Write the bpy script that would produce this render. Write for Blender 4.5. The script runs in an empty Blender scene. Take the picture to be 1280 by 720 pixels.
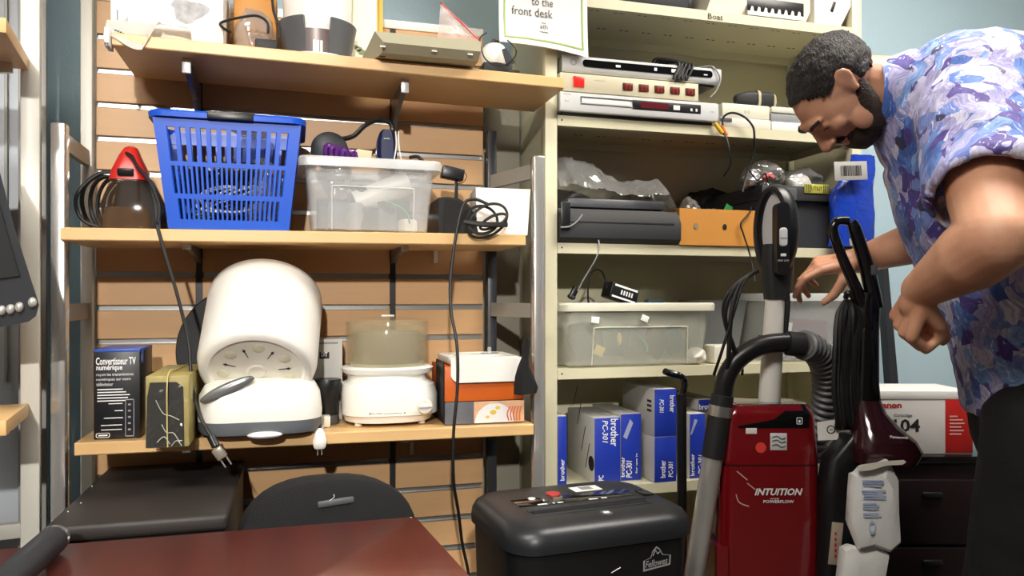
import bpy, bmesh, math, random
from mathutils import Vector, Matrix, noise, Euler
random.seed(7)
scn = bpy.context.scene
COL = scn.collection
PI = math.pi
# ------------------------------------------------------------------ camera
F = 950.0; HZ = 372.0; TH = math.radians(16.0); H = 1.13
S_, C_ = math.sin(TH), math.cos(TH)
cam = bpy.data.cameras.new('camera'); camo = bpy.data.objects.new('camera', cam); COL.objects.link(camo)
cam.sensor_width = 36; cam.lens = F / 1280 * 36; cam.shift_y = (HZ - 360) / 1280; cam.clip_start = 0.02
camo.location = (0, 0, H); camo.rotation_euler = (PI / 2, 0, -TH)
scn.camera = camo
RV = Vector((C_, -S_, 0)); FV = Vector((S_, C_, 0)); UP = Vector((0, 0, 1))
def _d(px): u = (px - 640) / F; return S_ + u * C_, C_ - u * S_
def W(px, py, Y):                       # point of the room on the plane y = Y
    dx, dy = _d(px); t = Y / dy
    return Vector((t * dx, Y, H + t * (HZ - py) / F))
def WD(px, py, d):                      # point of the room at view depth d
    dx, dy = _d(px)
    return Vector((d * dx, d * dy, H + d * (HZ - py) / F))
def WZ(px, py, z):                      # point of the room at height z
    return WD(px, py, (z - H) * F / (HZ - py))
def B(px0, py0, px1, py1, Y):
    a = W(px0, py1, Y); b = W(px1, py0, Y); m = (px0 + px1) / 2
    return a.x, b.x, W(m, py1, Y).z, W(m, py0, Y).z
# ------------------------------------------------------------------ materials
def lin(h):
    if isinstance(h, str):
        h = h.lstrip('#'); c = [int(h[i:i + 2], 16) / 255 for i in (0, 2, 4)]
    else: c = h
    return tuple((x / 12.92 if x <= .04045 else ((x + .055) / 1.055) ** 2.4) for x in c) + (1,)
MATS = {}
def nt(name):
    m = bpy.data.materials.new(name); m.use_nodes = True
    t = m.node_tree; b = t.nodes['Principled BSDF']
    return m, t, b
def mat(name, col, rough=.5, metal=0., var=.06, scale=18., alpha=1., bump=0., bscale=60., spec=.5, coat=0., trans=0., stretch=None, emit=None, sheen=0.):
    if name in MATS: return MATS[name]
    m, t, b = nt(name); N = t.nodes; L = t.links
    tc = N.new('ShaderNodeTexCoord'); src = tc.outputs['Object']
    if stretch:
        mp = N.new('ShaderNodeMapping'); mp.inputs['Scale'].default_value = stretch
        L.new(src, mp.inputs['Vector']); src = mp.outputs['Vector']
    nz = N.new('ShaderNodeTexNoise'); nz.inputs['Scale'].default_value = scale; nz.inputs['Detail'].default_value = 5
    L.new(src, nz.inputs['Vector'])
    c = lin(col)
    mx = N.new('ShaderNodeMix'); mx.data_type = 'RGBA'
    mx.inputs[6].default_value = tuple(max(0, x * (1 - var * 1.5)) for x in c[:3]) + (1,)
    mx.inputs[7].default_value = tuple(min(1, x * (1 + var)) for x in c[:3]) + (1,)
    L.new(nz.outputs['Fac'], mx.inputs[0]); L.new(mx.outputs[2], b.inputs['Base Color'])
    b.inputs['Roughness'].default_value = rough; b.inputs['Metallic'].default_value = metal
    b.inputs['Alpha'].default_value = alpha; b.inputs['Specular IOR Level'].default_value = spec
    b.inputs['Coat Weight'].default_value = coat; b.inputs['Coat Roughness'].default_value = .05
    b.inputs['Transmission Weight'].default_value = trans
    b.inputs['Sheen Weight'].default_value = sheen
    if emit: b.inputs['Emission Color'].default_value = c; b.inputs['Emission Strength'].default_value = emit
    if bump:
        n2 = N.new('ShaderNodeTexNoise'); n2.inputs['Scale'].default_value = bscale; n2.inputs['Detail'].default_value = 6
        L.new(src, n2.inputs['Vector'])
        bp = N.new('ShaderNodeBump'); bp.inputs['Strength'].default_value = bump; bp.inputs['Distance'].default_value = .01
        L.new(n2.outputs['Fac'], bp.inputs['Height']); L.new(bp.outputs['Normal'], b.inputs['Normal'])
    MATS[name] = m
    return m
WOOD = mat('maple_laminate', '#dbb37c', .38, var=.05, scale=6, stretch=(1.2, 12, 12))
SLAT = mat('slat_laminate', '#cda273', .45, var=.05, scale=5, stretch=(1, 14, 14))
ALU = mat('aluminium_strip', '#c9c9c6', .28, metal=.9, var=.04)
CHROME = mat('chrome', '#d8d6d2', .18, metal=.75, var=.03)
STEELD = mat('dark_steel', '#3a3c40', .35, metal=.5, var=.05)
CREAM = mat('cream_enamel', '#d3ceb0', .42, var=.04, scale=9)
WHITEP = mat('white_post_enamel', '#dedbd0', .4, var=.03)
GREYP = mat('grey_post_enamel', '#a2a19b', .4, var=.03)
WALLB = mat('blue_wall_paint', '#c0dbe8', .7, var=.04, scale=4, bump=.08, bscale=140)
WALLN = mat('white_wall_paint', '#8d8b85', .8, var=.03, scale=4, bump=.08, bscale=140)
CEIL = mat('ceiling_tile', '#c9c7c0', .9, var=.06, scale=60, bump=.2, bscale=200)
FLOOR = mat('vinyl_floor', '#57514b', .4, var=.12, scale=8)
WHITE = mat('white_plastic', '#edebe4', .32, var=.02)
WHITE2 = mat('off_white_plastic', '#dedacd', .4, var=.03)
PAPER = mat('paper', '#f0efea', .8, var=.02, bump=.1, bscale=30)
BLACK = mat('black_plastic', '#17181a', .34, var=.15)
BLACKM = mat('matte_black_plastic', '#1d1e20', .6, var=.15, bump=.06, bscale=400)
BLACKG = mat('gloss_black_plastic', '#0c0d0f', .12, var=.1, coat=.4)
RUBBER = mat('black_rubber', '#141414', .55, var=.15)
CHARC = mat('charcoal_plastic', '#2c2e33', .5, var=.1)
DGREY = mat('dark_grey_plastic', '#55575b', .42, var=.06)
MGREY = mat('mid_grey_plastic', '#8d8f90', .42, var=.05)
SILVER = mat('silver_plastic', '#dee0e0', .3, metal=.12, var=.03)
BEIGE = mat('beige_computer_plastic', '#b9b498', .5, var=.05)
RED = mat('red_gloss_plastic', '#760d15', .16, var=.05, coat=.6)
REDL = mat('red_plastic', '#c8281f', .3, var=.05)
BLUEB = mat('blue_basket_plastic', '#1352c8', .35, var=.05)
BLUEC = mat('blue_carton', '#1a36a8', .5, var=.05)
BLUEP = mat('blue_film', '#1b3fae', .18, var=.1, bump=.4, bscale=40)
CARTG = mat('grey_white_carton', '#c3c1bb', .65, var=.05)
CARTB = mat('black_carton', '#16171c', .4, var=.1)
CARTW = mat('white_carton', '#e9e7e2', .55, var=.03)
ORANGE = mat('orange_carton', '#d4641c', .5, var=.05)
TANB = mat('tan_folder_board', '#c98b3e', .5, var=.06, scale=8)
INKW = mat('white_ink', '#ececec', .5, var=.02)
INKB = mat('black_ink', '#161616', .6, var=.02)
INKR = mat('red_ink', '#b3171b', .5, var=.03)
INKLB = mat('pale_blue_ink', '#a9b9dd', .7, var=.03)
YELL = mat('yellow_plastic', '#dcae22', .4, var=.05)
GREENI = mat('green_ink', '#a5c070', .7, var=.05)
TUBP = mat('frosted_tub_plastic', '#dfe3e4', .25, var=.03, alpha=.26)
TUBRIM = mat('frosted_tub_rim', '#e3e6e6', .3, var=.03, alpha=.5)
TUBC = mat('cream_tub_plastic', '#d9dacb', .28, var=.03, alpha=.3)
TUBCR = mat('cream_tub_rim', '#dcdac6', .35, var=.03, alpha=.85)
def film(name, base=.10, edge=.5, tint='#e8eaec', bs=24, haze=.05, bump=1.):
    m, t, b = nt(name); N, L = t.nodes, t.links; N.remove(b)
    out = [n for n in N if n.type == 'OUTPUT_MATERIAL'][0]
    tc = N.new('ShaderNodeTexCoord'); nz = N.new('ShaderNodeTexNoise'); nz.noise_type = 'RIDGED_MULTIFRACTAL'; nz.normalize = True; nz.inputs['Scale'].default_value = bs * .5; nz.inputs['Detail'].default_value = 2.5; nz.inputs['Distortion'].default_value = .6
    L.new(tc.outputs['Object'], nz.inputs['Vector'])
    bp = N.new('ShaderNodeBump'); bp.inputs['Strength'].default_value = bump; bp.inputs['Distance'].default_value = .02; L.new(nz.outputs['Fac'], bp.inputs['Height'])
    gl = N.new('ShaderNodeBsdfGlossy'); gl.inputs['Roughness'].default_value = .12; gl.inputs['Color'].default_value = lin(tint); L.new(bp.outputs['Normal'], gl.inputs['Normal'])
    tr = N.new('ShaderNodeBsdfTransparent'); tr.inputs['Color'].default_value = (.96, .96, .96, 1); df = N.new('ShaderNodeBsdfDiffuse'); df.inputs['Color'].default_value = lin(tint); L.new(bp.outputs['Normal'], df.inputs['Normal'])
    lw = N.new('ShaderNodeLayerWeight'); lw.inputs['Blend'].default_value = .35; L.new(bp.outputs['Normal'], lw.inputs['Normal'])
    mr = N.new('ShaderNodeMapRange'); mr.inputs['To Min'].default_value = base; mr.inputs['To Max'].default_value = edge; L.new(lw.outputs['Facing'], mr.inputs['Value'])
    m1 = N.new('ShaderNodeMixShader'); L.new(mr.outputs[0], m1.inputs[0]); L.new(tr.outputs[0], m1.inputs[1]); L.new(gl.outputs[0], m1.inputs[2])
    m2 = N.new('ShaderNodeMixShader'); m2.inputs[0].default_value = haze; L.new(m1.outputs[0], m2.inputs[1]); L.new(df.outputs[0], m2.inputs[2])
    L.new(m2.outputs[0], out.inputs['Surface']); MATS[name] = m; return m
TAPE = film('tape_film', .02, .4, '#e6e2cc', 30, .02, 1.); BAG = film('clear_bag_film', .16, .7, '#f0f2f2', 26, .08, 1.4); BAGD = film('dusty_bag_film', .26, .85, '#f0f0ee', 26, .16, 1.6)
SMOKE = mat('smoky_clear_plastic', '#b9ac8a', .1, var=.05, alpha=.26)
SMOKD = mat('dark_clear_plastic', '#4a3c30', .08, var=.2, alpha=.42)
FABRIC = mat('black_fabric', '#0e0e10', .85, var=.2, bump=.25, bscale=500)
PURPLE = mat('purple_film', '#5b2a78', .22, var=.2, bump=.5, bscale=40)
NAVY = mat('navy_plastic', '#171d44', .3, var=.1)
GREENC = mat('green_cable', '#2f9c6c', .4)
YGREEN = mat('yellow_green_cable', '#c2c455', .4)
WHITEC = mat('white_cable', '#dcdcd8', .4)
MAHOG = mat('mahogany_veneer', '#6a3129', .3, var=.28, scale=3.2, stretch=(9, .9, 1), coat=.15)
BLKBOX = mat('black_vinyl_wrap', '#2b2624', .55, var=.12, scale=10)
# ------------------------------------------------------------------ mesh builder
def catmull(P, n=6, closed=False):
    P = [Vector(p) for p in P]; out = []
    if len(P) < 3: return P
    k = len(P)
    rng = range(k if closed else k - 1)
    for i in rng:
        if closed: a, b, c, d = P[(i - 1) % k], P[i], P[(i + 1) % k], P[(i + 2) % k]
        else: a, b, c, d = P[max(i - 1, 0)], P[i], P[i + 1], P[min(i + 2, k - 1)]
        for j in range(n):
            t = j / n
            out.append(.5 * ((2 * b) + (c - a) * t + (2 * a - 5 * b + 4 * c - d) * t * t + (3 * b - a - 3 * c + d) * t ** 3))
    if not closed: out.append(P[-1])
    return out
class MB:
    def __init__(s, M=None):
        s.bm = bmesh.new(); s.M = M or Matrix.Identity(4); s.smooth = True; s.mi = 0
    def v(s, p): return s.bm.verts.new(s.M @ Vector(p))
    def f(s, vs):
        try: fc = s.bm.faces.new(vs)
        except ValueError: return None
        fc.material_index = s.mi; return fc
    def box(s, c, d, bev=0., seg=2, R=None):
        t = bmesh.new(); bmesh.ops.create_cube(t, size=1)
        for v in t.verts: v.co = Vector((v.co.x * d[0], v.co.y * d[1], v.co.z * d[2]))
        if bev > 0: bmesh.ops.bevel(t, geom=t.edges[:], offset=min(bev, min(d) * .49), segments=seg, affect='EDGES', profile=.5)
        X = Matrix.Translation(Vector(c))
        if R is not None: X = X @ (R if isinstance(R, Matrix) else Euler(R).to_matrix().to_4x4())
        return s.merge(t, X)
    def span(s, x0, x1, y0, y1, z0, z1, bev=0., seg=2):
        return s.box(((x0 + x1) / 2, (y0 + y1) / 2, (z0 + z1) / 2), (abs(x1 - x0), abs(y1 - y0), abs(z1 - z0)), bev, seg)
    def merge(s, t, X=None):
        X = s.M @ (X if X is not None else Matrix.Identity(4)); mp = {}
        for v in t.verts: mp[v] = s.bm.verts.new(X @ v.co)
        for fc in t.faces:
            try: nf = s.bm.faces.new([mp[v] for v in fc.verts]); nf.material_index = s.mi
            except ValueError: pass
        t.free(); return s
    def loft(s, rings, cap0=True, cap1=True, closed=True):
        R = [[s.v(p) for p in r] for r in rings]
        for a, b in zip(R, R[1:]):
            n = len(a)
            for i in range(n if closed else n - 1):
                j = (i + 1) % n; s.f([a[i], a[j], b[j], b[i]])
        if cap0: s.f(list(reversed(R[0])))
        if cap1: s.f(R[-1])
        return s
    def prism(s, pts, axis, a, b):      # outline pts (u, w) swept along axis x, y or z from a to b
        def P(u, w, k): return {'x': (k, u, w), 'y': (u, k, w), 'z': (u, w, k)}[axis]
        return s.loft([[P(u, w, a) for u, w in pts], [P(u, w, b) for u, w in pts]])
    def tube(s, P, r, seg=8, n=6, closed=False, flat=1., ends=True):
        Q = catmull(P, n, closed); k = len(Q)
        R = r if isinstance(r, (list, tuple)) else None
        rings = []; up = None
        for i, q in enumerate(Q):
            if closed: tg = (Q[(i + 1) % k] - Q[i - 1])
            else: tg = Q[min(i + 1, k - 1)] - Q[max(i - 1, 0)]
            if tg.length < 1e-9: tg = Vector((0, 0, 1))
            tg.normalize()
            if up is None:
                up = Vector((0, 0, 1)) if abs(tg.z) < .9 else Vector((1, 0, 0))
            up = (up - tg * up.dot(tg))
            if up.length < 1e-6: up = tg.orthogonal()
            up.normalize(); sd = tg.cross(up)
            if R: 
                x = i / max(k - 1, 1) * (len(R) - 1); a = int(min(x, len(R) - 2)); rr = R[a] + (R[a + 1] - R[a]) * (x - a)
            else: rr = r
            rings.append([q + (up * math.cos(2 * PI * j / seg) * flat + sd * math.sin(2 * PI * j / seg)) * rr for j in range(seg)])
        if closed: rings.append(rings[0])
        return s.loft(rings, ends and not closed, ends and not closed)
    def lathe(s, prof, c=(0, 0, 0), seg=32, R=None, sx=1., sy=1., cap=True):
        X = Matrix.Translation(Vector(c)) @ (Euler(R).to_matrix().to_4x4() if R is not None and not isinstance(R, Matrix) else (R or Matrix.Identity(4)))
        rings = []
        for r, z in prof:
            r = max(r, 1e-4)
            rings.append([X @ Vector((r * sx * math.cos(2 * PI * i / seg), r * sy * math.sin(2 * PI * i / seg), z)) for i in range(seg)])
        return s.loft(rings, cap, cap)
    def cyl(s, a, b, r, seg=20, r2=None):
        a = Vector(a); b = Vector(b); d = b - a
        q = d.to_track_quat('Z', 'Y').to_matrix().to_4x4()
        return s.lathe([(r, 0), (r if r2 is None else r2, d.length)], a, seg, q)
    def ball(s, c, r, seg=16, R=None):
        r = (r, r, r) if not isinstance(r, (tuple, list)) else r
        t = bmesh.new(); bmesh.ops.create_uvsphere(t, u_segments=seg, v_segments=max(6, seg // 2 + 2), radius=1)
        X = Matrix.Translation(Vector(c))
        if R is not None: X = X @ (R if isinstance(R, Matrix) else Euler(R).to_matrix().to_4x4())
        return s.merge(t, X @ Matrix.Diagonal((r[0], r[1], r[2], 1)))
    def text(s, txt, o, right, up, w=None, h=None, shear=0., bold=0., depth=.0004, align='L'):
        cu = bpy.data.curves.new('t', 'FONT'); cu.body = txt; cu.size = 1; cu.resolution_u = 2; cu.shear = shear; cu.offset = bold
        ob = bpy.data.objects.new('t', cu); COL.objects.link(ob)
        dg = bpy.context.evaluated_depsgraph_get(); me = bpy.data.meshes.new_from_object(ob.evaluated_get(dg))
        COL.objects.unlink(ob); bpy.data.objects.remove(ob); bpy.data.curves.remove(cu)
        if not me.vertices: return s
        xs = [v.co.x for v in me.vertices]; ys = [v.co.y for v in me.vertices]
        x0, x1, y0, y1 = min(xs), max(xs), min(ys), max(ys)
        kx = (w / (x1 - x0)) if w else (h / (y1 - y0)); ky = (h / (y1 - y0)) if h else kx
        right = Vector(right).normalized(); up = Vector(up).normalized(); nr = right.cross(up); o = Vector(o)
        vs = [s.v(o + right * ((v.co.x - x0) * kx) + up * ((v.co.y - y0) * ky) + nr * depth) for v in me.vertices]
        for p in me.polygons: s.f([vs[i] for i in p.vertices])
        bpy.data.meshes.remove(me); return s
    def bars(s, o, right, up, rows, depth=.0004):      # small print: rows of (x, y, w, h)
        right = Vector(right).normalized(); up = Vector(up).normalized(); nr = right.cross(up); o = Vector(o)
        for x, y, w, h in rows:
            s.f([s.v(o + right * a + up * b + nr * depth) for a, b in ((x, y), (x + w, y), (x + w, y + h), (x, y + h))])
        return s
    def poly(s, pts): s.f([s.v(p) for p in pts]); return s
    def solid(s, pts, n, th):           # a flat outline given thickness th along n
        n = Vector(n).normalized(); pts = [Vector(p) for p in pts]
        return s.loft([pts, [p + n * th for p in pts]])
    def noise(s, amp, sc, seed=0., n3=True):
        for v in s.bm.verts:
            d = noise.noise_vector(v.co * sc + Vector((seed, seed * 1.7, -seed)))
            v.co += d * amp
        return s
def finish(name, mb, m, origin, smooth=True, ang=35, fixn=True):
    bm = mb.bm
    if fixn: bmesh.ops.recalc_face_normals(bm, faces=bm.faces[:])
    for v in bm.verts: v.co -= origin
    me = bpy.data.meshes.new(name)
    if smooth:
        lim = math.radians(ang)
        for e in bm.edges:
            if len(e.link_faces) == 2 and e.calc_face_angle(0) > lim: e.smooth = False
        for fc in bm.faces: fc.smooth = True
    bm.to_mesh(me); bm.free()
    for x in (m if isinstance(m, (list, tuple)) else [m]): me.materials.append(x)
    o = bpy.data.objects.new(name, me); COL.objects.link(o)
    return o
def setp(o, label=None, cat=None, group=None, kind=None):
    if label: o['label'] = label
    if cat: o['category'] = cat
    if group: o['group'] = group
    if kind: o['kind'] = kind
    return o
def thing(name, label, cat, loc, group=None):
    o = bpy.data.objects.new(name, None); o.empty_display_size = .05; COL.objects.link(o); o.location = loc
    return setp(o, label, cat, group)
def wloc(o):
    p = Vector(o.location)
    while o.parent: o = o.parent; p = p + Vector(o.location)
    return p
def part(name, mb, m, parent, label=None, smooth=True, ang=35, fixn=True, kind=None):
    o = finish(name, mb, m, wloc(parent), smooth, ang, fixn); o.parent = parent
    return setp(o, label, None, None, kind)
def solo(name, mb, m, label=None, cat=None, group=None, kind=None, smooth=True, ang=35, fixn=True):
    xs = [v.co.x for v in mb.bm.verts]; ys = [v.co.y for v in mb.bm.verts]; zs = [v.co.z for v in mb.bm.verts]
    og = Vector(((min(xs) + max(xs)) / 2, (min(ys) + max(ys)) / 2, min(zs)))
    o = finish(name, mb, m, og, smooth, ang, fixn); o.location = og
    return setp(o, label, cat, group, kind)
def clone(root, loc=None, rotz=None, label=None):
    r = root.copy(); COL.objects.link(r)
    if loc is not None: r.location = loc
    if rotz is not None: r.rotation_euler = (0, 0, rotz)
    if label: r['label'] = label
    for ch in list(root.children):
        c = ch.copy(); COL.objects.link(c); c.parent = r
        for g in list(ch.children):
            d = g.copy(); COL.objects.link(d); d.parent = c
    return r
def FR(o, rz=0., tilt=0., roll=0.):     # local frame placed in the room
    return Matrix.Translation(Vector(o)) @ Matrix.Rotation(rz, 4, 'Z') @ Matrix.Rotation(tilt, 4, 'X') @ Matrix.Rotation(roll, 4, 'Y')
def rr(w, h, r, n=5, cx=0., cy=0.):     # rounded rectangle outline
    out = []
    for sx, sy, a0 in ((1, 1, 0), (-1, 1, PI / 2), (-1, -1, PI), (1, -1, 1.5 * PI)):
        for i in range(n + 1):
            a = a0 + i / n * PI / 2
            out.append((cx + sx * (w / 2 - r) + r * math.cos(a), cy + sy * (h / 2 - r) + r * math.sin(a)))
    return out
def blob(mb, c, r, seed=0., amp=.25, sc=None, seg=28):   # crumpled bag
    t = bmesh.new(); bmesh.ops.create_icosphere(t, subdivisions=4, radius=1)
    sc = sc or 1.6
    for v in t.verts:
        p = v.co * sc + Vector((seed, seed * 2.3, seed * .7))
        k = 1 + amp * noise.noise(p) + amp * .6 * abs(noise.noise(p * 2.7)) + amp * .25 * noise.noise(p * 6)
        v.co = Vector((v.co.x * r[0], v.co.y * r[1], v.co.z * r[2])) * k
    zmin = min(v.co.z for v in t.verts); lim = -r[2] * .75
    for v in t.verts:
        if v.co.z < lim: v.co.z = lim
    mb.merge(t, Matrix.Translation(Vector(c) - Vector((0, 0, lim)) )); return mb
def cord(name, P, r, m, label, cat='cord', group=None, n=8, seg=8):
    return solo(name, MB().tube(P, r, seg, n), m, label, cat, group)
# ------------------------------------------------------------------ setting
YW = 2.17; XL, XR, YB, ZC = -1.9, 2.75, -4.6, 2.65
def struct(name, x0, x1, y0, y1, z0, z1, m):
    return solo(name, MB().span(x0, x1, y0, y1, z0, z1), m, kind='structure')
struct('floor', XL, XR, YB, YW, -.06, 0, FLOOR)
struct('ceiling', XL, XR, YB, YW, ZC, ZC + .06, CEIL)
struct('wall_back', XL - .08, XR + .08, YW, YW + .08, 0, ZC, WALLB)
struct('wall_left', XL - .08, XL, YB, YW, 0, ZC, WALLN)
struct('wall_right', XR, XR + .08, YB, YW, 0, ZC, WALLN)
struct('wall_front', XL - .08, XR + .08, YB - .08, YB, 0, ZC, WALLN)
struct('baseboard_back', XL, XR, YW - .012, YW, 0, .1, GREYP)
LITE2 = mat('dim_light_diffuser', '#fff8ee', .6, var=0, emit=20.0)
LITE = mat('light_diffuser', '#fff8ee', .6, var=0, emit=24.0)
def ceiling_light(x, y, w, d, label, m):
    t = thing('ceiling_light', label, 'light', (x, y, ZC), 'ceiling light panels')
    mb = MB()
    for sx in (-1, 1): mb.box((x + sx * (w / 2 + .015), y, ZC - .015), (.03, d + .06, .03), .003)
    for sy in (-1, 1): mb.box((x, y + sy * (d / 2 + .015), ZC - .015), (w, .03, .03), .003)
    part('frame', mb, WHITE, t)
    part('diffuser', MB().box((x, y, ZC - .012), (w, d, .008)), m, t)
ceiling_light(-.7, .0, 1.2, .6, 'fluorescent ceiling panel over the left side, above the dark table', LITE)
ceiling_light(1.5, .95, 1.2, .6, 'fluorescent ceiling panel to the right, above the bending person', LITE2)
def added_spot(loc, aim, power, half, label):  # added lamp out of view, its cone limited to the wooden shelves
    loc = Vector(loc); d = (Vector(aim) - loc).normalized(); q = d.to_track_quat('Z', 'Y').to_matrix().to_4x4()
    t = thing('added_spotlight', label, 'light', tuple(loc))
    part('housing', MB().lathe([(.03, -.1), (.05, -.09), (.055, .02), (.051, .02), (.046, -.06), (.03, -.07)], loc, 24, q), WHITE, t)
    part('stem', MB().cyl((loc.x, loc.y, loc.z + .05), (loc.x, loc.y, ZC - .0005), .012), WHITE, t)
    l = bpy.data.lights.new('added_spot_lamp', 'SPOT'); l.energy = power; l.spot_size = 2 * half; l.spot_blend = .55; l.shadow_soft_size = .05; l.color = (1, .96, .9)
    o = bpy.data.objects.new('added_spot_lamp', l); COL.objects.link(o); o.location = loc + d * .03; o.rotation_euler = (-d).to_track_quat('Z', 'Y').to_euler()
added_spot((-.45, -2.4, 2.45), (.02, 1.8, 1.12), 420, math.radians(12.5), 'added unseen white spotlight that brightens only the wooden shelves')
w_ = bpy.data.worlds.new('world'); scn.world = w_; w_.use_nodes = True
w_.node_tree.nodes['Background'].inputs[0].default_value = (.8, .85, .9, 1); w_.node_tree.nodes['Background'].inputs[1].default_value = .2
# ------------------------------------------------------------------ slatwall
YS = 1.90; ZG = H - .0234; PIT = .0765
xs0, xs1 = W(120, 372, YS).x, W(604, 372, YS).x
ztop = W(500, 37, YS).z
sw = thing('slatwall_panel', 'tan slatwall panel with silver grooves behind the wooden shelves', 'wall panel', ((xs0 + xs1) / 2, YS + .02, 0))
xv = [W(249, 372, YS).x, W(491, 372, YS).x]
edges = [xs0, xv[0] - .007, xv[0] + .007, xv[1] - .007, xv[1] + .007, xs1]
mb = MB(); al = MB()
gz = [ZG + k * PIT for k in range(-14, 9)]
for a, b in ((edges[0], edges[1]), (edges[2], edges[3]), (edges[4], edges[5])):
    prev = .003
    for z in gz + [ztop]:
        top = min(z - .006, ztop) if z != ztop else ztop
        if top - prev > .004: mb.span(a, b, YS, YS + .012, prev, top, .0015, 1)
        prev = z + .006
    for z in gz:
        if z > ztop: continue
        al.span(a + .003, b - .003, YS + .0085, YS + .012, z - .0062, z + .0062)
        al.span(a + .003, b - .003, YS - .0006, YS + .009, z - .0062, z - .0042)
mb.span(xs0, xs1, YS + .012, YS + .022, .003, ztop)
part('slat_boards', mb, SLAT, sw)
part('groove_strips', al, ALU, sw)
for x in xv:
    st = MB(); st.span(x - .0065, x + .0065, YS + .003, YS + .0118, .003, ztop)
    z = .15
    part('slotted_standard', st, STEELD, sw)
part('top_strip', MB().span(xs0, xs1, YS - .002, YS + .024, ztop + .0005, ztop + .022, .002), WHITE, sw)
# side frames of the wooden shelving
def side_frame(pf, pr, yf, ztopf, zr, label, m1, m2):
    xf = W(pf, 372, yf).x; xr = W(pr, 372, YS + .0).x; y2 = YS - .004
    t = thing('shelf_side_frame', label, 'shelf frame', (xf, yf, 0), 'metal side frames of the wooden shelving')
    part('front_post', MB().box((xf, yf, ztopf / 2), (.026, .03, ztopf), .003), m1, t)
    part('rear_post', MB().box((xr, y2 - .012, zr / 2), (.024, .026, zr), .003), m2, t)
    for z in (ztopf - .03, H - .03, .45):
        mb = MB(); d = Vector((xr - xf, y2 - yf - .028, 0)); n = d.normalized(); 
        a = Vector((xf, yf + .0152, z)); b = Vector((xr, y2 - .0252, z))
        sd = Vector((-n.y, n.x, 0)) * .006
        mb.loft([[a - sd + Vector((0, 0, -.017)), a + sd + Vector((0, 0, -.017)), a + sd + Vector((0, 0, .017)), a - sd + Vector((0, 0, .017))],
                 [b - sd + Vector((0, 0, -.017)), b + sd + Vector((0, 0, -.017)), b + sd + Vector((0, 0, .017)), b - sd + Vector((0, 0, .017))]])
        part('side_rail', mb, mat('brushed_rail', '#98968f', .4, metal=.25), t)
side_frame(75, 112, 1.665, W(75, 155, 1.665).z, 2.05, 'chrome side frame left of the wooden shelves, nearest the white post', CHROME, WHITEP)
side_frame(672, 612, 1.665, W(671, 196, 1.665).z, 1.555, 'chrome side frame right of the wooden shelves, against the cream metal unit', CHROME, STEELD)
# ------------------------------------------------------------------ wooden shelves
YF = 1.64; SHELF = {}
def wooden_shelf(key, pl, pr, label, brk, bh=.075, th=.025):
    a = W(*pl, YF); b = W(*pr, YF)
    t = thing('wooden_shelf', label, 'shelf', ((a.x + b.x) / 2, YF, min(a.z, b.z) - th), 'wooden shelves on the slatwall')
    def ring(p):
        return [(p.x, YF + .002, p.z), (p.x, YF, p.z - .002), (p.x, YF, p.z - th + .002), (p.x, YF + .002, p.z - th), (p.x, YS - .032, p.z - th), (p.x, YS - .032, p.z)]
    part('board', MB().loft([ring(a), ring(b)]), WOOD, t, ang=25)
    SHELF[key] = (a, b, th)
    for x in brk:
        z = sz(key, x) - th - .001
        mb = MB(); mb.prism([(YS - .002, z - bh), (YS - .002, z), (YF + .05, z), (YF + .05, z - bh * .25), (YF + .062, z - bh * .34), (YS - .07, z - bh * .66), (YS - .03, z - bh)], 'x', x - .005, x + .005)
        o = part('bracket', mb, mat('bracket_steel', '#6d6d6f', .35, metal=.5), t, 'grey steel bracket', ang=20)
        part('bracket_cap', MB().box((x, YF + .046, z - bh * .2), (.017, .008, bh * .4), .001), mat('bright_zinc', '#dcdcda', .3, metal=.3), o)
def sz(key, x):
    a, b, th = SHELF[key]; return a.z + (b.z - a.z) * (x - a.x) / (b.x - a.x) + .0008
xbr = [xv[0], xv[1]]
wooden_shelf('up', (140, 40), (705, 97), 'top maple wooden shelf with bright brackets underneath', xbr)
wooden_shelf('mid', (75, 284), (657, 293), 'middle maple wooden shelf under the blue basket and clear tub', xbr, .03)
wooden_shelf('low', (93, 554), (667, 530), 'lowest maple wooden shelf under the white appliances', xbr, .03)
# price tags clipped under shelves
for px, py in ((544, 321), (514, 560)):
    x = W(px, 0, YS).x; z = W(px, py, YS).z
    solo('price_tag', MB().box((x, YS - .006, z), (.010, .004, .032), .001), WHITE, 'small white tag hooked on the slatwall ' + ('below the middle shelf' if py < 400 else 'below the lowest shelf'), 'tag', 'white tags on the slatwall')
x = W(276, 0, 1.7).x
# ------------------------------------------------------------------ cream metal shelving
YG, YGB = 1.80, 2.10
gx0, gx1 = W(689, 372, YG).x, W(1071, 372, YG).x
gs = thing('metal_shelving_unit', 'tall cream metal shelving unit on the right, filled with electronics', 'shelving unit', ((gx0 + gx1) / 2, YG, 0))
GZ = {}
for key, px, py in (('g0', 900, 15), ('g1', 860, 155), ('g2', 820, 306), ('g3', 790, 459), ('g4', 820, 604)):
    GZ[key] = W(px, py, YG).z
ZGT = 2.25
for x in (gx0, gx1):
    part('front_post', MB().box((x, YG + .012, ZGT / 2), (.032, .026, ZGT), .002), CREAM, gs)
    part('rear_post', MB().box((x, YGB + .001, ZGT / 2), (.03, .026, ZGT), .002), CREAM, gs)
part('side_panel', MB().span(gx0 - .008, gx0 - .004, YG + .026, YGB - .014, .03, ZGT - .02), CREAM, gs)
part('side_panel', MB().span(gx1 + .004, gx1 + .008, YG + .026, YGB - .014, .03, ZGT - .02), CREAM, gs)
part('back_panel', MB().span(gx0 + .016, gx1 - .016, YGB, YGB + .004, .03, ZGT - .02), CREAM, gs)
HOLE = mat('dark_hole', '#15140f', .9)
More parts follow.
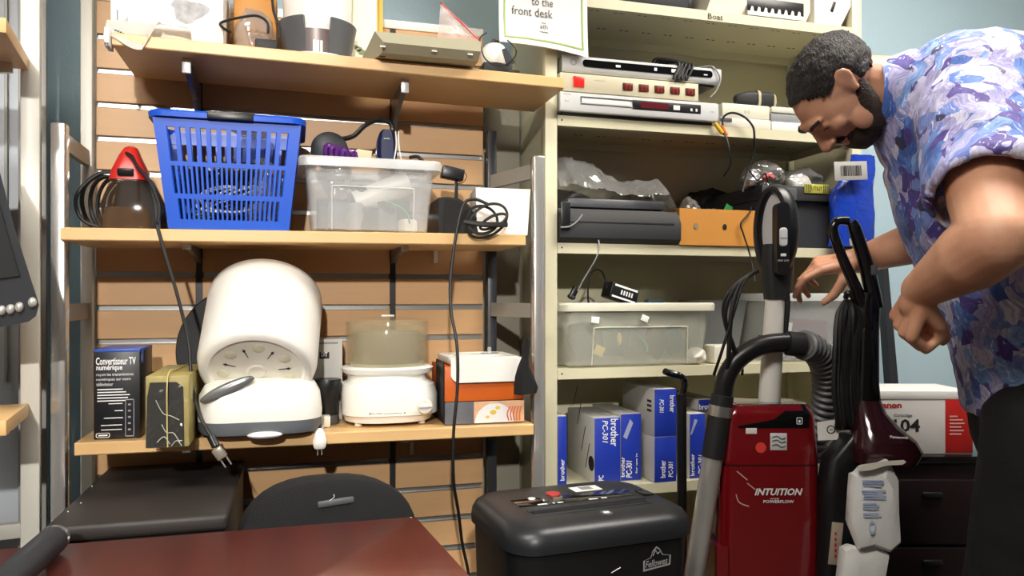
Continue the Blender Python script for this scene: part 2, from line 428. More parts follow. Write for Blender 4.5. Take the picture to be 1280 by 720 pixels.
for key, z in list(GZ.items()) + [('gb', .12), ('gt', ZGT - .05)]:
    mb = MB(); a, b = gx0 + .0165, gx1 - .0165
    mb.span(a, b, YG + .004, YGB - .016, z - .004, z)
    mb.span(a, b, YG, YG + .004, z - .026, z); mb.span(a, b, YGB - .02, YGB - .016, z - .026, z)
    mb.span(a, b, YG + .004, YG + .018, z - .026, z - .023)
    mb.span(a, a + .003, YG + .004, YGB - .02, z - .026, z - .004); mb.span(b - .003, b, YG + .004, YGB - .02, z - .026, z - .004)
    mb.mi = 1; hb = mb
    n = 12
    for i in range(n):
        for yy in (YG + .07, YG + .19):
            hx = a + .06 + (b - a - .12) * i / (n - 1)
            hb.span(hx - .013, hx - .004, yy, yy + .004, z - .0046, z - .004); hb.span(hx + .004, hx + .013, yy, yy + .004, z - .0046, z - .004)
    for hx in (a + .012, b - .012): hb.box((hx, YG - .0002, z - .012), (.004, .0006, .004))
    part('shelf', mb, [CREAM, HOLE], gs)
mk = MB(); p = W(885, 13, YG - .001); q = W(903, 19, YG - .001)
mk.text('Boat', (p.x, YG - .0012, GZ['g0'] - .022), (1, 0, 0), (0, 0, 1), .045, .015)
part('handwritten_mark', mk, INKB, gs, 'black marker writing on the top shelf edge')
fx0 = xs1 + .003; fx1 = gx0 - .017
solo('filler_board', MB().span(fx0, fx1, 2.02, 2.035, 0, 1.76, .001), mat('grey_brown_board', '#8f8a7c', .6, var=.06), 'grey brown filler board standing between the slatwall and the cream unit', 'board')
# ------------------------------------------------------------------ left display rack (runs toward the camera)
ro = W(39, 372, 1.66); rk = FR((ro.x, ro.y, 0), math.radians(8.6))
lr = thing('display_rack', 'white metal display rack at the far left edge with wooden shelves', 'shelving rack', (ro.x, ro.y, 0))
part('front_post', MB(rk).box((0, 0, 1.15), (.032, .03, 2.3), .003), WHITEP, lr)
part('front_post', MB(rk).box((-.46, -.22, 1.15), (.032, .03, 2.3), .003), WHITEP, lr)
mb = MB(rk); mb.box((-.035, .2, 1.15), (.028, .03, 2.3), .003); mb.box((-.008, .2, 1.15), (.02, .02, 2.3), .002)
part('rear_post', mb, GREYP, lr, 'grey rear post')
part('back_panel', MB(rk).span(-.62, -.05, .222, .232, .05, 2.3), mat('rack_panel', '#b9bfc6', .5, var=.05), lr)
part('side_panel', MB(rk).span(-.5, -.49, -.25, .21, .05, 2.3), MATS['rack_panel'], lr)
mb = MB(rk)
for x in (-.1, -.075, -.13): mb.box((x, .215, 1.6), (.006, .008, 1.3), .001)
part('vertical_channel', mb, GREYP, lr)
for z, px in ((.66, 0), (.52, 0), (.4, 0)):
    part('cross_bar', MB(rk).box((-.25, .1, z), (.45, .02, .03), .003), WHITEP, lr)
def rack_shelf(z, label):
    m0 = rk @ Vector((-.2, -.1, z))
    t = thing('rack_shelf', label, 'shelf', (m0.x, m0.y, z - .025), 'wooden shelves of the left rack')
    part('board', MB(rk).span(-.48, -.002, -.24, -.017, z - .025, z, .002), WOOD, t)
    mb = MB(rk)
    mb.prism([(-.48, z - .12), (-.48, z - .027), (-.02, z - .027), (-.02, z - .045)], 'y', -.07, -.06)
    part('bracket', mb, CHROME, t)
RZ1 = W(30, 74, 1.66).z; RZ2 = W(30, 503, 1.66).z
rack_shelf(RZ1, 'upper wooden shelf of the left rack, high above the silver knobs')
rack_shelf(RZ2, 'lower wooden shelf of the left rack, beside the white post')
# ================================================================== LEFT: upper wooden shelf
def px_m(px, Y): return 1.0 * W(px + 1, 372, Y).x - W(px, 372, Y).x
X1 = (1, 0, 0); Z1 = (0, 0, 1); Y1 = (0, 1, 0)
# white carton with printed front
x0, x1, _, _ = B(138, 0, 279, 40, 1.675); z = max(sz('up', x0), sz('up', x1))
t = thing('white_carton', 'large white carton with grey print at the left end of the top shelf', 'box', ((x0 + x1) / 2, 1.76, z))
part('carton', MB().span(x0, x1, 1.675, 1.86, z, z + .2, .002), CARTW, t)
mb = MB(); mb.bars((x0, 1.6748, z), X1, Z1, [(.012, .035, .0015, .02), (.022, .026, .001, .008), (.026, .026, .001, .012), (.03, .026, .0012, .016)])
part('barcode_print', mb, INKB, t)
mb = MB(); c0 = Vector((x0 + .145, 1.6746, z + .068))
pts = []
random.seed(3)
for i in range(22):
    a = 2 * PI * i / 22; r = 1 + .22 * math.sin(3 * a + 1) + random.uniform(-.1, .1); pts.append(c0 + Vector((.034 * r * math.cos(a), 0, .024 * r * math.sin(a))))
mb.poly(pts); part('grey_picture', mb, mat('grey_print', '#b8b8ba', .7, var=.4, scale=60), t)
# curled sheet hanging over the shelf edge
def curl(u, v):     # u along x 0..1, v down 0..1
    xx = x0 - .004 + (x1 - x0) * .72 * u
    zz = z + .03 - v * (.052 if u < .45 else .052 - .04 * min(1, (u - .45) / .2)) + (.012 * math.sin(u * 9 + 1.2)) * v * (1 if u < .7 else .3)
    yy = 1.668 - .035 * v * (math.sin(min(u, .62) / .62 * PI) ** .7 + .12) 
    return Vector((xx, min(yy, 1.634 + .03 * (1 - v)), zz))
mb = MB(); G = [[mb.v(curl(i / 20, j / 6)) for j in range(7)] for i in range(21)]
for i in range(20):
    for j in range(6): mb.f([G[i][j], G[i + 1][j], G[i + 1][j + 1], G[i][j + 1]])
for k in range(10):
    p = curl(.12 + k * .03, .62); mb.mi = 1
    mb.bars(p + Vector((0, -.0012, 0)), X1, Z1, [(0, 0, .003, .0022)])
bmesh.ops.solidify(mb.bm, geom=mb.bm.faces[:], thickness=.0006)
solo('curled_paper_sheet', mb, [PAPER, INKB], 'curled white paper sheet drooping over the left front edge of the top shelf', 'paper', fixn=False)
# small white folded strip at the shelf's left end
xl = W(141, 0, 1.645).x
mb = MB(); mb.span(SHELF['up'][0].x - .0095, SHELF['up'][0].x - .001, 1.62, 1.66, z - .034, z + .002, .001)
mb.mi = 1
mb.bars((SHELF['up'][0].x - .0095, 1.6198, z - .034), X1, Z1, [(.0005, .001, .0018, .005), (.003, .001, .0015, .005), (.0055, .001, .002, .005)])
solo('hanging_tag', mb, [PAPER, INKB], 'small white tag with dark print on the left end of the top shelf', 'tag')
# tan padded pack inside a clear bag
x0, x1, _, _ = B(291, 0, 346, 48, 1.74); z = sz('up', (x0 + x1) / 2)
t = thing('bagged_tan_pack', 'tan cardboard pack in a clear bag behind the black adapter, top shelf', 'package', ((x0 + x1) / 2, 1.79, z))
mb = MB(); mb.span(x0, x1, 1.755, 1.83, z + .001, z + .15, .006); part('tan_pack', mb, TANB, t)
mb = MB(); blob(mb, ((x0 + x1) / 2, 1.765, z + .001), (.042, .035, .07), 4.1, .2); part('clear_bag', mb, BAGD, t)
# black power adapter on the top shelf
p = W(333, 49, 1.69); z = sz('up', p.x)
t = thing('power_adapter', 'black power adapter with looping cord at the front of the top shelf', 'power adapter', (p.x, p.y, z))
part('adapter_body', MB().box((p.x, 1.69, z + .014), (.045, .04, .027), .004), BLACKM, t)
q = [W(335, 42, 1.672), W(334, 28, 1.67), W(322, 20, 1.67), W(305, 21, 1.67), W(277, 28, 1.665), W(279, 35, 1.668), W(288, 40, 1.69)]
part('cord', MB().tube(q, .0028, 8), RUBBER, t)
q = [W(349, 48, 1.70), W(348, 30, 1.70), W(342, 14, 1.70), W(340, -8, 1.71)]
part('cord', MB().tube(q, .003, 8), RUBBER, t)
# white appliance with dark curved panels
c = W(397, 50, 1.755); z = sz('up', c.x) + .0016
t = thing('coffee_maker', 'white rounded appliance with dark grey curved side panels on the top shelf', 'appliance', (c.x, c.y, z))
part('base', MB().lathe([(.0, .0), (.083, 0), (.086, .004), (.084, .01), (.07, .012), (0, .012)], (c.x, c.y, z), 40), WHITE, t)
part('body', MB().lathe([(0, .012), (.066, .012), (.074, .1), (.076, .19), (.07, .2), (0, .2)], (c.x, c.y, z), 40), WHITE, t)
def sector(mb, a0, a1, r0, r1, h0, h1, th=.008, n=10):
    rings = []
    for i in range(n + 1):
        a = math.radians(a0 + (a1 - a0) * i / n); dx, dy = math.sin(a), -math.cos(a)
        rings.append([(c.x + dx * r0, c.y + dy * r0, z + h0), (c.x + dx * (r0 - th), c.y + dy * (r0 - th), z + h0), (c.x + dx * (r1 - th), c.y + dy * (r1 - th), z + h1), (c.x + dx * r1, c.y + dy * r1, z + h1)])
    mb.loft(rings)
mb = MB(); sector(mb, -82, -22, .071, .086, .012, .088); part('side_panel', mb, DGREY, t)
mb = MB(); sector(mb, 18, 82, .071, .086, .012, .088); part('side_panel', mb, DGREY, t)
mb = MB(); sector(mb, -22, 18, .069, .0735, .012, .064, .004); part('front_panel', mb, mat('brown_grey_plastic', '#6e6361', .35, metal=.2), t)
mb = MB()
for a in (-9, -3, 3): sector(mb, a, a + 4, .0705, .0715, .013, .046, .002, 3)
part('silver_ribs', mb, SILVER, t)
# cream printed carton with yellow spine
x0, x1, _, _ = B(441, 0, 471, 60, 1.79); z = sz('up', x1)
t = thing('cream_carton', 'cream printed carton with a yellow edge standing on the top shelf', 'box', ((x0 + x1) / 2, 1.78, z))
part('carton', MB().span(x0 - .02, x1, 1.79, 1.864, z, z + .2, .001), mat('cream_print_carton', '#e9e6cf', .6, var=.05), t)
part('yellow_edge', MB().span(x1 + .0005, x1 + .014, 1.79, 1.864, z, z + .2, .001), mat('yellow_carton', '#dcae3c', .5), t)
part('spine_line', MB().span(x1 + .004, x1 + .0055, 1.7892, 1.7898, z + .001, z + .199), mat('brown_print', '#6e5420', .6), t)
mb = MB(); 
for (a, b_, r) in ((.013, .065, .008), (.02, .058, .01), (.008, .07, .005)):
    mb.poly([(x0 + a + r * math.cos(k * .7) * (1 + .3 * math.sin(k * 2)), 1.7892, z + b_ + r * .7 * math.sin(k * .7)) for k in range(9)])
part('printed_pattern', mb, mat('sage_print', '#8d9270', .7, var=.5, scale=90), t)
mb = MB(); mb.poly([(x0 + .008 + .012 * math.cos(k * .7), 1.7893, z + .018 + .012 * math.sin(k * .7)) for k in range(9)]); part('printed_leaf', mb, MATS['sage_print'], t)
# beige slab (old keyboard style)
x0, x1, _, _ = B(470, 0, 600, 60, 1.585); z = max(sz('up', x0), sz('up', x1))
t = thing('beige_slab_device', 'beige flat computer device overhanging the front of the top shelf', 'electronics', ((x0 + x1) / 2, 1.66, z))
mb = MB(); mb.loft([[(x0 - .012, 1.70, z), (x0 + .014, 1.60, z), (x0 + .014, 1.575, z + .014), (x0 - .004, 1.572, z + .034), (x0 - .014, 1.76, z + .034), (x0 - .018, 1.76, z)],
                    [(x1, 1.70, z), (x1, 1.60, z), (x1, 1.578, z + .014), (x1, 1.572, z + .034), (x1, 1.76, z + .034), (x1, 1.76, z)]])
part('case', mb, BEIGE, t, ang=20)
for fx in (.06, .55, .9): part('label_sticker', MB().box((x0 + (x1 - x0) * fx, 1.583, z + .0075), (.011, .004, .003), .0005), WHITE, t)
mb = MB(); mb.box((x0 + .04, 1.66, z + .036), (.022, .02, .006), .001); part('top_clip', mb, WHITE2, t)
part('foot_pad', MB().box((x0 + .018, 1.625, z - .0004 + .0012), (.012, .01, .002), .0005), RUBBER, t)
# zip bag with red seal, propped on the slab
zb = z + .036; a = W(551, 4, 1.67); b = W(600, 50, 1.67)
mb = MB(); rows = []
for i in range(9):
    k = i / 8; top = Vector((a.x + (b.x - a.x) * k, 1.668 + .012 * math.sin(k * 3), a.z + (max(b.z, zb + .006) - a.z) * (k ** 1.15)))
    bot = Vector((W(545, 0, 1.67).x + (b.x - W(545, 0, 1.67).x) * k, 1.664 - .01 * math.sin(k * 5), zb + .001))
    rows.append([top.lerp(bot, j / 6) + Vector((0, .004 * math.sin(j * 1.7 + i), 0)) for j in range(7)])
V = [[mb.v(p) for p in r] for r in rows]
for i in range(8):
    for j in range(6): mb.f([V[i][j], V[i + 1][j], V[i + 1][j + 1], V[i][j + 1]])
bmesh.ops.solidify(mb.bm, geom=mb.bm.faces[:], thickness=.003)
zbag = solo('zip_bag', mb, mat('pink_tint_film', '#e6cfc8', .15, alpha=.4, bump=.4, bscale=30), 'clear zip bag with red seal propped on the beige device', 'bag')
part('red_seal', MB().tube([r[0] for r in rows], .0024, 6, 3), mat('red_seal', '#d4524c', .35), zbag)
# white webcam like device with looped cord
c = W(620, 76, 1.69); z = sz('up', c.x)
t = thing('white_black_gadget', 'small white gadget on a black block with looped cord, right end of top shelf', 'electronics', (c.x, c.y, z))
part('block', MB().box((c.x, 1.70, z + .014), (.068, .06, .027), .003), BLACKM, t)
part('body', MB().lathe([(0, .028), (.026, .028), (.032, .04), (.031, .058), (.022, .072), (.013, .077), (0, .077)], (c.x - .003, 1.695, z), 28), WHITE, t)
part('lens_cap', MB().box((c.x - .003, 1.69, z + .081), (.016, .016, .007), .001), BLACK, t)
part('clip_arm', MB().loft([[(c.x + .004, 1.648, z + .052), (c.x + .012, 1.648, z + .055), (c.x + .012, 1.656, z + .055), (c.x + .004, 1.656, z + .052)], [(c.x + .018, 1.65, z + .016), (c.x + .034, 1.65, z + .026), (c.x + .034, 1.66, z + .026), (c.x + .018, 1.66, z + .016)]]), CHARC, t)
q = [W(602, 62, 1.645), W(600, 48, 1.65), W(608, 41, 1.66)] ; q2 = [W(602, 62, 1.645), W(607, 74, 1.642), W(620, 82, 1.642), W(634, 80, 1.645), W(644, 70, 1.65), W(644, 60, 1.65), W(634, 50, 1.655)]
part('cord', MB().tube(list(reversed(q)) + q2[1:], .0016, 6), RUBBER, t)
# paper sign
sx0, sx1 = W(626, 0, 1.765).x, W(737, 0, 1.765).x; szb = W(680, 60, 1.765).z
def sgn(x, zz, off=0.):
    u = (x - sx0) / (sx1 - sx0); lift = max(0, 1 - (zz - szb) / .14)
    return Vector((x - .004 * lift * (1 - u), 1.7815 - .022 * lift * lift * (1 - .6 * u) - off, zz + .008 * lift * math.sin(u * PI * .9) + .004 - .018 * u * lift))
t = thing('paper_sign', 'white paper sign with a green border taped to the cream unit', 'sign', ((sx0 + sx1) / 2, 1.78, szb))
mb = MB(); n, m_ = 14, 10
mb.loft([[sgn(sx0 + (sx1 - sx0) * i / n, szb + .23 * j / m_) for i in range(n + 1)] + [sgn(sx0 + (sx1 - sx0) * i / n, szb + .23 * j / m_) + Vector((0, .0012, 0)) for i in range(n, -1, -1)] for j in range(m_ + 1)])
part('sheet', mb, PAPER, t)
def onsign(mb):
    for v in mb.bm.verts: v.co = sgn(v.co.x, v.co.z, .0016)
mb = MB(); iw = .012; bw = .004
for k in range(24):
    a = sx0 + iw + (sx1 - sx0 - 2 * iw) * k / 24; b = sx0 + iw + (sx1 - sx0 - 2 * iw) * (k + 1) / 24
    mb.poly([(a, 0, szb + .014), (b, 0, szb + .014), (b, 0, szb + .014 + bw), (a, 0, szb + .014 + bw)])
for k in range(16):
    a = szb + .014 + .2 * k / 16; b = szb + .014 + .2 * (k + 1) / 16
    for xx in (sx0 + iw, sx1 - iw - bw): mb.poly([(xx, 0, a), (xx + bw, 0, a), (xx + bw, 0, b), (xx, 0, b)])
onsign(mb); part('green_border', mb, GREENI, t, fixn=False)
mb = MB(); cx = (sx0 + sx1) / 2
mb.text('front desk', (sx0 + .032, 0, szb + .075), X1, Z1, .105, .022); mb.text('to the', (sx0 + .083, 0, szb + .104), X1, Z1, .055, .02)
mb.text('ath', (cx - .011, 0, szb + .046), X1, Z1, .02, .012); mb.text('~~~~', (cx - .012, 0, szb + .036), X1, Z1, .022, .004); mb.text('~', (cx - .008, 0, szb + .06), X1, Z1, .012, .003)
onsign(mb); part('lettering', mb, mat('grey_ink', '#4a4b50', .6), t, fixn=False)

# ================================================================== middle wooden shelf
# handheld vacuum with red top and smoky canister
c = W(163, 280, 1.735); z = sz('mid', c.x); k = c.y / 1.11 / 950
t = thing('handheld_vacuum', 'handheld vacuum with red top and smoky dust canister left of the blue basket', 'vacuum cleaner', (c.x, c.y, z))
def rrect(w, d, zz, r, ox=0., oy=0.): return [(c.x + ox + a, c.y + oy + b, zz) for a, b in rr(w, d, r, 4)]
part('canister', MB().loft([rrect(.106, .09, z + .001, .02), rrect(.110, .094, z + .012, .02), rrect(.097, .088, z + .06, .02, .001), rrect(.068, .07, z + .108, .018, .0), rrect(.058, .066, z + .118, .016)]), SMOKD, t)
part('dust_filter', MB().loft([rrect(.098, .08, z + .004, .02), rrect(.094, .078, z + .03, .02), rrect(.08, .07, z + .048, .02)]), mat('brown_dust', '#6b4f36', .9, var=.3, scale=50), t)
part('filter_core', MB().loft([rrect(.06, .05, z + .0485, .015), rrect(.045, .04, z + .105, .012)]), BLACKM, t)
part('top_cover', MB().loft([rrect(.074, .075, z + .104, .018), rrect(.066, .07, z + .125, .018, .001), rrect(.04, .05, z + .156, .015, .0), rrect(.026, .034, z + .172, .011, .002), rrect(.014, .018, z + .176, .006, .002)]), REDL, t)
part('latch', MB().box((c.x - .002, c.y - .038, z + .118), (.03, .01, .015), .002, R=(.25, 0, 0)), BLACK, t)
part('motor_body', MB().loft([[(c.x + .028, c.y - .03, z + .002), (c.x + .062, c.y - .03, z + .002), (c.x + .062, c.y + .06, z + .002), (c.x + .028, c.y + .06, z + .002)], [(c.x + .024, c.y - .03, z + .07), (c.x + .06, c.y - .026, z + .06), (c.x + .06, c.y + .06, z + .06), (c.x + .024, c.y + .06, z + .07)], [(c.x + .02, c.y - .012, z + .13), (c.x + .038, c.y - .008, z + .11), (c.x + .038, c.y + .05, z + .11), (c.x + .02, c.y + .05, z + .13)]]), BLACKM, t)
part('cord', MB().tube([(c.x - .002, c.y - .028, z + .158), (c.x + .01, c.y - .042, z + .15), (c.x + .022, c.y - .05, z + .128), (c.x + .045, c.y - .06, z + .1), (c.x + .065, c.y - .072, z + .05), (c.x + .066, c.y - .088, z + .012), (c.x + .068, 1.632, z + .001), W(207, 320, 1.63), W(222, 370, 1.63), W(236, 430, 1.63), W(240, 480, 1.61), W(250, 520, 1.585), W(264, 546, 1.56)], .0034, 8), RUBBER, t)
hv = t
mb = MB(); e = W(264, 546, 1.56)
mb.cyl(e, e + Vector((.009, -.006, -.018)), .008, 12); p_ = part('plug', mb, BLACK, hv)
mb = MB(); mb.box(e + Vector((.016, -.012, -.03)), (.02, .012, .024), .003, R=(0, -.6, 0)); part('plug_face', mb, mat('worn_plug', '#8e877c', .35, metal=.4), p_)
mb = MB()
for dx in (-.005, .005): mb.cyl(e + Vector((.022 + dx, -.012, -.038 + dx * .6)), e + Vector((.032 + dx, -.012, -.055 + dx * .6)), .0016, 6)
part('prongs', mb, CHROME, p_)
mb = MB()
cc = W(128, 245, 1.78)
for i in range(6):
    r = .06 - .004 * i; pts = []
    for j in range(18):
        a = 2 * PI * j / 18
        pts.append((cc.x + .012 * i + r * .72 * math.cos(a) , 1.80 + .012 * math.sin(a * 2 + i) - .006 * i, max(z + .006, z + .062 + r * (1.0 + .02 * i) * math.sin(a))))
    mb.tube(pts, .0042, 6, 3, closed=True)
mb.tube([(cc.x + .05, 1.76, z + .125), (cc.x, 1.75, z + .12), (cc.x - .04, 1.74, z + .07), (cc.x - .025, 1.74, z + .02), (cc.x + .03, 1.75, z + .006)], .0038, 6)
solo('coiled_cord', mb, RUBBER, 'thick coil of black cord at the left end of the middle shelf', 'cord')
# blue basket
bx0, bx1, bz0, bz1 = B(190, 146, 377, 286, 1.655); z = sz('mid', (bx0 + bx1) / 2)
cx = (bx0 + bx1) / 2; hw1 = (bx1 - bx0) / 2; q0, q1 = W(212, 280, 1.69).x, W(361, 280, 1.69).x
hb = bz1 - z; yb0, yb1 = 1.652, 1.852; cyb = (yb0 + yb1) / 2; hd1 = (yb1 - yb0) / 2; hw0 = (q1 - q0) / 2; cx0 = (q0 + q1) / 2; hd0 = hd1 - .022
t = thing('plastic_basket', 'blue slotted plastic basket full of cables on the middle shelf', 'basket', (cx, cyb, z))
def bp(side, u, v, inn=0.):
    w = hw0 + (hw1 - hw0) * v - inn; d = hd0 + (hd1 - hd0) * v - inn; ox = cx0 + (cx - cx0) * v; zz = z + .002 + (hb - .002) * v
    return {'f': (ox + u * w, cyb - d, zz), 'b': (ox + u * w, cyb + d, zz), 'l': (ox - w, cyb + u * d, zz), 'r': (ox + w, cyb + u * d, zz)}[side]
mb = MB()
def wb(side, u0, u1, v0, v1, th=.003):
    mb.loft([[bp(side, u0, v0), bp(side, u1, v0), bp(side, u1, v0, th), bp(side, u0, v0, th)], [bp(side, u0, v1), bp(side, u1, v1), bp(side, u1, v1, th), bp(side, u0, v1, th)]])
VB = [0, .09, .26, .315, .545, .585, .88, 1.0]
for side in 'fblr':
    for a, b in ((0, .085), (.265, .31), (.55, .59), (.885, 1)): wb(side, -1, 1, a, b, .0045)
    for (a, b, n, e) in ((.085, .265, 21, .80), (.31, .55, 23, .84), (.59, .885, 12, .84)):
        wb(side, -1, -e, a, b); wb(side, e, 1, a, b)
        k = .42 if n > 15 else .44
        for i in range(1, n):
            u = -e + 2 * e * i / n; wb(side, u - e / n * k, u + e / n * k, a, b, .0026)
mb.box((cx0, cyb, z + .0035), (hw0 * 2 - .004, hd0 * 2 - .004, .004))
part('basket_body', mb, BLUEB, t, ang=30)
mb = MB()
mb.loft([[(cx + a, cyb + b, z + hb + h) for a, b in rr(2 * hw1 + o, 2 * hd1 + o, .02 + o / 2)] for o, h in ((.0, -.004), (.018, -.008), (.02, .002), (.014, .006), (-.004, .006), (-.004, -.004), (.0, -.004))], False, False)
part('rim', mb, BLUEB, t)
hx0, hx1 = W(257, 0, 1.645).x, W(319, 0, 1.645).x
mb = MB(); mb.box(((hx0 + hx1) / 2, 1.668, z + hb + .005), (hx1 - hx0, .048, .006), .002); mb.box(((hx0 + hx1) / 2, 1.6425, z + hb - .002), (hx1 - hx0 - .006, .005, .014), .002)
part('handle', mb, BLACK, t, 'black folded carry handle')
bk = z + .006
# contents of the basket
solo('paperback_manual', MB().span(cx - .10, cx - .01, 1.775, 1.80, bk, bk + .105, .001), mat('blue_cover', '#2c4f9a', .5, var=.1), 'blue booklet standing inside the blue basket', 'booklet')
mb = MB()
for i in range(9):
    pts = [(cx - .02 + .05 * math.cos(a + i) * (1 + .2 * math.sin(i * 3)), 1.72 + .03 * math.sin(a * 1 + i * .7), bk + .075 + .045 * math.sin(a + i * .5) + .008 * math.sin(3 * a + i)) for a in [2 * PI * j / 10 for j in range(10)]]
    mb.tube(pts, .0045, 6, 3, closed=True)
solo('cable_bundle', mb, RUBBER, 'tangle of black cables inside the blue basket', 'cable')
mb = MB()
for i in range(6):
    pts = [(cx + .0 + .06 * math.cos(a) * (1 + .15 * math.sin(i * 2)), 1.694 + .008 * math.sin(a + i), bk + .062 + .028 * math.sin(a + i * .4)) for a in [2 * PI * j / 10 for j in range(10)]]
    mb.tube(pts, .0024, 6, 3, closed=True)
solo('cable_bundle', mb, WHITEC, 'white coiled cable against the front of the blue basket', 'cable')
mb = MB()
for i in range(3):
    pts = [(cx - .01 + (.062 - .006 * i) * math.cos(a), 1.698 + .006 * i, bk + .022 + .013 * math.sin(a + i * .3)) for a in [2 * PI * j / 10 for j in range(10)]]
    mb.tube(pts, .0028, 6, 3, closed=True)
solo('cable_bundle', mb, YGREEN, 'yellow green cable coil at the bottom of the blue basket', 'cable')
solo('power_adapter', MB().box((cx + .02, 1.72, bk + .118), (.085, .05, .05), .012), BLACK, 'black adapter block on top of the cables in the blue basket', 'power adapter')
solo('green_circuit_card', MB().box((cx - .055, 1.76, bk + .104), (.03, .002, .05), .0005, R=(0, .3, 0)), mat('green_board', '#1f6b4e', .4), 'small green circuit card in the blue basket', 'circuit card')
mb = MB(); blob(mb, (cx + .062, 1.735, bk + .012), (.045, .05, .08), 2.2, .3); solo('clear_bag', mb, BAGD, 'crinkled clear bag at the right side inside the blue basket', 'bag')
mb = MB(); blob(mb, (cx + .04, 1.75, z + hb - .014), (.04, .05, .016), 7.2, .3); solo('clear_bag', mb, BAGD, 'flat clear bag peeking over the rim of the blue basket', 'bag')
cord('cable', [(cx - .06, 1.7, bk + .07), (cx - .052, 1.69, bk + .1), (cx - .04, 1.675, bk + .136), (cx - .03, 1.69, bk + .1), (cx - .02, 1.7, bk + .07)], .003, RUBBER, 'black cord arching up behind the slots of the blue basket', 'cable')
# clear tub helper
def tub(name, label, x0, x1, y0, y1, z, h, taper, m1, m2, rim=.012, cat='storage tub', window=True, rot=0.):
    cx, cy = (x0 + x1) / 2, (y0 + y1) / 2; w, d = x1 - x0, y1 - y0
    t = thing(name, label, cat, (cx, cy, z)); mb = MB()
    def ring(ww, dd, zz, r): return [(cx + a, cy + b, zz) for a, b in rr(ww, dd, r, 5)]
    wb_, db_ = w - 2 * taper, d - 2 * taper; th = .0022
    R = [ring(wb_ - .02, db_ - .02, z, .02), ring(wb_, db_, z + .006, .025), ring(w, d, z + h, .02), ring(w - 2 * th, d - 2 * th, z + h, .02), ring(wb_ - 2 * th, db_ - 2 * th, z + .008, .023), ring(wb_ - .02, db_ - .02, z + .003, .018)]
    mb.loft(R, True, True); part('tub_body', mb, m1, t)
    mb = MB(); mb.loft([ring(w + o, d + o, z + h + k, .022) for o, k in ((.001, -.016), (2 * rim, -.018), (2 * rim + .002, -.002), (2 * rim - .004, .003), (-.006, .003), (-.006, -.001), (.001, -.002), (.001, -.016))], False, False)
    part('rim', mb, m2, t)
    if window:
        mb = MB(); yb_ = lambda v: y0 + taper * (1 - v) - .0012
        P = lambda u, v: (cx + u * (w / 2 - taper * (1 - v)), yb_(v), z + h * v)
        mb.tube([P(-.66, .04), P(-.64, .35), P(-.62, .58), P(-.56, .63), P(0, .63), P(.62, .63), P(.68, .58), P(.7, .35), P(.72, .04)], .0016, 6, 4)
        part('moulded_edge', mb, m2, t)
    return t
x0, x1, _, _ = B(380, 0, 546, 0, 1.66); zt = W(460, 200, 1.66).z; z = sz('mid', (x0 + x1) / 2)
tub('clear_tub', 'clear plastic tub of odds and ends on the middle wooden shelf', x0, x1, 1.66, 1.85, z, zt - z, .016, TUBP, TUBRIM)
cx = (x0 + x1) / 2; zi = z + .006
mb = MB(); mb.cyl((cx - .03, 1.71, zi + .062), (cx + .085, 1.70, zi + .112), .027, 20); solo('white_tube', mb, WHITE, 'white tube lying diagonally in the clear tub', 'tube')
solo('grey_gadget', MB().box((cx + .012, 1.69, zi + .07), (.095, .008, .014), .002, R=(0, .6, 0)), CHARC, 'dark strip leaning diagonally behind the clear tub front', 'gadget')
solo('grey_gadget', MB().box((cx + .035, 1.72, zi + .032), (.05, .04, .062), .01), mat('slate_plastic', '#5c646e', .5), 'slate grey block at the middle of the clear tub', 'gadget')
solo('grey_gadget', MB().box((cx - .06, 1.74, zi + .034), (.07, .07, .066), .014), MATS['slate_plastic'], 'slate grey rounded block at the left of the clear tub', 'gadget')
mb = MB(); mb.lathe([(0, 0), (.018, 0), (.024, .03), (.02, .06), (0, .06)], (cx - .03, 1.70, zi), 20); solo('grey_gadget', mb, MGREY, 'light grey knob shape standing in the clear tub', 'gadget')
cord('cable', [(cx + .03, 1.69, zi + .066), (cx + .05, 1.687, zi + .06), (cx + .075, 1.684, zi + .045), (cx + .088, 1.70, zi + .02)], .002, GREENC, 'thin green cable inside the clear tub', 'cable')
mb = MB()
for i in range(5):
    mb.tube([(cx - .01 + .07 * math.cos(a), 1.745 + .04 * math.sin(a), zi + .006 + .004 * i) for a in [2 * PI * j / 12 for j in range(12)]], .003, 6, 2, closed=True)
solo('cable_bundle', mb, WHITEC, 'pale cable coil at the bottom of the clear tub', 'cable')
mb = MB(); blob(mb, (cx - .068, 1.72, zi + .068), (.03, .04, .05), 3.2, .3); solo('clear_bag', mb, BAG, 'clear bag rising from the left corner of the clear tub', 'bag')
# headphones resting on the tub's contents
a = W(414, 182, 1.74); b = W(483, 178, 1.74)
t = thing('headphones', 'black headphones with one navy cup lying on the clear tub contents', 'headphones', ((a.x + b.x) / 2, 1.74, zt - .045))
part('headband', MB().tube([a + Vector((0, 0, .012)), W(440, 171, 1.74), W(456, 157, 1.74), W(472, 150, 1.745), W(486, 152, 1.745), W(491, 162, 1.745), b + Vector((.004, 0, .01))], .0055, 8, 5), BLACK, t)
part('ear_cup', MB().lathe([(0, -.014), (.034, -.014), (.041, -.006), (.041, .008), (.03, .016), (0, .018)], a + Vector((-.004, 0, -.012)), 28, (PI / 2, .2, 0)), CHARC, t)
c2 = part('ear_cup', MB().loft([[(b.x + u * w, 1.74 + s_ * .018, b.z + zz) for u, s_ in ((-1, -.6), (-.6, -1), (.6, -1), (1, -.6), (1, .6), (.6, 1), (-.6, 1), (-1, .6))] for w, zz in ((.019, -.045), (.023, -.03), (.022, 0), (.016, .02), (.01, .026))]), NAVY, t, 'navy ear cup')
part('lettering', MB().text('audio', (b.x - .008, 1.7218, b.z + .004), X1, Z1, .014, .003), INKW, c2)
mb = MB(); p = W(425, 190, 1.70)
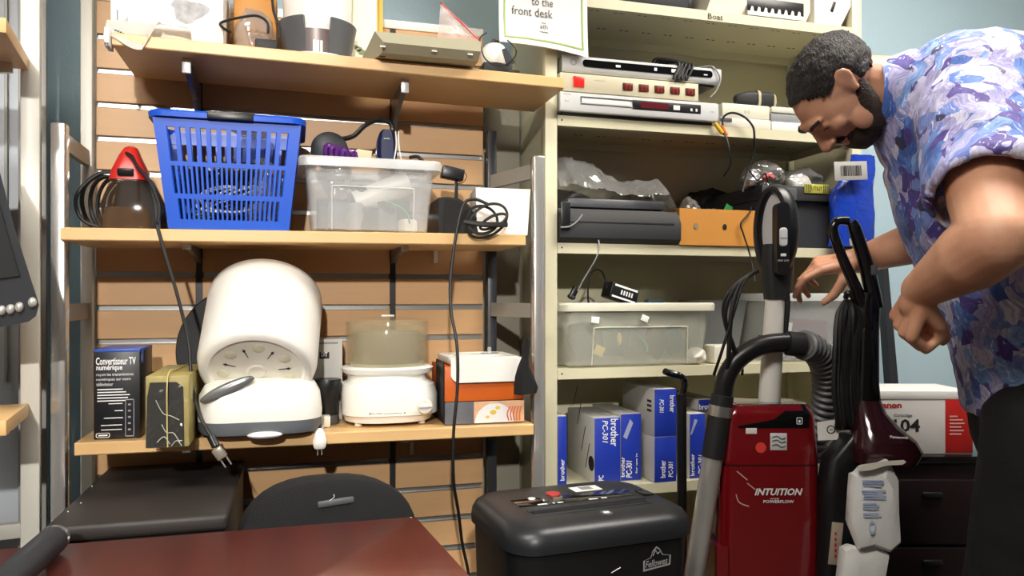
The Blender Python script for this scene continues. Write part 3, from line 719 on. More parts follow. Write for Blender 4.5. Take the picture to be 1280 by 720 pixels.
for i in range(6):
    mb.tube([(p.x - .028 + .01 * i, 1.70 - .004 * (i % 2), p.z - .026), (p.x - .03 + .012 * i, 1.69, p.z + .008 - .002 * i), (p.x - .012 + .009 * i, 1.692, p.z + .006 - .003 * i), (p.x + .02 + .004 * i, 1.70, p.z - .02)], .006, 6, 5)
solo('purple_ribbon', mb, PURPLE, 'shiny purple film bundle on the clear tub in front of the headphones', 'ribbon')
p = W(455, 192, 1.69); solo('cream_card', MB().box((p.x, 1.69, p.z - .006), (.032, .003, .028), .0005, R=(.2, .1, 0)), mat('cream_card', '#d8cba8', .6), 'small cream card sticking out of the clear tub', 'card')
mb = MB(); p = W(497, 180, 1.70)
for dx in (-.003, .003): mb.tube([(p.x + dx, 1.71, p.z + .03), (p.x + dx, 1.70, p.z - .005), (p.x + dx * 3, 1.70, p.z - .04)], .0016, 6)
solo('white_cable', mb, WHITEC, 'thin white twin cable rising from the clear tub', 'cable')
mb = MB(); blob(mb, (W(515, 0, 1.7).x, 1.70, zt - .02), (.036, .03, .016), 1.3, .3); solo('white_bag', mb, mat('white_film', '#dedfe0', .3, alpha=.8, bump=.5), 'crumpled white bag at the right rim of the clear tub', 'bag')
cord('cable', [W(512, 197, 1.72), W(522, 196, 1.71), W(530, 203, 1.70)], .004, RUBBER, 'short black cable curving over the right rim of the clear tub', 'cable')
# black device at the right of the tub
x0, x1, _, _ = B(549, 0, 598, 0, 1.70); z = sz('mid', x0)
t = thing('black_speaker', 'black curved speaker between the clear tub and the white box', 'speaker', ((x0 + x1) / 2, 1.77, z))
part('cabinet', MB().loft([[(x0 + u * (x1 - x0), yy, z + .001 + h) for u, h in ((0, 0), (1.12, 0), (1.02, .03), (.75, .07), (.5, .083), (.2, .086), (0, .084))] for yy in (1.70, 1.86)]), BLACK, t)
part('grille', MB().loft([[(x0 + u * (x1 - x0), yy, z + .004 + h) for u, h in ((.1, 0), (1.0, 0), (.92, .03), (.68, .062), (.45, .075), (.15, .077))] for yy in (1.697, 1.6995)]), FABRIC, t)
p = W(566, 220, 1.74)
t = thing('black_clip', 'small black clip bracket standing on the black curved speaker', 'clip', (p.x, 1.745, z + .088))
part('clip_head', MB().box((p.x, 1.745, p.z + .006), (.052, .03, .028), .003, R=(0, .16, 0)), BLACK, t)
part('stem', MB().span(p.x + .006, p.x + .013, 1.742, 1.75, z + .088, p.z - .004), BLACK, t)
part('wire_loop', MB().tube([(p.x + .026, 1.74, p.z + .012), (p.x + .032, 1.735, p.z), (p.x + .024, 1.735, p.z - .014), (p.x + .012, 1.74, p.z - .018)], .001, 5), RUBBER, t)
# white box
a = W(598, 288, 1.69); b = W(660, 288, 1.665); zt2 = W(625, 234, 1.68).z
mb = MB(); zz = sz('mid', a.x)
mb.loft([[(a.x, 1.70, zz), (b.x - .003, 1.66, zz), (b.x - .003, 1.80, zz), (a.x + .01, 1.82, zz)], [(a.x - .004, 1.70, zt2), (b.x + .006, 1.665, zt2 - .004), (b.x - .001, 1.80, zt2 - .002), (a.x + .01, 1.82, zt2)]])
t = solo('white_box', mb, CARTW, 'plain white carton at the right end of the middle wooden shelf', 'box', ang=15)
t2 = MB(); 
c_ = [(a.x + .03, 1.6865, zz + .045), (a.x + .06, 1.675, zz + .012)]
part('crease_line', MB().tube([Vector(c_[0]), Vector(c_[1])], .0005, 5), MGREY, t)
# coil of cord that hangs to the floor
mb = MB(); p = W(604, 275, 1.632)
for i in range(3):
    r = (.036, .045, .03)[i]
    mb.tube([(p.x - .004 + .012 * i + r * math.cos(a), 1.63 - .006 * i + .004 * math.sin(2 * a), p.z + .0 - .002 * i + r * (.85 - .25 * (i == 2)) * math.sin(a + .4 * i)) for a in [2 * PI * j / 12 for j in range(12)]], .0032, 6, 3, closed=True)
mb.tube([(p.x - .046, 1.62, p.z - .006), (p.x, 1.612, p.z - .012), (p.x + .05, 1.615, p.z - .010)], .006, 6)
mb.tube([(p.x + .01, 1.63, p.z + .035), (p.x - .02, 1.632, p.z + .045), (p.x - .046, 1.63, p.z + .03), W(569, 300, 1.625), W(563, 350, 1.62), W(564, 390, 1.60), W(571, 430, 1.575), W(572, 480, 1.572), W(567, 540, 1.575), W(567, 600, 1.59), W(573, 640, 1.62), W(578, 680, 1.65), W(586, 720, 1.66), W(590, 780, 1.66)], .0036, 8, 6)
solo('extension_cord', mb, RUBBER, 'black cord coiled at the shelf edge and hanging down past the lower shelf', 'cord')

# ================================================================== lower wooden shelf
# converter box
x0, x1, _, _ = B(117, 0, 175, 546, 1.665); z = sz('low', x0) ; zt = W(142, 437, 1.665).z; y0, y1 = 1.665, 1.80
t = thing('converter_box', 'upright black and blue carton printed with white French text, lower shelf', 'box', ((x0 + x1) / 2, 1.73, z))
part('carton', MB().span(x0, x1, y0, y1, z, zt - .0005, .0015), CARTB, t)
part('blue_top', MB().span(x0 - .0004, x1 + .0004, y0 - .0004, y1 + .0004, zt - .005, zt + .0008, .001), mat('blue_top_carton', '#2b4fa8', .4, var=.1), t)
w = x1 - x0; hh = zt - z; o = Vector((x0, y0 - .0005, z)); mb = MB()
mb.text('Convertisseur TV', o + Vector((.05 * w, 0, .83 * hh)), X1, Z1, .86 * w, .085 * hh, bold=.02)
mb.text('numérique', o + Vector((.06 * w, 0, .755 * hh)), X1, Z1, .56 * w, .075 * hh, bold=.02)
mb.text('reçoit les transmissions', o + Vector((.06 * w, 0, .70 * hh)), X1, Z1, .8 * w, .04 * hh)
mb.text('numériques sur votre', o + Vector((.06 * w, 0, .645 * hh)), X1, Z1, .74 * w, .04 * hh)
mb.text('téléviseur', o + Vector((.06 * w, 0, .595 * hh)), X1, Z1, .36 * w, .04 * hh)
mb.bars(o, X1, Z1, [(.08 * w, (.55 - .032 * i) * hh, (.55, .62, .7, .66, .6)[i] * w, .012 * hh) for i in range(5)] + [((.32, .45, .22, .16, .16)[i] * w, (.39, .31, .23, .15, .10)[i] * hh, (.3, .18, .41, .45, .45)[i] * w, .010 * hh) for i in range(5)])
part('printed_text', mb, INKW, t, 'white printed text')
mb = MB(); 
for (a, b, c2, d) in ((.68, .02, .015, .42), (.86, .02, .015, .42), (.68, .43, .195, .012), (.68, .02, .195, .012)): mb.bars(o, X1, Z1, [(a * w, b * hh, c2 * w, d * hh)])
for i in range(5): mb.bars(o, X1, Z1, [(.74 * w, (.09 + .07 * i) * hh, .06 * w, .02 * hh)])
part('printed_diagram', mb, mat('grey_print_line', '#9a9da3', .5), t)
mb = MB(); ring = rr(.3 * w, .055 * hh, .02 * hh, 4, .2 * w, .045 * hh); ri = rr(.27 * w, .042 * hh, .016 * hh, 4, .2 * w, .045 * hh)
mb.loft([[o + Vector((a, -.0004, b)) for a, b in ring], [o + Vector((a, -.0004, b)) for a, b in ri]], False, False); mb.bars(o, X1, Z1, [(.1 * w, .036 * hh, .2 * w, .016 * hh)])
part('logo_badge', mb, INKW, t)
mb = MB(); mb.bars((x1 + .0005, y0, z), Y1, Z1, [(.03, .55 * hh, .05, .08 * hh)]); part('side_print', mb, mat('dim_blue_print', '#24407e', .5), t)
mb = MB(); mb.bars((x1 + .0008, y0, z), Y1, Z1, [(.002, .84 * hh, .03, .15 * hh)]); part('corner_print', mb, MATS['blue_top_carton'], t)
mb = MB(); mb.text('B', (x1 + .0012, y0 + .006, z + .87 * hh), Y1, Z1, .009, .011); part('corner_letter', mb, INKW, t)
# wrapped yellow black carton
x0, x1, _, _ = B(181, 0, 236, 560, 1.535); zl = max(sz('low', x0), sz('low', x1)) + .0005; zt = W(205, 470, 1.535).z
t = thing('wrapped_carton', 'yellow and black carton wrapped in clear tape overhanging the lower shelf', 'box', ((x0 + x1) / 2, 1.63, zl))
YEL = mat('olive_yellow_carton', '#a39556', .5, var=.2, scale=30)
part('carton', MB().span(x0, x1, 1.54, 1.79, zl, zt, .003), YEL, t)
mb = MB(); mb.solid([(x0 + .001, 1.5395, zl + .002), (x1 - .008, 1.5395, zl + .002), (x1 - .01, 1.5395, zt - .022), (x1 - .022, 1.5395, zt - .012), (x0 + .008, 1.5395, zt - .012), (x0 + .003, 1.5395, zt - .04)], (0, -1, 0), .0008); part('black_print', mb, CARTB, t)
mb = MB(); n = 12
V = [[mb.v((x0 - .001 + (x1 - x0 + .002) * i / n, 1.5365 - .0022 * abs(noise.noise(Vector((i * .8, j * .6, 3)))) * 2, zl + .001 + (zt - zl) * j / 20)) for j in range(21)] for i in range(n + 1)]
for i in range(n):
    for j in range(20): mb.f([V[i][j], V[i + 1][j], V[i + 1][j + 1], V[i][j + 1]])
part('tape_wrap', mb, TAPE, t, smooth=False)
xm = x0 + (x1 - x0) * .52
part('string', MB().tube([(xm + .004, 1.78, zt + .002), (xm, 1.65, zt + .002), (xm, 1.536, zt + .001), (xm - .001, 1.5325, zl + .05), (xm, 1.5335, zl + .002)], .0012, 6), mat('straw_string', '#cdbb79', .6), t)
mb = MB()
for pts in (((-.02, .09), (-.008, .066), (.006, .06), (.02, .052)), ((-.018, .012), (-.006, .022), (.004, .008)), ((-.01, .045), (-.002, .03), (.01, .028), (.02, .012)), ((.006, .004), (.016, .014), (.024, .004))):
    mb.tube([(xm + a, 1.5318, zl + b) for a, b in pts], .0008, 5)
part('tape_crease_glints', mb, mat('tape_glint', '#c9c9b8', .25, alpha=.8), t)  # glints on the tape creases, painted as pale strands
# black oval lid behind the white appliance
c = W(309, 425, 1.83); rl = .152
t = solo('black_round_lid', MB().lathe([(0, -.006), (rl, -.006), (rl + .003, 0), (rl, .006), (.03, .016), (0, .016)], (c.x - .004, 1.889, sz('low', c.x) + rl + .004), 48, (PI / 2, 0, 0)), BLACKM, 'large black round lid leaning on the slatwall behind the white appliance', 'lid')
# white appliance: base and tilted drum
x0, x1, _, _ = B(243, 0, 403, 0, 1.60); cxm = (x0 + x1) / 2; z = sz('low', cxm) + .0006; wdt = (x1 - x0) * .99
t = thing('white_drum_appliance', 'big white appliance with a tilted drum on a dark grey base', 'appliance', (cxm, 1.69, z))
def ring2(w, d, zz, r, cy=1.665): return [(cxm + a, cy + b, zz) for a, b in rr(w, d, r, 7)]
part('lower_base', MB().loft([ring2(wdt * .8, .13, z + .006, .05), ring2(wdt * .95, .148, z + .008, .055), ring2(wdt, .155, z + .018, .06), ring2(wdt * 1.01, .156, z + .034, .06)]), mat('slate_base', '#62676c', .4), t)
part('upper_base', MB().loft([ring2(wdt * 1.012, .158, z + .0342, .06), ring2(wdt * 1.02, .16, z + .05, .062), ring2(wdt * .985, .156, z + .085, .062), ring2(wdt * .9, .14, z + .104, .056), ring2(wdt * .72, .11, z + .114, .05), ring2(wdt * .4, .06, z + .118, .028)]), WHITE, t)
part('front_foot', MB().ball((cxm + .01, 1.588, z + .008), (.034, .016, .0075), 20), SILVER, t)
for dx in (-.09, .09): part('rubber_foot', MB().cyl((cxm + dx, 1.69, z), (cxm + dx, 1.69, z + .008), .012), RUBBER, t)
g = W(284, 487, 1.592)
part('oval_window', MB().ball((g.x, 1.5945, g.z), (.055, .008, .013), 24, R=(0, -.42, 0)), mat('grey_window', '#7d8080', .25, metal=.5), t)
ax = Vector((.06, .74, .67)).normalized(); bc = W(321, 466, 1.62)
q = ax.to_track_quat('Z', 'Y').to_matrix().to_4x4(); RD = .119
drum = part('drum', MB().lathe([(.088, .006), (.093, .0), (.103, .001), (.112, .008), (.1175, .03), (.1215, .205), (.1205, .217), (.112, .223), (0, .225)], bc, 56, q, cap=True), WHITE, t, ang=50)
part('drum_disc', MB().lathe([(0, .012), (.016, .010), (.02, .013), (.09, .014), (.094, .02), (0, .021)], bc - ax * .009, 56, q), WHITE2, drum)
mb = MB(); qm = Matrix.Translation(bc) @ q
for i in range(7):
    a = 2 * PI * i / 7 + .35; d = Vector((math.cos(a), math.sin(a), 0)); n_ = Vector((-d.y, d.x, 0))
    mb.M = qm; pts = [d * .042 + n_ * .0006, d * .042 - n_ * .0006, d * .058 - n_ * .001, d * .062 - n_ * .0032, d * .067, d * .062 + n_ * .0032, d * .058 + n_ * .001]
    mb.loft([[p + Vector((0, 0, .0036)) for p in pts], [p + Vector((0, 0, .0046)) for p in pts]])
part('slots', mb, INKB, drum)
for i in range(7):
    a = 2 * PI * (i + .5) / 7 + .35; mb = MB(qm); mb.ball((.066 * math.cos(a), .066 * math.sin(a), .006), (.013, .013, .004), 12)
    part('dimple', mb, mat('dimple_plastic', '#cfccb4', .4), drum)
# white plug adapter hanging off the shelf front
p = W(400, 556, 1.60); zl = sz('low', p.x)
t = thing('white_plug', 'white plug dangling from the front edge of the lower shelf', 'plug', (p.x, 1.625, p.z - .02))
part('plug_body', MB().loft([[(p.x + u * w, 1.622 + v * w * .8, p.z + zz) for u, v in ((-1, -.5), (-.5, -1), (.5, -1), (1, -.5), (1, .5), (.5, 1), (-.5, 1), (-1, .5))] for w, zz in ((.004, .03), (.009, .022), (.014, .004), (.012, -.008), (.009, -.012))]), WHITE, t)
mb = MB()
for dx in (-.004, .004): mb.box((p.x + dx, 1.622, p.z - .018), (.0018, .006, .014))
part('prongs', mb, CHROME, t)
part('cord', MB().tube([(p.x, 1.622, p.z + .028), (p.x + .002, 1.63, zl + .006), (p.x + .006, 1.66, zl + .004), (p.x + .01, 1.74, zl + .003), (p.x, 1.80, zl + .003)], .0025, 6), WHITEC, t)
# grey carton and black jar behind
x0, x1, _, _ = B(392, 0, 428, 0, 1.80); z = sz('low', x0); zt = W(400, 424, 1.80).z
t = thing('grey_carton', 'pale grey carton between the white appliance and the steamer', 'box', ((x0 + x1) / 2, 1.84, z))
part('carton', MB().span(x0, x1, 1.80, 1.885, z, zt, .001), CARTG, t)
mb = MB(); mb.bars((x0, 1.7995, z), X1, Z1, [(.013, (zt - z) * .76, .022, .015)]); part('black_label', mb, INKB, t)
mb = MB(); mb.text('DT', (x0 + .017, 1.7985, z + (zt - z) * .785), X1, Z1, .014, .010, bold=.02); part('lettering', mb, INKW, t)
mb = MB(); mb.bars((x0, 1.7995, z), X1, Z1, [(.004, (zt - z) * .94, .05, .004)]); part('top_print', mb, MGREY, t)
c = W(409, 500, 1.755)
t = thing('black_jar', 'black round jar squeezed between the white appliance and the steamer', 'jar', (c.x, 1.755, z))
part('jar_body', MB().lathe([(0, .02), (.022, .02), (.024, .06), (.03, .075), (.032, .09), (.03, .1), (0, .1)], (c.x, 1.755, z), 28), BLACK, t)
part('jar_base', MB().lathe([(0, 0), (.024, 0), (.026, .01), (.024, .02), (0, .0205)], (c.x, 1.755, z), 28), DGREY, t)
solo('white_adapter', MB().box((c.x - .006, 1.715, z + .012), (.022, .03, .024), .003), WHITE2, 'small white adapter lying in front of the black jar', 'power adapter')
# food steamer
c = W(484, 520, 1.765); z = sz('low', c.x) + .0006
t = thing('food_steamer', 'white food steamer with a smoky clear bowl on the lower shelf', 'appliance', (c.x, c.y, z))
def rs(w, d, zz, r, ox=0.): return [(c.x + ox + a, c.y + b, zz) for a, b in rr(w, d, r, 7)]
part('base', MB().loft([rs(.18, .17, z + .006, .07), rs(.195, .185, z + .008, .075), rs(.2, .19, z + .016, .075), rs(.203, .192, z + .022, .075), rs(.214, .2, z + .024, .07, .003), rs(.214, .2, z + .066, .07, .003), rs(.206, .19, z + .088, .07, .001), rs(.18, .178, z + .094, .08), rs(.176, .174, z + .112, .08), rs(.16, .16, z + .113, .075)]), WHITE, t, ang=28)
part('collar', MB().loft([rs(.172, .172, z + .108, .08), rs(.2, .18, z + .114, .08), rs(.208, .184, z + .124, .08), rs(.19, .18, z + .128, .08), rs(.17, .17, z + .128, .08)]), WHITE, t, ang=28)
for sx in (-1, 1): part('foot', MB().cyl((c.x + sx * .07, c.y - .06, z), (c.x + sx * .07, c.y - .06, z + .008), .008), WHITE2, t)
part('bowl', MB().lathe([(.088, .124), (.094, .135), (.0945, .222), (.092, .226), (.0905, .222), (.0905, .136), (.086, .13)], (c.x, c.y, z), 48, cap=False), SMOKE, t)
part('lid', MB().lathe([(.095, .2235), (.0955, .228), (.09, .232), (.06, .236), (.022, .238), (0, .238)], (c.x, c.y, z), 48, cap=False), SMOKE, t)
part('lid_grip', MB().box((c.x, c.y - .01, z + .241), (.03, .012, .005), .002), WHITE2, t)
part('inner_basket', MB().lathe([(.02, .13), (.072, .13), (.076, .15), (.075, .205), (.073, .205), (.073, .152), (.07, .133)], (c.x, c.y, z), 40, cap=False), mat('grey_clear_plastic', '#a6a397', .3, alpha=.55), t)
part('chute', MB().box((c.x + .012, c.y - .03, z + .17), (.012, .02, .07), .003), mat('grey_clear_plastic', '#a6a397'), t)
part('inner_rice_dish', MB().lathe([(0, .126), (.082, .126), (.084, .135), (.06, .131), (0, .131)], (c.x, c.y, z), 40), mat('pale_sage_plastic', '#c9cbb0', .4), t)
d = W(531, 508, 1.663)
k_ = part('dial', MB().lathe([(0, 0), (.017, 0), (.0165, .006), (.014, .008), (0, .008)], (d.x, c.y - .0995, d.z), 28, (PI / 2, 0, 0)), WHITE2, t)
part('dial_grip', MB().box((d.x, c.y - .1095, d.z + .001), (.03, .006, .006), .002), SILVER, k_)
mb = MB(); oo = Vector((c.x - .05, c.y - .1008, z + .03))
mb.bars(oo, X1, Z1, [(.03, .0, .04, .0007), (.0, -.001, .002, .005), (.075, -.001, .0025, .003)]); mb.text('Rice', oo + Vector((.004, 0, 0)), X1, Z1, .009, .0035); mb.text('Steam', oo + Vector((.015, 0, 0)), X1, Z1, .012, .0035)
part('dial_marks', mb, INKB, t)
# product cartons at the right end
x0, x1, _, _ = B(556, 0, 655, 0, 1.665); z = sz('low', x0) + .0008; z2 = W(600, 501, 1.665).z; z3 = W(600, 458, 1.665).z
t = thing('picture_carton', 'low carton with food picture under the orange carton, right end of lower shelf', 'box', ((x0 + x1) / 2, 1.74, z))
part('carton', MB().span(x0, x1, 1.665, 1.83, z, z2 - .0008, .001), CARTB, t)
mb = MB(); mb.bars((x0, 1.6645, z), X1, Z1, [(.0, .0005, (x1 - x0) * .38, (z2 - z) - .002)]); part('grey_print', mb, mat('grey_grad_print', '#6a6c72', .5, var=.5, scale=12), t)
mb = MB(); mb.bars((x0, 1.6643, z), X1, Z1, [((x1 - x0) * .36, .0005, (x1 - x0) * .64, (z2 - z) - .002)]); part('picture_ground', mb, mat('peach_print', '#e3b48e', .5, var=.3, scale=40), t)
mb = MB(); mb.poly([(x0 + (x1 - x0) * .62 + .046 * math.cos(a), 1.6633, z + .001 + min(.043, .044 * math.sin(a))) for a in [PI * j / 14 for j in range(15)]]); part('plate_print', mb, mat('plate_print', '#e8e9ea', .4, var=.1, scale=50), t)
mb = MB()
for (a, b_, r) in ((.6, .024, .008), (.66, .034, .006), (.53, .014, .005)): mb.poly([(x0 + (x1 - x0) * a + r * math.cos(k), 1.6629, z + b_ + r * .7 * math.sin(k)) for k in [2 * PI * j / 10 for j in range(10)]])
part('lemon_print', mb, mat('lemon_print', '#e0c14e', .5), t)
mb = MB()
for i in range(5): mb.tube([(x0 + (x1 - x0) * (.8 + .035 * i), 1.6630, z + .004), (x0 + (x1 - x0) * (.78 + .04 * i), 1.6630, z + .02), (x0 + (x1 - x0) * (.82 + .035 * i), 1.6630, z + .036)], .0018, 5, 4)
part('noodle_print', mb, mat('noodle_print', '#c96a3c', .5), t)
t = thing('orange_carton', 'orange carton with a black side under the white tray, right end of lower shelf', 'box', ((x0 + x1) / 2, 1.74, z2))
part('carton', MB().span(x0, x1, 1.665, 1.83, z2, z3, .001), ORANGE, t)
xb = W(549, 0, 1.74).x
part('black_side', MB().loft([[(x0 - .0005, 1.667, z2 - .04), (x0 - .0005, 1.667, z3 + .012), (xb, 1.76, z3 + .012), (xb, 1.76, z2 - .04)], [(x0 - .004, 1.667, z2 - .04), (x0 - .004, 1.667, z3 + .012), (xb - .004, 1.76, z3 + .012), (xb - .004, 1.76, z2 - .04)]]), CARTB, t)
zt = W(600, 447, 1.655).z; xa, xc = W(563, 0, 1.655).x, W(653, 0, 1.655).x
t = thing('white_tray', 'white rounded plastic tray lying on top of the orange carton', 'tray', ((xa + xc) / 2, 1.73, z3 + .001))
def rt(w, d, zz, r, cy=1.745): return [((xa + xc) / 2 + a, cy + b, zz) for a, b in rr(w, d, r, 6)]
wd_ = xc - xa
part('tray_body', MB().loft([rt(wd_ * .9, .15, z3 + .001, .02), rt(wd_ * .97, .17, z3 + .006, .022), rt(wd_, .178, zt - .004, .02), rt(wd_ * .985, .172, zt, .018)]), WHITE, t)
xm_ = (xa + xc) / 2; zlow = W(600, 478, 1.65).z; cr_ = .022
lipo = [(xa + .001, zt - .001), (xa + .001, zlow + cr_)] + [(xa + cr_ - cr_ * math.cos(k * PI / 12), zlow + cr_ - cr_ * math.sin(k * PI / 12)) for k in range(1, 6)] + [(xa + cr_, zlow), (xc - cr_, zlow)] + [(xc - cr_ + cr_ * math.sin(k * PI / 12), zlow + cr_ - cr_ * math.cos(k * PI / 12)) for k in range(1, 6)] + [(xc - .001, zlow + cr_), (xc - .001, zt - .001)]
part('front_lip', MB().loft([[(x, 1.652, zz) for x, zz in lipo], [(x, 1.6575, zz) for x, zz in lipo]]), WHITE, t)
mb = MB(); mb.loft([[((xa + xc) / 2 + .07 * math.cos(a) * k, 1.75 + .05 * math.sin(a) * k, zt + h) for a in [2 * PI * j / 32 for j in range(32)]] for k, h in ((1, .0), (1, .003), (.94, .003), (.94, .0))], False, False); part('oval_ridge', mb, WHITE2, t)
part('clear_post', MB().box(((xa + xc) / 2 + .022, 1.72, zt + .01), (.008, .008, .018), .001), TUBP, t)
part('grey_insert', MB().box(((xa + xc) / 2 + .035, 1.765, zt + .001), (.04, .02, .003), .001), MGREY, t)
p = W(655, 470, 1.63); mb = MB()
mb.loft([[(p.x + a * w + o_, 1.63 + b * .016, p.z + zz) for a, b in ((-1, 0), (-.5, -1), (.5, -.9), (1, 0), (.4, .8), (-.5, .8))] for w, zz, o_ in ((.026, -.04, .004), (.03, -.028, .006), (.02, 0, 0), (.014, .02, -.002), (.008, .045, .002), (.006, .07, .004), (.003, .085, .006))])
solo('black_cloth_pouch', mb.noise(.004, 40), FABRIC, 'black cloth pouch hanging at the right end of the lower shelf', 'pouch')

# ================================================================== below the shelves and foreground
# black vinyl covered case
a = W(52, 663, 1.40); b = W(285, 640, 1.40); ztp = .755
t = thing('black_case', 'large black covered case under the lower shelf, beside the dark table', 'case', ((a.x + b.x) / 2, 1.62, 0))
part('case_body', MB().span(a.x + .003, b.x - .003, 1.402, 1.868, .004, ztp - .03, .006), BLKBOX, t)
part('case_lid', MB().span(a.x, b.x, 1.40, 1.87, ztp - .0285, ztp, .008, 3), BLKBOX, t)
mb = MB(); random.seed(5)
for (px, py) in ((115, 608), (101, 629), (85, 640)):
    q = WZ(px, py, ztp); mb.ball(q + Vector((0, 0, .0006)), .0012, 6)
part('lint_specks', mb, WHITE, t)
# chair behind the table: padded back with slot handle
c = W(408, 655, 1.47)
t = thing('padded_chair', 'black padded chair pushed against the slatwall behind the dark table', 'chair', (c.x, 1.50, 0))
ztop_ = W(430, 593, 1.47).z
def ch(sx, sz_, y, cxo=0.): return [(c.x + cxo + .168 * sx * (abs(math.cos(a)) ** .8) * (1 if math.cos(a) > 0 else -1), y, ztop_ - .15 + .15 * sz_ * (abs(math.sin(a)) ** .75) * (1 if math.sin(a) > 0 else -1)) for a in [2 * PI * j / 36 for j in range(36)]]
part('backrest', MB().loft([ch(.88, .9, 1.44, .012), ch(.97, .98, 1.446, .008), ch(1, 1, 1.465, .004), ch(.98, .98, 1.50), ch(.9, .9, 1.515)]), FABRIC, t)
g = W(420, 628, 1.437); gr = part('grip', MB().box((g.x, 1.4405, g.z), (.066, .008, .012), .003, R=(0, -.09, 0)), DGREY, t)
part('grip_pin', MB().tube([(g.x - .012, 1.436, g.z + .004), (g.x - .004, 1.434, g.z + .01), (g.x - .004, 1.434, g.z + .016)], .0008, 5), SILVER, gr)
part('seat', MB().loft([[(c.x + a, 1.55 + b, zz) for a, b in rr(w, w * .9, .08, 6)] for w, zz in ((.28, .42), (.31, .435), (.31, .465), (.28, .485))]), FABRIC, t)
part('back_bar', MB().tube([(c.x, 1.51, ztop_ - .2), (c.x, 1.525, .6), (c.x, 1.53, .43), (c.x, 1.55, .41)], .014, 10), BLACK, t)
part('column', MB().cyl((c.x, 1.55, .06), (c.x, 1.55, .42), .022), BLACK, t)
for k in range(5):
    a = 2 * PI * k / 5 + .3
    l = part('base_leg', MB().loft([[(c.x + math.cos(a) * r - math.sin(a) * s_, 1.55 + math.sin(a) * r + math.cos(a) * s_, zz) for s_, zz in ((-.016, z0), (.016, z0), (.012, z1), (-.012, z1))] for r, z0, z1 in ((.02, .06, .1), (.15, .052, .07))]), BLACK, t)
    part('caster', MB().cyl((c.x + math.cos(a) * .15 - math.sin(a) * .02, 1.55 + math.sin(a) * .15 + math.cos(a) * .02, .026), (c.x + math.cos(a) * .15 + math.sin(a) * .02, 1.55 + math.sin(a) * .15 - math.cos(a) * .02, .026), .026), RUBBER, l)
# dark table in the foreground
TZ = .74; e0 = WZ(520, 645, TZ); e1 = WZ(590, 721, TZ); dr = (e1 - e0).normalized()
far_l = Vector((-.455, e0.y + .002, TZ)); near = e0 + dr * ((e0.y - .42) / -dr.y)
t = thing('wooden_table', 'dark mahogany table in the near left foreground', 'table', (-.35, .9, 0))
top = [far_l, e0 + Vector((-.012, 0, 0)), e0 + dr * .012, near, Vector((far_l.x, near.y, TZ))]
mb = MB(); cen = sum(top, Vector()) / 5
mb.loft([[p + Vector((0, 0, -.03)) for p in top], [p + Vector((0, 0, -.004)) for p in top], [p + (cen - p).normalized() * .004 for p in top]]); part('table_top', mb, MAHOG, t, ang=60)
part('apron', MB().span(far_l.x + .08, near.x - .22, near.y + .08, e0.y - .08, TZ - .11, TZ - .0305, .002), MAHOG, t)
for (lx, ly) in ((far_l.x + .1, near.y + .1), (near.x - .25, near.y + .1), (far_l.x + .1, e0.y - .1), (near.x - .25, e0.y - .1)):
    part('leg', MB().box((lx, ly, (TZ - .03) / 2), (.06, .06, TZ - .0305), .003), MAHOG, t)
part('chipped_edge', MB().box(e0 + Vector((-.022, .0012, -.006)), (.03, .003, .008), .001), mat('raw_chipboard', '#d9c9a0', .8), t)
# grey tube handle with a clear silver end, lying on the table
p0 = WZ(70, 690, TZ) + Vector((0, 0, .02)); p1 = WZ(12, 745, TZ) + Vector((-.0, 0, .024)); d = (p0 - p1).normalized(); 
t = thing('tube_handle', 'dark grey tube handle with silver end ring lying on the table corner', 'handle', (p1.x, p1.y, TZ))
r_ = .0215; p0.z = TZ + r_ + .0006; p1.z = p0.z; d = (p0 - p1).normalized(); p2 = p1 - d * .12
q = d.to_track_quat('Z', 'Y').to_matrix().to_4x4(); L_ = (p0 - p2).length
part('tube', MB().lathe([(0, 0), (r_ * .9, 0), (r_, .01), (r_, L_ - .02), (r_ * .97, L_ - .014), (0, L_ - .014)], p2, 28, q), CHARC, t)
part('end_ring', MB().lathe([(0, L_ - .0138), (r_ * .9, L_ - .0138), (r_ * .97, L_ - .004), (r_ * .8, L_), (0, L_)], p2, 28, q), mat('smoky_end', '#8d8a8c', .15, metal=.6), t)
part('clear_clip', MB().box(p0 + Vector((.012, -.012, -.004)), (.012, .01, .02), .002, R=(0, .5, 0)), SILVER, t)
# pale plastic sack beside the table
c = W(556, 700, 1.30); mb = MB(); blob(mb, (c.x - .01, 1.30 + .12, .36), (.07, .09, .14), 9.4, .12)
# dark console with silver knobs (left edge)
q0 = WD(47, 385, 1.25); t = thing('black_console', 'black wedge shaped console with four silver knobs at the left edge', 'electronics', (q0.x - .12, q0.y, RZ2 + .0005))
kx = 1.02 / 950; fr = Matrix(((RV.x, FV.x, 0, 0), (RV.y, FV.y, 0, 0), (0, 0, 1, 0), (0, 0, 0, 1)))
def cf(px, py, dd): return WD(px, py, dd)
ol = [(-4, 200), (18, 284), (46, 372), (49, 381), (45, 395), (36, 402), (-30, 415), (-110, 417), (-110, 200), (-20, 170)]
part('housing', MB().loft([[cf(x, y, 1.25) for x, y in ol], [cf(x - 22, y, 1.33) for x, y in ol]]), CHARC, t, ang=20)
ol2 = [(-10, 215), (10, 290), (26, 345), (-10, 350), (-105, 350), (-105, 215), (-30, 185)]
part('face_panel', MB().loft([[cf(x, y, 1.25) - FV * .0006 for x, y in ol2], [cf(x, y, 1.25) - FV * .004 for x, y in ol2]]), BLACKM, t)
for (x, y) in ((42, 378), (26, 384), (15, 386.5), (4, 388)):
    p = cf(x, y, 1.25); part('knob', MB().ball(p - FV * .003, (.0066, .007, .0085), 14), mat('satin_knob', '#b9b8b2', .3, metal=.3), t)
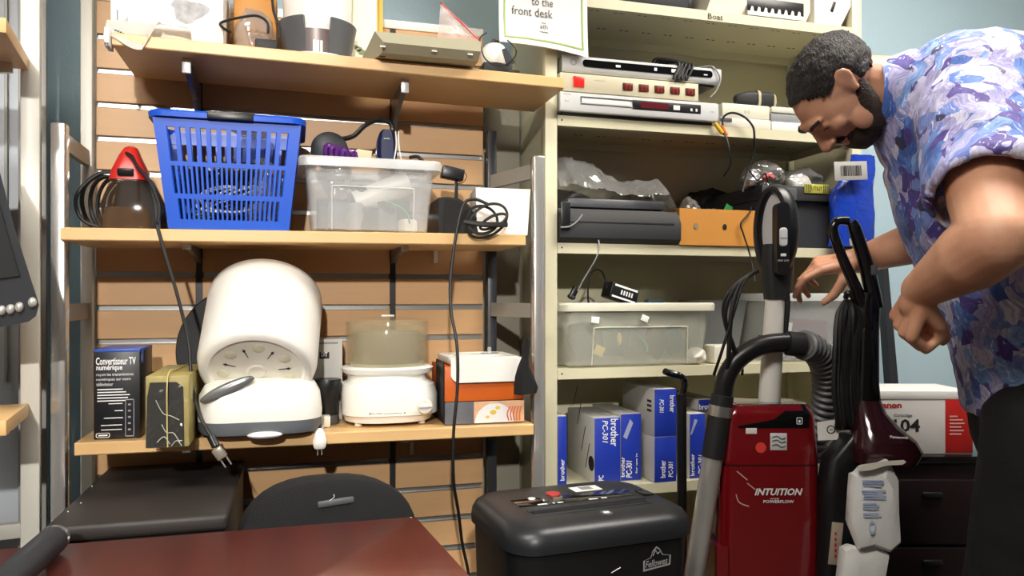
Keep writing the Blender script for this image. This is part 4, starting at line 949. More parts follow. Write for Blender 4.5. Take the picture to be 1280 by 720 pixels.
p = WD(-75, 418, 1.31); part('stand', MB().span(p.x - .05, p.x + .03, p.y - .03, p.y + .05, RZ2 + .0005, p.z - .0005, .004), CHARC, t)
# more odds and ends in the clear tub on the wooden shelf
cx = (W(380, 0, 1.66).x + W(546, 0, 1.66).x) / 2; zi = sz('mid', cx) + .006
for i, (dx, y_, w_, h_, m_, nm) in enumerate(((-.085, 1.79, .05, .08, CHARC, 'at the back left corner'), (-.01, 1.81, .08, .07, DGREY, 'at the back middle'), (.075, 1.80, .05, .085, CHARC, 'at the back right corner'), (-.005, 1.70, .04, .05, BLACKM, 'at the front middle'), (.085, 1.72, .035, .03, WHITE2, 'at the right front'))):
    solo('spare_part', MB(FR((cx + dx, y_, zi + h_ / 2), .2 * (i - 2))).box((0, 0, 0), (w_, .035, h_), .006), m_, ('pale' if i == 4 else 'dark') + ' block ' + nm + ' inside the clear tub', 'part')
# bulky black pieces behind the upper slots of the basket
cxb = (W(190, 0, 1.655).x + W(377, 0, 1.655).x) / 2; bk = sz('mid', cxb) + .006
solo('power_adapter', MB(FR((cxb - .075, 1.725, bk + .10), .2, .3)).box((0, 0, 0), (.05, .035, .07), .008), BLACK, 'black adapter block at the upper left inside the blue basket', 'power adapter')
solo('grey_box', MB().span(cxb - .105, cxb + .105, 1.805, 1.825, bk, bk + .085, .003), CHARC, 'charcoal flat box standing at the back inside the blue basket', 'box')
# ================================================================== RIGHT: cream shelving, top shelf
RCAM = -TH
e = .0008
z = GZ['g0'] + e
x0, x1, _, _ = B(790, 0, 862, 0, 1.81)
t = thing('dark_cassette_deck', 'dark device on the top cream shelf left of the white printer', 'electronics', ((x0 + x1) / 2, 1.9, z))
part('case', MB().span(x0 - .09, x1, 1.815, 2.04, z + .006, z + .1, .005), CHARC, t)
part('feet', MB().span(x0 - .08, x1 - .02, 1.83, 2.02, z, z + .0065, .001), RUBBER, t)
part('side_grip', MB().span(x1 + .0005, x1 + .022, 1.83, 2.0, z + .002, z + .07, .004), BLACK, t)
x0, x1, _, _ = B(888, 0, 1013, 0, 1.802)
t = thing('white_printer', 'white printer with black toothed paper slot on the top cream shelf', 'printer', ((x0 + x1) / 2, 1.92, z))
w = x1 - x0
part('body', MB().loft([[(a, yy, zz) for a, yy, zz in ((x0, 1.83, z), (x1, 1.83, z), (x1, 1.803, z + .03), (x1, 1.803, z + .16), (x0, 1.803, z + .16), (x0, 1.803, z + .03))], [(a, yy, zz) for a, yy, zz in ((x0, 2.04, z), (x1, 2.04, z), (x1, 2.04, z + .03), (x1, 2.04, z + .16), (x0, 2.04, z + .16), (x0, 2.04, z + .03))]]), WHITE2, t, ang=20)
part('paper_slot', MB().span(x0 + w * .36, x1 - w * .07, 1.8015, 1.8028, z + .014, z + .05, .0005), BLACK, t)
mb = MB()
for i in range(8): mb.solid([(x0 + w * (.38 + .068 * i), 1.8005, z + .008), (x0 + w * (.425 + .068 * i), 1.8005, z + .008), (x0 + w * (.417 + .068 * i), 1.8005, z + .024), (x0 + w * (.4 + .068 * i), 1.8005, z + .026)], (0, 1, 0), .001)
mb.span(x0 + w * .36, x1 - w * .07, 1.7995, 1.8015, z + .002, z + .012)
part('slot_teeth', mb, WHITE, t)
x2, x3, _, _ = B(1018, 0, 1064, 0, 1.803)
t = thing('white_switch_box', 'white device with a black rocker switch at the right end of top cream shelf', 'electronics', ((x2 + x3) / 2, 1.92, z))
part('body', MB().loft([[(x2, yy, z), (x3 - .035, yy, z), (x3 - .002, yy, z + .06), (x3 - .002, yy, z + .16), (x2, yy, z + .16)] for yy in (1.803, 2.04)]), WHITE2, t, ang=20)
m_ = (x2 + x3) / 2; part('rocker_switch', MB().box((m_ + .0, 1.8022, z + .052), (.009, .003, .03), .001, R=(0, .35, 0)), BLACK, t)

# ------------------------------------------------------------------ second cream shelf: electronics stack
z = GZ['g1'] + e; x0, x1, _, _ = B(699, 0, 897, 0, 1.785); x0 = max(x0, gx0 + .018); w = x1 - x0
yf = 1.786
def deck(name, label, xa, xb, za, zb, m, yf, dep=.24):
    t = thing(name, label, 'electronics', ((xa + xb) / 2, yf + dep / 2, za)); return t
zh = W(700, 116, yf).z - (W(700, 146, yf).z - z); h1 = .056
t = deck('video_player', 'silver disc player with red display at the bottom of the electronics stack', x0, x1, z, z + h1, SILVER, yf)
part('case', MB().span(x0, x1, yf + .004, yf + .25, z + .006, z + h1, .003), MGREY, t)
part('feet', MB().span(x0 + .01, x1 - .01, yf + .01, yf + .24, z, z + .0058), RUBBER, t)
mb = MB(); mb.loft([[(x, yf + yy, z + zz) for yy, zz in ((.0035, .006), (-.002, .008), (-.006, .02), (-.004, h1 - .004), (.0035, h1))] for x in (x0, x1)]); part('front_panel', mb, SILVER, t, ang=50)
fy = yf - .0062
part('disc_tray', MB().box((x0 + w * .27, fy + .0006, z + .034), (w * .3, .002, .012), .0008), WHITE, t)
mb = MB()
for zz in (.043, .025): mb.span(x0 + w * .12, x0 + w * .45, fy - .0008, fy + .001, z + zz, z + zz + .0018)
mb.span(x0 + w * .12, x0 + w * .125, fy - .0008, fy + .001, z + .03, z + .043); part('tray_outline', mb, DGREY, t)
part('display_window', MB().span(x0 + w * .44, x0 + w * .88, fy - .0006, fy + .002, z + .022, z + .046, .0005), BLACK, t)
part('red_display', MB().span(x0 + w * .49, x0 + w * .67, fy - .001, fy, z + .027, z + .043), mat('maroon_display', '#5f1f26', .2), t)
mb = MB(); 
for (a, b) in ((.70, .035), (.812, .012), (.845, .012)): mb.span(x0 + w * a, x0 + w * (a + b * (1.2 if a < .75 else 1)), fy - .0012, fy, z + .028, z + .028 + (.012 if a < .75 else .007))
part('button', mb, WHITE, t, 'white front buttons')
mb = MB(); mb.text('DIGITAL', (x0 + .008, fy + .0015, z + h1 - .009), X1, Z1, .02, .003); mb.bars((x0 + .012, fy + .001, z + .03), X1, Z1, [(0, 0, .01, .001), (0, 0, .001, .004)]); mb.text('DVD', (x1 - .024, fy + .0005, z + .028), X1, Z1, .01, .004); part('lettering', mb, DGREY, t)
z2 = z + h1 + e; h2 = .046; xa, xb = x0 - .0, W(873, 0, yf).x
t = deck('power_strip_panel', 'beige switch panel with red rocker switches between the two players', xa, xb, z2, z2 + h2, BEIGE, yf)
part('case', MB().span(xa, xb, yf - .001, yf + .16, z2, z2 + h2, .002), mat('cream_panel', '#cfc7ab', .5), t)
wb_ = xb - xa; fy = yf - .0013
s0 = part('red_switch', MB().span(xa + wb_ * .09, xa + wb_ * .165, fy - .004, fy + .002, z2 + .012, z2 + .038, .001), mat('red_rocker', '#d8201a', .25, emit=.6), t, 'bright red lit rocker switch')
part('rocker_line', MB().span(xa + wb_ * .126, xa + wb_ * .129, fy - .0046, fy - .004, z2 + .013, z2 + .037), INKR, s0)
for i in range(5):
    a = xa + wb_ * (.44 + .115 * i); p_ = part('rocker_switch', MB().span(a, a + wb_ * .07, fy - .003, fy + .002, z2 + .014, z2 + .032, .001), mat('brown_red_rocker', '#5a2018', .3), t)
    mb = MB(); mb.span(a + wb_ * .02, a + wb_ * .024, fy - .0036, fy - .003, z2 + .015, z2 + .031); mb.span(a + wb_ * .046, a + wb_ * .05, fy - .0036, fy - .003, z2 + .015, z2 + .031); part('rocker_line', mb, REDL, p_)
mb = MB(); mb.text('POWER', (xa + wb_ * .24, fy, z2 + .031), X1, Z1, .03, .002); part('lettering', mb, DGREY, t)
z3 = z2 + h2 + e; h3 = .046; xa, xb = x0 + .008, W(900, 0, yf + .01).x; wb_ = xb - xa; yt = yf + .008
t = deck('disc_player', 'silver slim disc player with black face strip at the top of the electronics stack', xa, xb, z3, z3 + h3, SILVER, yt)
part('case', MB().span(xa, xb - .004, yt + .002, yt + .2, z3 + .004, z3 + h3, .003), MGREY, t)
part('feet', MB().span(xa + .01, xb - .012, yt + .01, yt + .15, z3, z3 + .0038), RUBBER, t)
mb = MB(); mb.loft([[(x, yt + yy, z3 + zz) for yy, zz in ((.0018, .004), (-.003, .008), (-.005, .022), (-.004, h3 - .002), (.0018, h3))] for x in (xa, xb)]); part('front_panel', mb, SILVER, t, ang=50)
part('face_strip', MB().loft([[(x0_ + xa + wb_ * .53, yy, z3 + .028 + zz) for x0_, zz in rr(wb_ * .82, .018, .008, 4)] for yy in (yt - .0045, yt - .0062)]), BLACKG, t)
mb = MB(); mb.loft([[(xa + wb_ * .065 + k * math.cos(a), yt - .0052, z3 + .028 + k * math.sin(a)) for a in [2 * PI * j / 24 for j in range(24)]] for k in (.008, .0068)], False, False); part('power_button_ring', mb, DGREY, t)
mb = MB()
for a, b, h_ in ((.32, .03, .006), (.56, .018, .008), (.67, .045, .009), (.88, .025, .003)): mb.bars((xa, yt - .0064, z3), X1, Z1, [(wb_ * a, .024, wb_ * b, h_)])
part('strip_marks', mb, INKW, t)
# coiled cord draped over the disc player
mb = MB(); p = W(855, 90, yt - .012)
for i in range(4):
    mb.tube([(p.x - .012 * i + .03, yt + .03 + .01 * i, z3 + h3 + .006), (p.x - .01 * i + .028, yt - .006, z3 + h3 + .004), (p.x - .012 * i + .02, yt - .014, z3 + .03), (p.x - .012 * i + .004, yt - .016, z3 + .004), (p.x - .01 * i + .006, yt - .012, z3 + .02), (p.x - .008 * i + .012, yt - .004, z3 + h3 + .006), (p.x - .025 - .01 * i, yt + .04, z3 + h3 + .016 + .003 * i), (p.x - .05, yt + .07, z3 + h3 + .006)], .0036, 6, 6)
solo('draped_cord', mb, RUBBER, 'bundled black cord draped over the front of the top disc player', 'cord')
cord('grey_lead', [(xb - .06, yt + .02, z3 + h3 + .003), (xb - .03, yt - .004, z3 + h3 + .004), (xb - .012, yt - .010, z3 + .03), (xb - .008, yt - .010, z3 + .01), (xb - .02, yf - .004, z2 + .03), (xb - .037, yf - .004, z2 + .012)], .0022, MGREY, 'thin grey lead curling down at the right of the disc player', 'cable')
# cream set top devices right of the stack
x0, x1, _, _ = B(903, 0, 964, 0, 1.80); zt = W(935, 131, 1.81).z
t = thing('cream_router', 'cream flat device with a grey slot, under the black case with a rubber band', 'electronics', ((x0 + x1) / 2, 1.9, z))
part('lower_case', MB().span(x0 - .006, x1 + .002, 1.803, 2.03, z, z + .026, .003), WHITE2, t)
part('upper_case', MB().span(x0 + .004, x1, 1.806, 2.03, z + .0265, zt, .004), mat('ivory_plastic', '#d9d6c3', .4), t)
part('grey_slot', MB().span(x0 - .006, x0 + .03, 1.801, 1.8028, z + .014, z + .024, .0005), DGREY, t)
mb = MB(); mb.text('[~]', ((x0 + x1) / 2 - .004, 1.8055, z + .04), X1, Z1, .014, .008); part('emblem', mb, DGREY, t)
x2, x3, _, _ = B(966, 0, 1042, 0, 1.80)
t = thing('white_flat_device', 'white flat device with a grey front strip, right part of second cream shelf', 'electronics', ((x2 + x3) / 2, 1.9, z))
part('lower_case', MB().span(x2, x3, 1.803, 2.03, z, z + .024, .003), WHITE, t)
part('grey_strip', MB().span(x2, x3, 1.808, 2.03, z + .0245, z + .048, .001), MGREY, t)
part('top_cover', MB().span(x2, x3, 1.804, 2.03, z + .0485, zt, .004), MATS['ivory_plastic'], t)
# black case with rubber band
p = W(943, 114, 1.85); zc = zt + .0008
t = thing('black_glasses_case', 'black rounded case held by a rubber band on the cream device', 'case', (p.x, 1.85, zc))
part('case_body', MB().loft([[(p.x + u, 1.85 + a, zc + .024 + b) for a, b in rr(.05 * k, .046 * k, .014 * k, 4)] for u, k in ((-.062, .35), (-.056, .6), (-.03, .92), (0, 1), (.035, 1), (.05, .9), (.056, .6))]), BLACKM, t)
part('rubber_band', MB().loft([[(p.x + u, 1.85 + a, zc + .0245 + b) for a, b in rr(.054, .0475, .015, 4)] for u in (-.004, .004)], False, False), mat('tan_rubber', '#b6b08f', .6), t)
part('end_cap', MB().loft([[(p.x + u, 1.85 + a, zc + .0235 + b) for a, b in rr(.052 * k, .046 * k, .015 * k, 4)] for u, k in ((.047, .98), (.056, .8), (.062, .5))]), mat('tan_rubber', '#b6b08f'), t)
# video leads hanging off the second shelf
q = W(897, 160, 1.785)
t = thing('video_leads', 'black leads with yellow and orange plugs hanging from the second cream shelf', 'cable', (q.x, q.y, q.z))
part('yellow_plug', MB().cyl(q + Vector((-.008, 0, .012)), q + Vector((.012, -.004, -.014)), .0055, 12), YELL, t)
part('orange_plug', MB().cyl(q + Vector((.012, .002, .006)), q + Vector((.026, -.002, -.02)), .0055, 12), mat('orange_plug', '#c8641f', .4), t)
part('lead', MB().tube([q + Vector((.012, -.004, -.014)), W(908, 172, 1.77), W(912, 190, 1.765), W(913, 205, 1.79), W(905, 220, 1.86)], .0026, 6), CHARC, t)
part('lead', MB().tube([q + Vector((.016, .0, .0)), W(904, 147, 1.785), W(915, 141, 1.78), W(930, 146, 1.78), W(941, 158, 1.775), W(943, 172, 1.775), W(942, 190, 1.79), W(934, 215, 1.80), W(928, 240, 1.79)], .003, 6), RUBBER, t)

# ------------------------------------------------------------------ third cream shelf
z = GZ['g2'] + e; x0, x1, _, _ = B(697, 0, 851, 0, 1.785); x0 = max(x0, gx0 + .018); zt = W(780, 262, 1.785).z
t = thing('black_flat_machine', 'long black machine under a clear bag on the third cream shelf', 'electronics', ((x0 + x1) / 2, 1.9, z))
part('body', MB().loft([[(x, yy, zz) for yy, zz in ((1.80, z), (1.784, z + .012), (1.782, z + .052), (1.80, zt), (2.05, zt + .004), (2.06, z))] for x in (x0, x0 + .003, x1 - .004, x1)]), BLACKM, t, ang=50)
part('front_ridge', MB().span(x0 + .02, x1 - .02, 1.7808, 1.784, z + .05, z + .056, .001), CHARC, t)
mb = MB(); mb.span(x0 + .0, x0 + .025, 1.7765, 1.7815, z + .03, zt + .014, .002); part('corner_post', mb, BLACK, t)
mb = MB(); random.seed(11)
n, m_ = 40, 14; V = []
for i in range(n + 1):
    r_ = []
    for j in range(m_ + 1):
        u = i / n; v = j / m_; x = x0 + .004 + (x1 - x0 - .012) * u
        hgt = .095 * math.sin(PI * (.12 + .8 * v)) * (1 - .35 * u + .1 * math.sin(7 * u)) * (1 if u < .93 else max(.05, (1 - u) / .07))
        k = noise.noise(Vector((u * 9, v * 5, 1.3))) * .016 + abs(noise.noise(Vector((u * 20 + v * 6, v * 9, 4)))) * .010
        r_.append(mb.v((x, 1.795 + .22 * v - .012 * math.sin(u * 9) * (1 - v), zt + .006 + max(.002, 1.35 * hgt + k * (.4 + hgt * 9)))))
    V.append(r_)
for i in range(n):
    for j in range(m_): mb.f([V[i][j], V[i + 1][j], V[i + 1][j + 1], V[i][j + 1]])
bmesh.ops.solidify(mb.bm, geom=mb.bm.faces[:], thickness=.001)
solo('clear_plastic_bag', mb, BAGD, 'large crinkled clear bag spread on top of the black machine, third cream shelf', 'bag')
solo('grey_flat_case', MB().span(x0 + .03, x1 - .03, 1.81, 2.0, zt + .0045, zt + .03, .008), DGREY, 'grey flat case wrapped inside the clear bag on the black machine', 'case')
cord('thin_lead', [W(728, 268, 1.775), W(722, 276, 1.772), W(712, 283, 1.774), W(701, 284, 1.778)], .002, MGREY, 'thin grey lead at the left front of the black machine', 'cable')
cord('hanging_lead', [W(748, 300, 1.775), W(749, 310, 1.772), W(744, 325, 1.775), W(735, 340, 1.79), W(728, 352, 1.80), W(722, 364, 1.81)], .002, MGREY, 'lead dropping from the third cream shelf to the plug in the lower tub', 'cable')
xa, xb, _, _ = B(849, 0, 948, 0, 1.795); zt2 = W(900, 262, 1.795).z
t = thing('tan_file_box', 'tan cardboard file box with two round holes on the third cream shelf', 'box', ((xa + xb) / 2, 1.9, z))
mb = MB(); th = .003
mb.span(xa, xb, 1.793, 1.796, z, zt2); mb.span(xa, xb, 2.03, 2.033, z, zt2); mb.span(xa, xa + th, 1.796, 2.03, z, zt2); mb.span(xb - th, xb, 1.796, 2.03, z, zt2); mb.span(xa, xb, 1.796, 2.03, z, z + th)
part('file_body', mb, TANB, t)
for f_ in (.2, .56):
    cx_ = xa + (xb - xa) * f_; cz_ = z + (zt2 - z) * .52
    part('finger_hole', MB().lathe([(0, 0), (.0062, 0), (.0062, .0012), (0, .0012)], (cx_, 1.7928, cz_), 18, (PI / 2, 0, 0), sy=1.3), HOLE if f_ > .3 else mat('grey_hole', '#8a7c6c', .7), t)
cord('thin_lead', [W(939, 258, 1.785), W(937, 266, 1.785), W(926, 279, 1.783), W(929, 292, 1.782), W(935, 310, 1.778), W(940, 330, 1.77), W(944, 352, 1.75)], .0022, RUBBER, 'thin black lead crossing the tan file box', 'cable')
mb = MB(); blob(mb, (W(862, 0, 1.86).x, 1.87, z + .01), (.03, .05, .07), 6.6, .3); solo('clear_bag', mb, BAG, 'small clear bag standing at the left inside the tan file box', 'bag')
mb = MB(); blob(mb, (W(893, 0, 1.86).x, 1.87, z + .01), (.034, .05, .055), 8.8, .25); solo('teal_bag', mb, mat('teal_film', '#5f8484', .2, alpha=.6, bump=.8, bscale=30), 'teal tinted bag inside the tan file box', 'bag')
p = W(908, 238, 1.84); solo('green_card', MB().box((p.x, 1.85, z + .085), (.022, .003, .07), .0005, R=(0, .5, 0)), mat('green_film', '#23803f', .3), 'narrow green card at the right inside the tan file box', 'card')
p = W(868, 240, 1.80); solo('white_tag', MB().box((p.x + .006, 1.815, z + .088), (.012, .004, .028), .001, R=(0, .25, 0)), PAPER, 'small white tag at the front of the tan file box', 'tag')
# dark bags piled behind
p = W(905, 220, 1.98); mb = MB(); blob(mb, (p.x, 2.06, z), (.1, .025, .11), 4.4, .2); solo('dark_bag', mb, mat('dark_film', '#1e1f22', .25, bump=.8, bscale=30), 'dark plastic bag at the back behind the tan file box', 'bag')
# toolbox
xa, xb, _, _ = B(938, 0, 1069, 0, 1.775); zt3 = W(1005, 232, 1.775).z; xb = gx1 - .02; xa = max(xa, W(949.5, 0, 1.795).x + .001)
t = thing('black_toolbox', 'black toolbox with grey latches and a yellow label on the third cream shelf', 'toolbox', ((xa + xb) / 2, 1.9, z))
part('box_body', MB().loft([[(x, y, zz) for x, y in ((xa + i_, 1.80), (xb - i_, 1.80), (xb - i_, 2.03), (xa + i_, 2.03))] for i_, zz in ((.012, z), (.004, zt3 - .04))]), CHARC, t)
part('box_lid', MB().loft([[(x, y, zz) for x, y in ((xa + i_, 1.785 + i_), (xb - i_, 1.785 + i_), (xb - i_, 2.04 - i_), (xa + i_, 2.04 - i_))] for i_, zz in ((.0, zt3 - .0395), (.0, zt3 - .012), (.006, zt3))]), BLACKM, t)
w = xb - xa
part('latch', MB().box((xa + w * .27, 1.782, zt3 - .024), (.05, .008, .034), .003), DGREY, t)
part('latch', MB().box((xa + w * .86, 1.782, zt3 - .024), (.05, .008, .034), .003), DGREY, t)
lb = part('yellow_label', MB().box((xa + w * .575, 1.7835, zt3 - .006), (.078, .003, .025), .0005), mat('yellow_label', '#b9b64a', .5), t)
mb = MB(); ox = xa + w * .575
for i in range(5): mb.span(ox - .037 + i * .004, ox - .035 + i * .004, 1.7815, 1.782, zt3 - .017, zt3 + .005); mb.span(ox + .021 + i * .004, ox + .023 + i * .004, 1.7815, 1.782, zt3 - .017, zt3 + .005)
mb.text('UTILIT', (ox - .018, 1.782, zt3 - .011), X1, Z1, .036, .011, bold=.02)
part('label_print', mb, INKB, lb)
# things on the toolbox
zt4 = zt3 + .0008
p = W(1000, 210, 1.86); t = solo('white_bagged_part', MB().loft([[(p.x + a, 1.87 + b, zt4 + zz) for a, b in rr(.06 * k, .05 * k, .01 * k, 3)] for zz, k in ((0, 1), (.02, 1.05), (.038, .8), (.045, .5))]), WHITE, 'white moulded part on top of the black toolbox', 'part')
mb = MB(); blob(mb, (p.x + .015, 1.88, zt4 + .002), (.06, .06, .034), 5.5, .25); solo('clear_bag', mb, BAG, 'clear bag around the white moulded part on the toolbox', 'bag')
mb = MB(); p2 = W(962, 205, 1.86); blob(mb, (p2.x, 1.90, zt4), (.05, .07, .045), 2.9, .3); solo('clear_bag', mb, BAGD, 'grey clear bag at the left end on top of the toolbox', 'bag')
p3 = W(945, 228, 1.80); t = solo('silver_pouch', blob(MB(), (p3.x + .014, 1.84, zt4), (.024, .028, .026), 1.1, .25), mat('silver_film', '#cfd0d2', .15, metal=.7, bump=.6), 'small silver foil pouch at the left front on the toolbox', 'pouch')
mb = MB(); mb.tube([W(955, 224, 1.80), W(960, 219, 1.81), W(968, 223, 1.80)], .006, 8); solo('red_wrapper', mb, mat('red_film', '#c25a5a', .3), 'small red wrapper between the bags on the toolbox', 'wrapper')
cord('black_lead', [(p3.x - .03, 1.80, zt4 + .05), (p3.x, 1.795, zt4 + .012), (p3.x + .02, 1.79, zt4 + .03), (p3.x + .034, 1.795, zt4 + .006)], .0024, RUBBER, 'black lead looping over the foil pouch on the toolbox', 'cable')
# blue pack hanging beside the toolbox
xa, xb, za, zb = B(1042, 308, 1097, 192, 1.76)
t = thing('blue_film_pack', 'blue plastic wrapped pack with barcode label at the right of the toolbox', 'package', ((xa + xb) / 2, 1.77, za))
mb = MB(); R = []
for k in range(15):
    v = k / 14; zz = za + (zb - za) * v; ww = (xb - xa) * (.5 if v > .45 else .26 + .24 * (v / .45) ** 1.5); cx_ = xb - ww + .004 * math.sin(v * 11); dd = .02 * (1 if v > .5 else .5 + v)
    R.append([(cx_ + ww * math.cos(a) * (abs(math.cos(a)) ** -.4 if abs(math.cos(a)) > .05 else 1) * .98, 1.776 + dd * math.sin(a) + .003 * math.sin(6 * a + k), zz) for a in [2 * PI * j / 20 for j in range(20)]])
mb.loft(R); part('pack_body', mb, BLUEP, t)
l0 = W(1043, 224, 1.732); l1 = W(1084, 203, 1.732)
lb = part('barcode_label', MB().box(((l0.x + l1.x) / 2, 1.7325, (l0.z + l1.z) / 2), (l1.x - l0.x, .002, l1.z - l0.z), .0003, R=(0, -.07, 0)), mat('grey_label', '#a9a8a4', .5), t)
mb = MB(FR(((l0.x + l1.x) / 2, 1.7312, (l0.z + l1.z) / 2), 0, 0, -.07)); random.seed(2); x = -.034
while x < .03:
    wv = random.choice((.001, .0018, .003)); mb.bars((0, 0, 0), X1, Z1, [(x, -.014, wv, .028)]); x += wv + random.choice((.001, .002))
part('barcode_lines', mb, INKB, lb)
p = W(1064, 188, 1.78); solo('cream_card_box', MB().box((p.x, 1.765, zb + .011), (.05, .03, .02), .001), MATS['cream_card'], 'small cream card box on top of the blue film pack', 'box')

# ------------------------------------------------------------------ fourth cream shelf
z = GZ['g3'] + e; x0, x1, _, _ = B(697, 0, 891, 0, 1.792); x0 = max(x0, gx0 + .032); zt = W(800, 380, 1.792).z
tub('cream_tub', 'clear cream tinted tub of adapters with two white stickers, fourth cream shelf', x0, x1, 1.795, 2.03, z, zt - z, .014, TUBC, TUBCR, .01)
cx = (x0 + x1) / 2; zi = z + .006
mb = MB()
for px, py, rot in ((744, 400, .1), (806, 398, .4)):
    q = W(px, py, 1.79); mb.box((q.x, 1.789 + .0, q.z), (.021, .0015, .016), .0003, R=(0, rot, 0))
    solo('white_sticker', mb, PAPER, 'small blank white sticker on the ' + ('left' if px < 780 else 'right') + ' front of the cream tinted tub', 'sticker'); mb = MB()
random.seed(21)
cols = [BLACKM, CHARC, mat('slate_plastic', '#5c646e'), BLACK, mat('teal_plastic', '#2f5560', .4), BLACKM, CHARC, BLACK]
names = ['at the far left', 'left of centre', 'at the centre', 'right of centre', 'with teal tint near the right', 'in the back left', 'in the back middle', 'in the back right']
for i in range(8):
    fx = (-.13, -.06, .01, .075, .12, -.1, 0, .09)[i]; 
    mb = MB(FR((cx + fx, 1.86 if i < 5 else 1.95, zi + .048 + .01 * (i % 3)), .3 * (i % 3 - 1), 0, .35 * (i % 4 - 1.5)))
    mb.box((0, 0, 0), (.055, .045 + .01 * (i % 2), .07), .006)
    solo('power_adapter', mb, cols[i], 'dark power adapter ' + names[i] + ' of the cream tinted tub', 'power adapter')
p = W(748, 434, 1.82); solo('yellow_chip_pack', MB().box((p.x, 1.815, zi + .036), (.026, .006, .026), .002, R=(0, .4, 0)), mat('pale_yellow', '#cdb85a', .4), 'small yellow square in the cream tinted tub', 'package')
p = W(773, 417, 1.82); solo('cream_plug', MB().ball((p.x, 1.815, zi + .066), (.007, .007, .017), 14), MATS['pale_yellow'], 'cream oval plug in the cream tinted tub', 'plug')
mb = MB(); blob(mb, (W(870, 0, 1.83).x, 1.83, zi), (.026, .025, .022), 2.4, .2); solo('white_packet', mb, WHITE2, 'white packet at the lower right of the cream tinted tub', 'package')
mb = MB(); mb.tube([(cx - .12, 1.82, zi + .1), (cx - .07, 1.815, zi + .09), (cx - .03, 1.815, zi + .096), (cx + .02, 1.815, zi + .06), (cx + .03, 1.815, zi + .03)], .003, 6); solo('cable', mb, GREENC, 'dull green cable near the front of the cream tinted tub', 'cable')
# adapter and plug on top of the tub
p = W(775, 365, 1.86); zz = zt
t = thing('power_adapter', 'black power adapter with white printed label resting on the cream tinted tub', 'power adapter', (p.x, 1.86, zz - .02))
M_ = FR((p.x, 1.86, p.z - .004), .1, 0, .28)
part('adapter_body', MB(M_).box((0, 0, 0), (.085, .05, .042), .004), BLACK, t)
mb = MB(M_); mb.span(-.036, .036, -.0262, -.0255, -.018, -.013); mb.span(-.034, .036, -.0262, -.0255, .012, .0175)
for i in range(5): mb.span(-.012 + .008 * i, -.008 + .008 * i, -.0262, -.0255, -.006, .006)
part('printed_label', mb, INKW, t)
part('cord', MB().tube([M_ @ Vector((-.04, 0, 0)), W(755, 345, 1.86), W(750, 338, 1.85), W(742, 338, 1.85), W(736, 348, 1.85), W(735, 372, 1.85), W(738, 390, 1.86)], .0026, 6), RUBBER, t)
p = W(717, 366, 1.82); t = thing('black_plug', 'black plug on a cord standing at the left rim of the cream tinted tub', 'plug', (p.x, 1.82, zt - .02))
part('plug_body', MB(FR((p.x, 1.82, p.z), 0, 0, .5)).box((0, 0, 0), (.016, .016, .036), .004), BLACK, t)
part('plug_ring', MB(FR((p.x, 1.82, p.z), 0, 0, .5)).box((0, 0, -.012), (.018, .018, .008), .002), CHARC, t)
p = W(822, 371, 1.88); solo('teal_pad', MB().box((p.x, 1.90, zt + .0), (.05, .03, .022), .004), mat('teal_plastic', '#2f5560'), 'small teal pad at the middle of the cream tinted tub top', 'pad')
# second tub with red contents, man's hand above
x2, x3, _, _ = B(968, 0, 1064, 0, 1.795); zt = W(1020, 368, 1.795).z; x3 = gx1 - .03
tub('clear_tub', 'clear lidless tub with dark red contents at the right of the fourth cream shelf', x2, x3, 1.80, 2.02, z, zt - z, .012, TUBP, TUBRIM, .01, window=False)
solo('red_box', MB().span(x2 + .07, x3 - .03, 1.84, 1.95, zi, zi + .11, .01), mat('dark_red', '#6a2430', .5), 'dark red block inside the right clear tub', 'box')
solo('white_card', MB().box((x2 + .06, 1.825, zi + .08), (.03, .003, .05), .0005, R=(0, .2, 0)), PAPER, 'white card near the front of the right clear tub', 'card')
x4 = W(876, 0, 1.9).x; x5 = x2 - .012
solo('grey_tray', MB().loft([[(x4 + i_, y_a, zz), (x5 - i_, y_a, zz), (x5 - i_, 2.03, zz), (x4 + i_, 2.03, zz)] for i_, y_a, zz in ((.02, 1.93, z), (.0, 1.91, z + .16), (.0, 1.905, z + .17), (.004, 1.91, z + .172))]), mat('grey_tray', '#84898c', .4, alpha=.9), 'grey plastic tray behind the vacuum handle on the fourth cream shelf', 'tray')
p = W(905, 446, 1.82); solo('white_sponge_box', MB().span(W(893, 0, 1.82).x, W(921, 0, 1.82).x, 1.82, 1.88, z, z + .05, .006), WHITE2, 'white small box between the cream tinted tub and the grey tray', 'box')

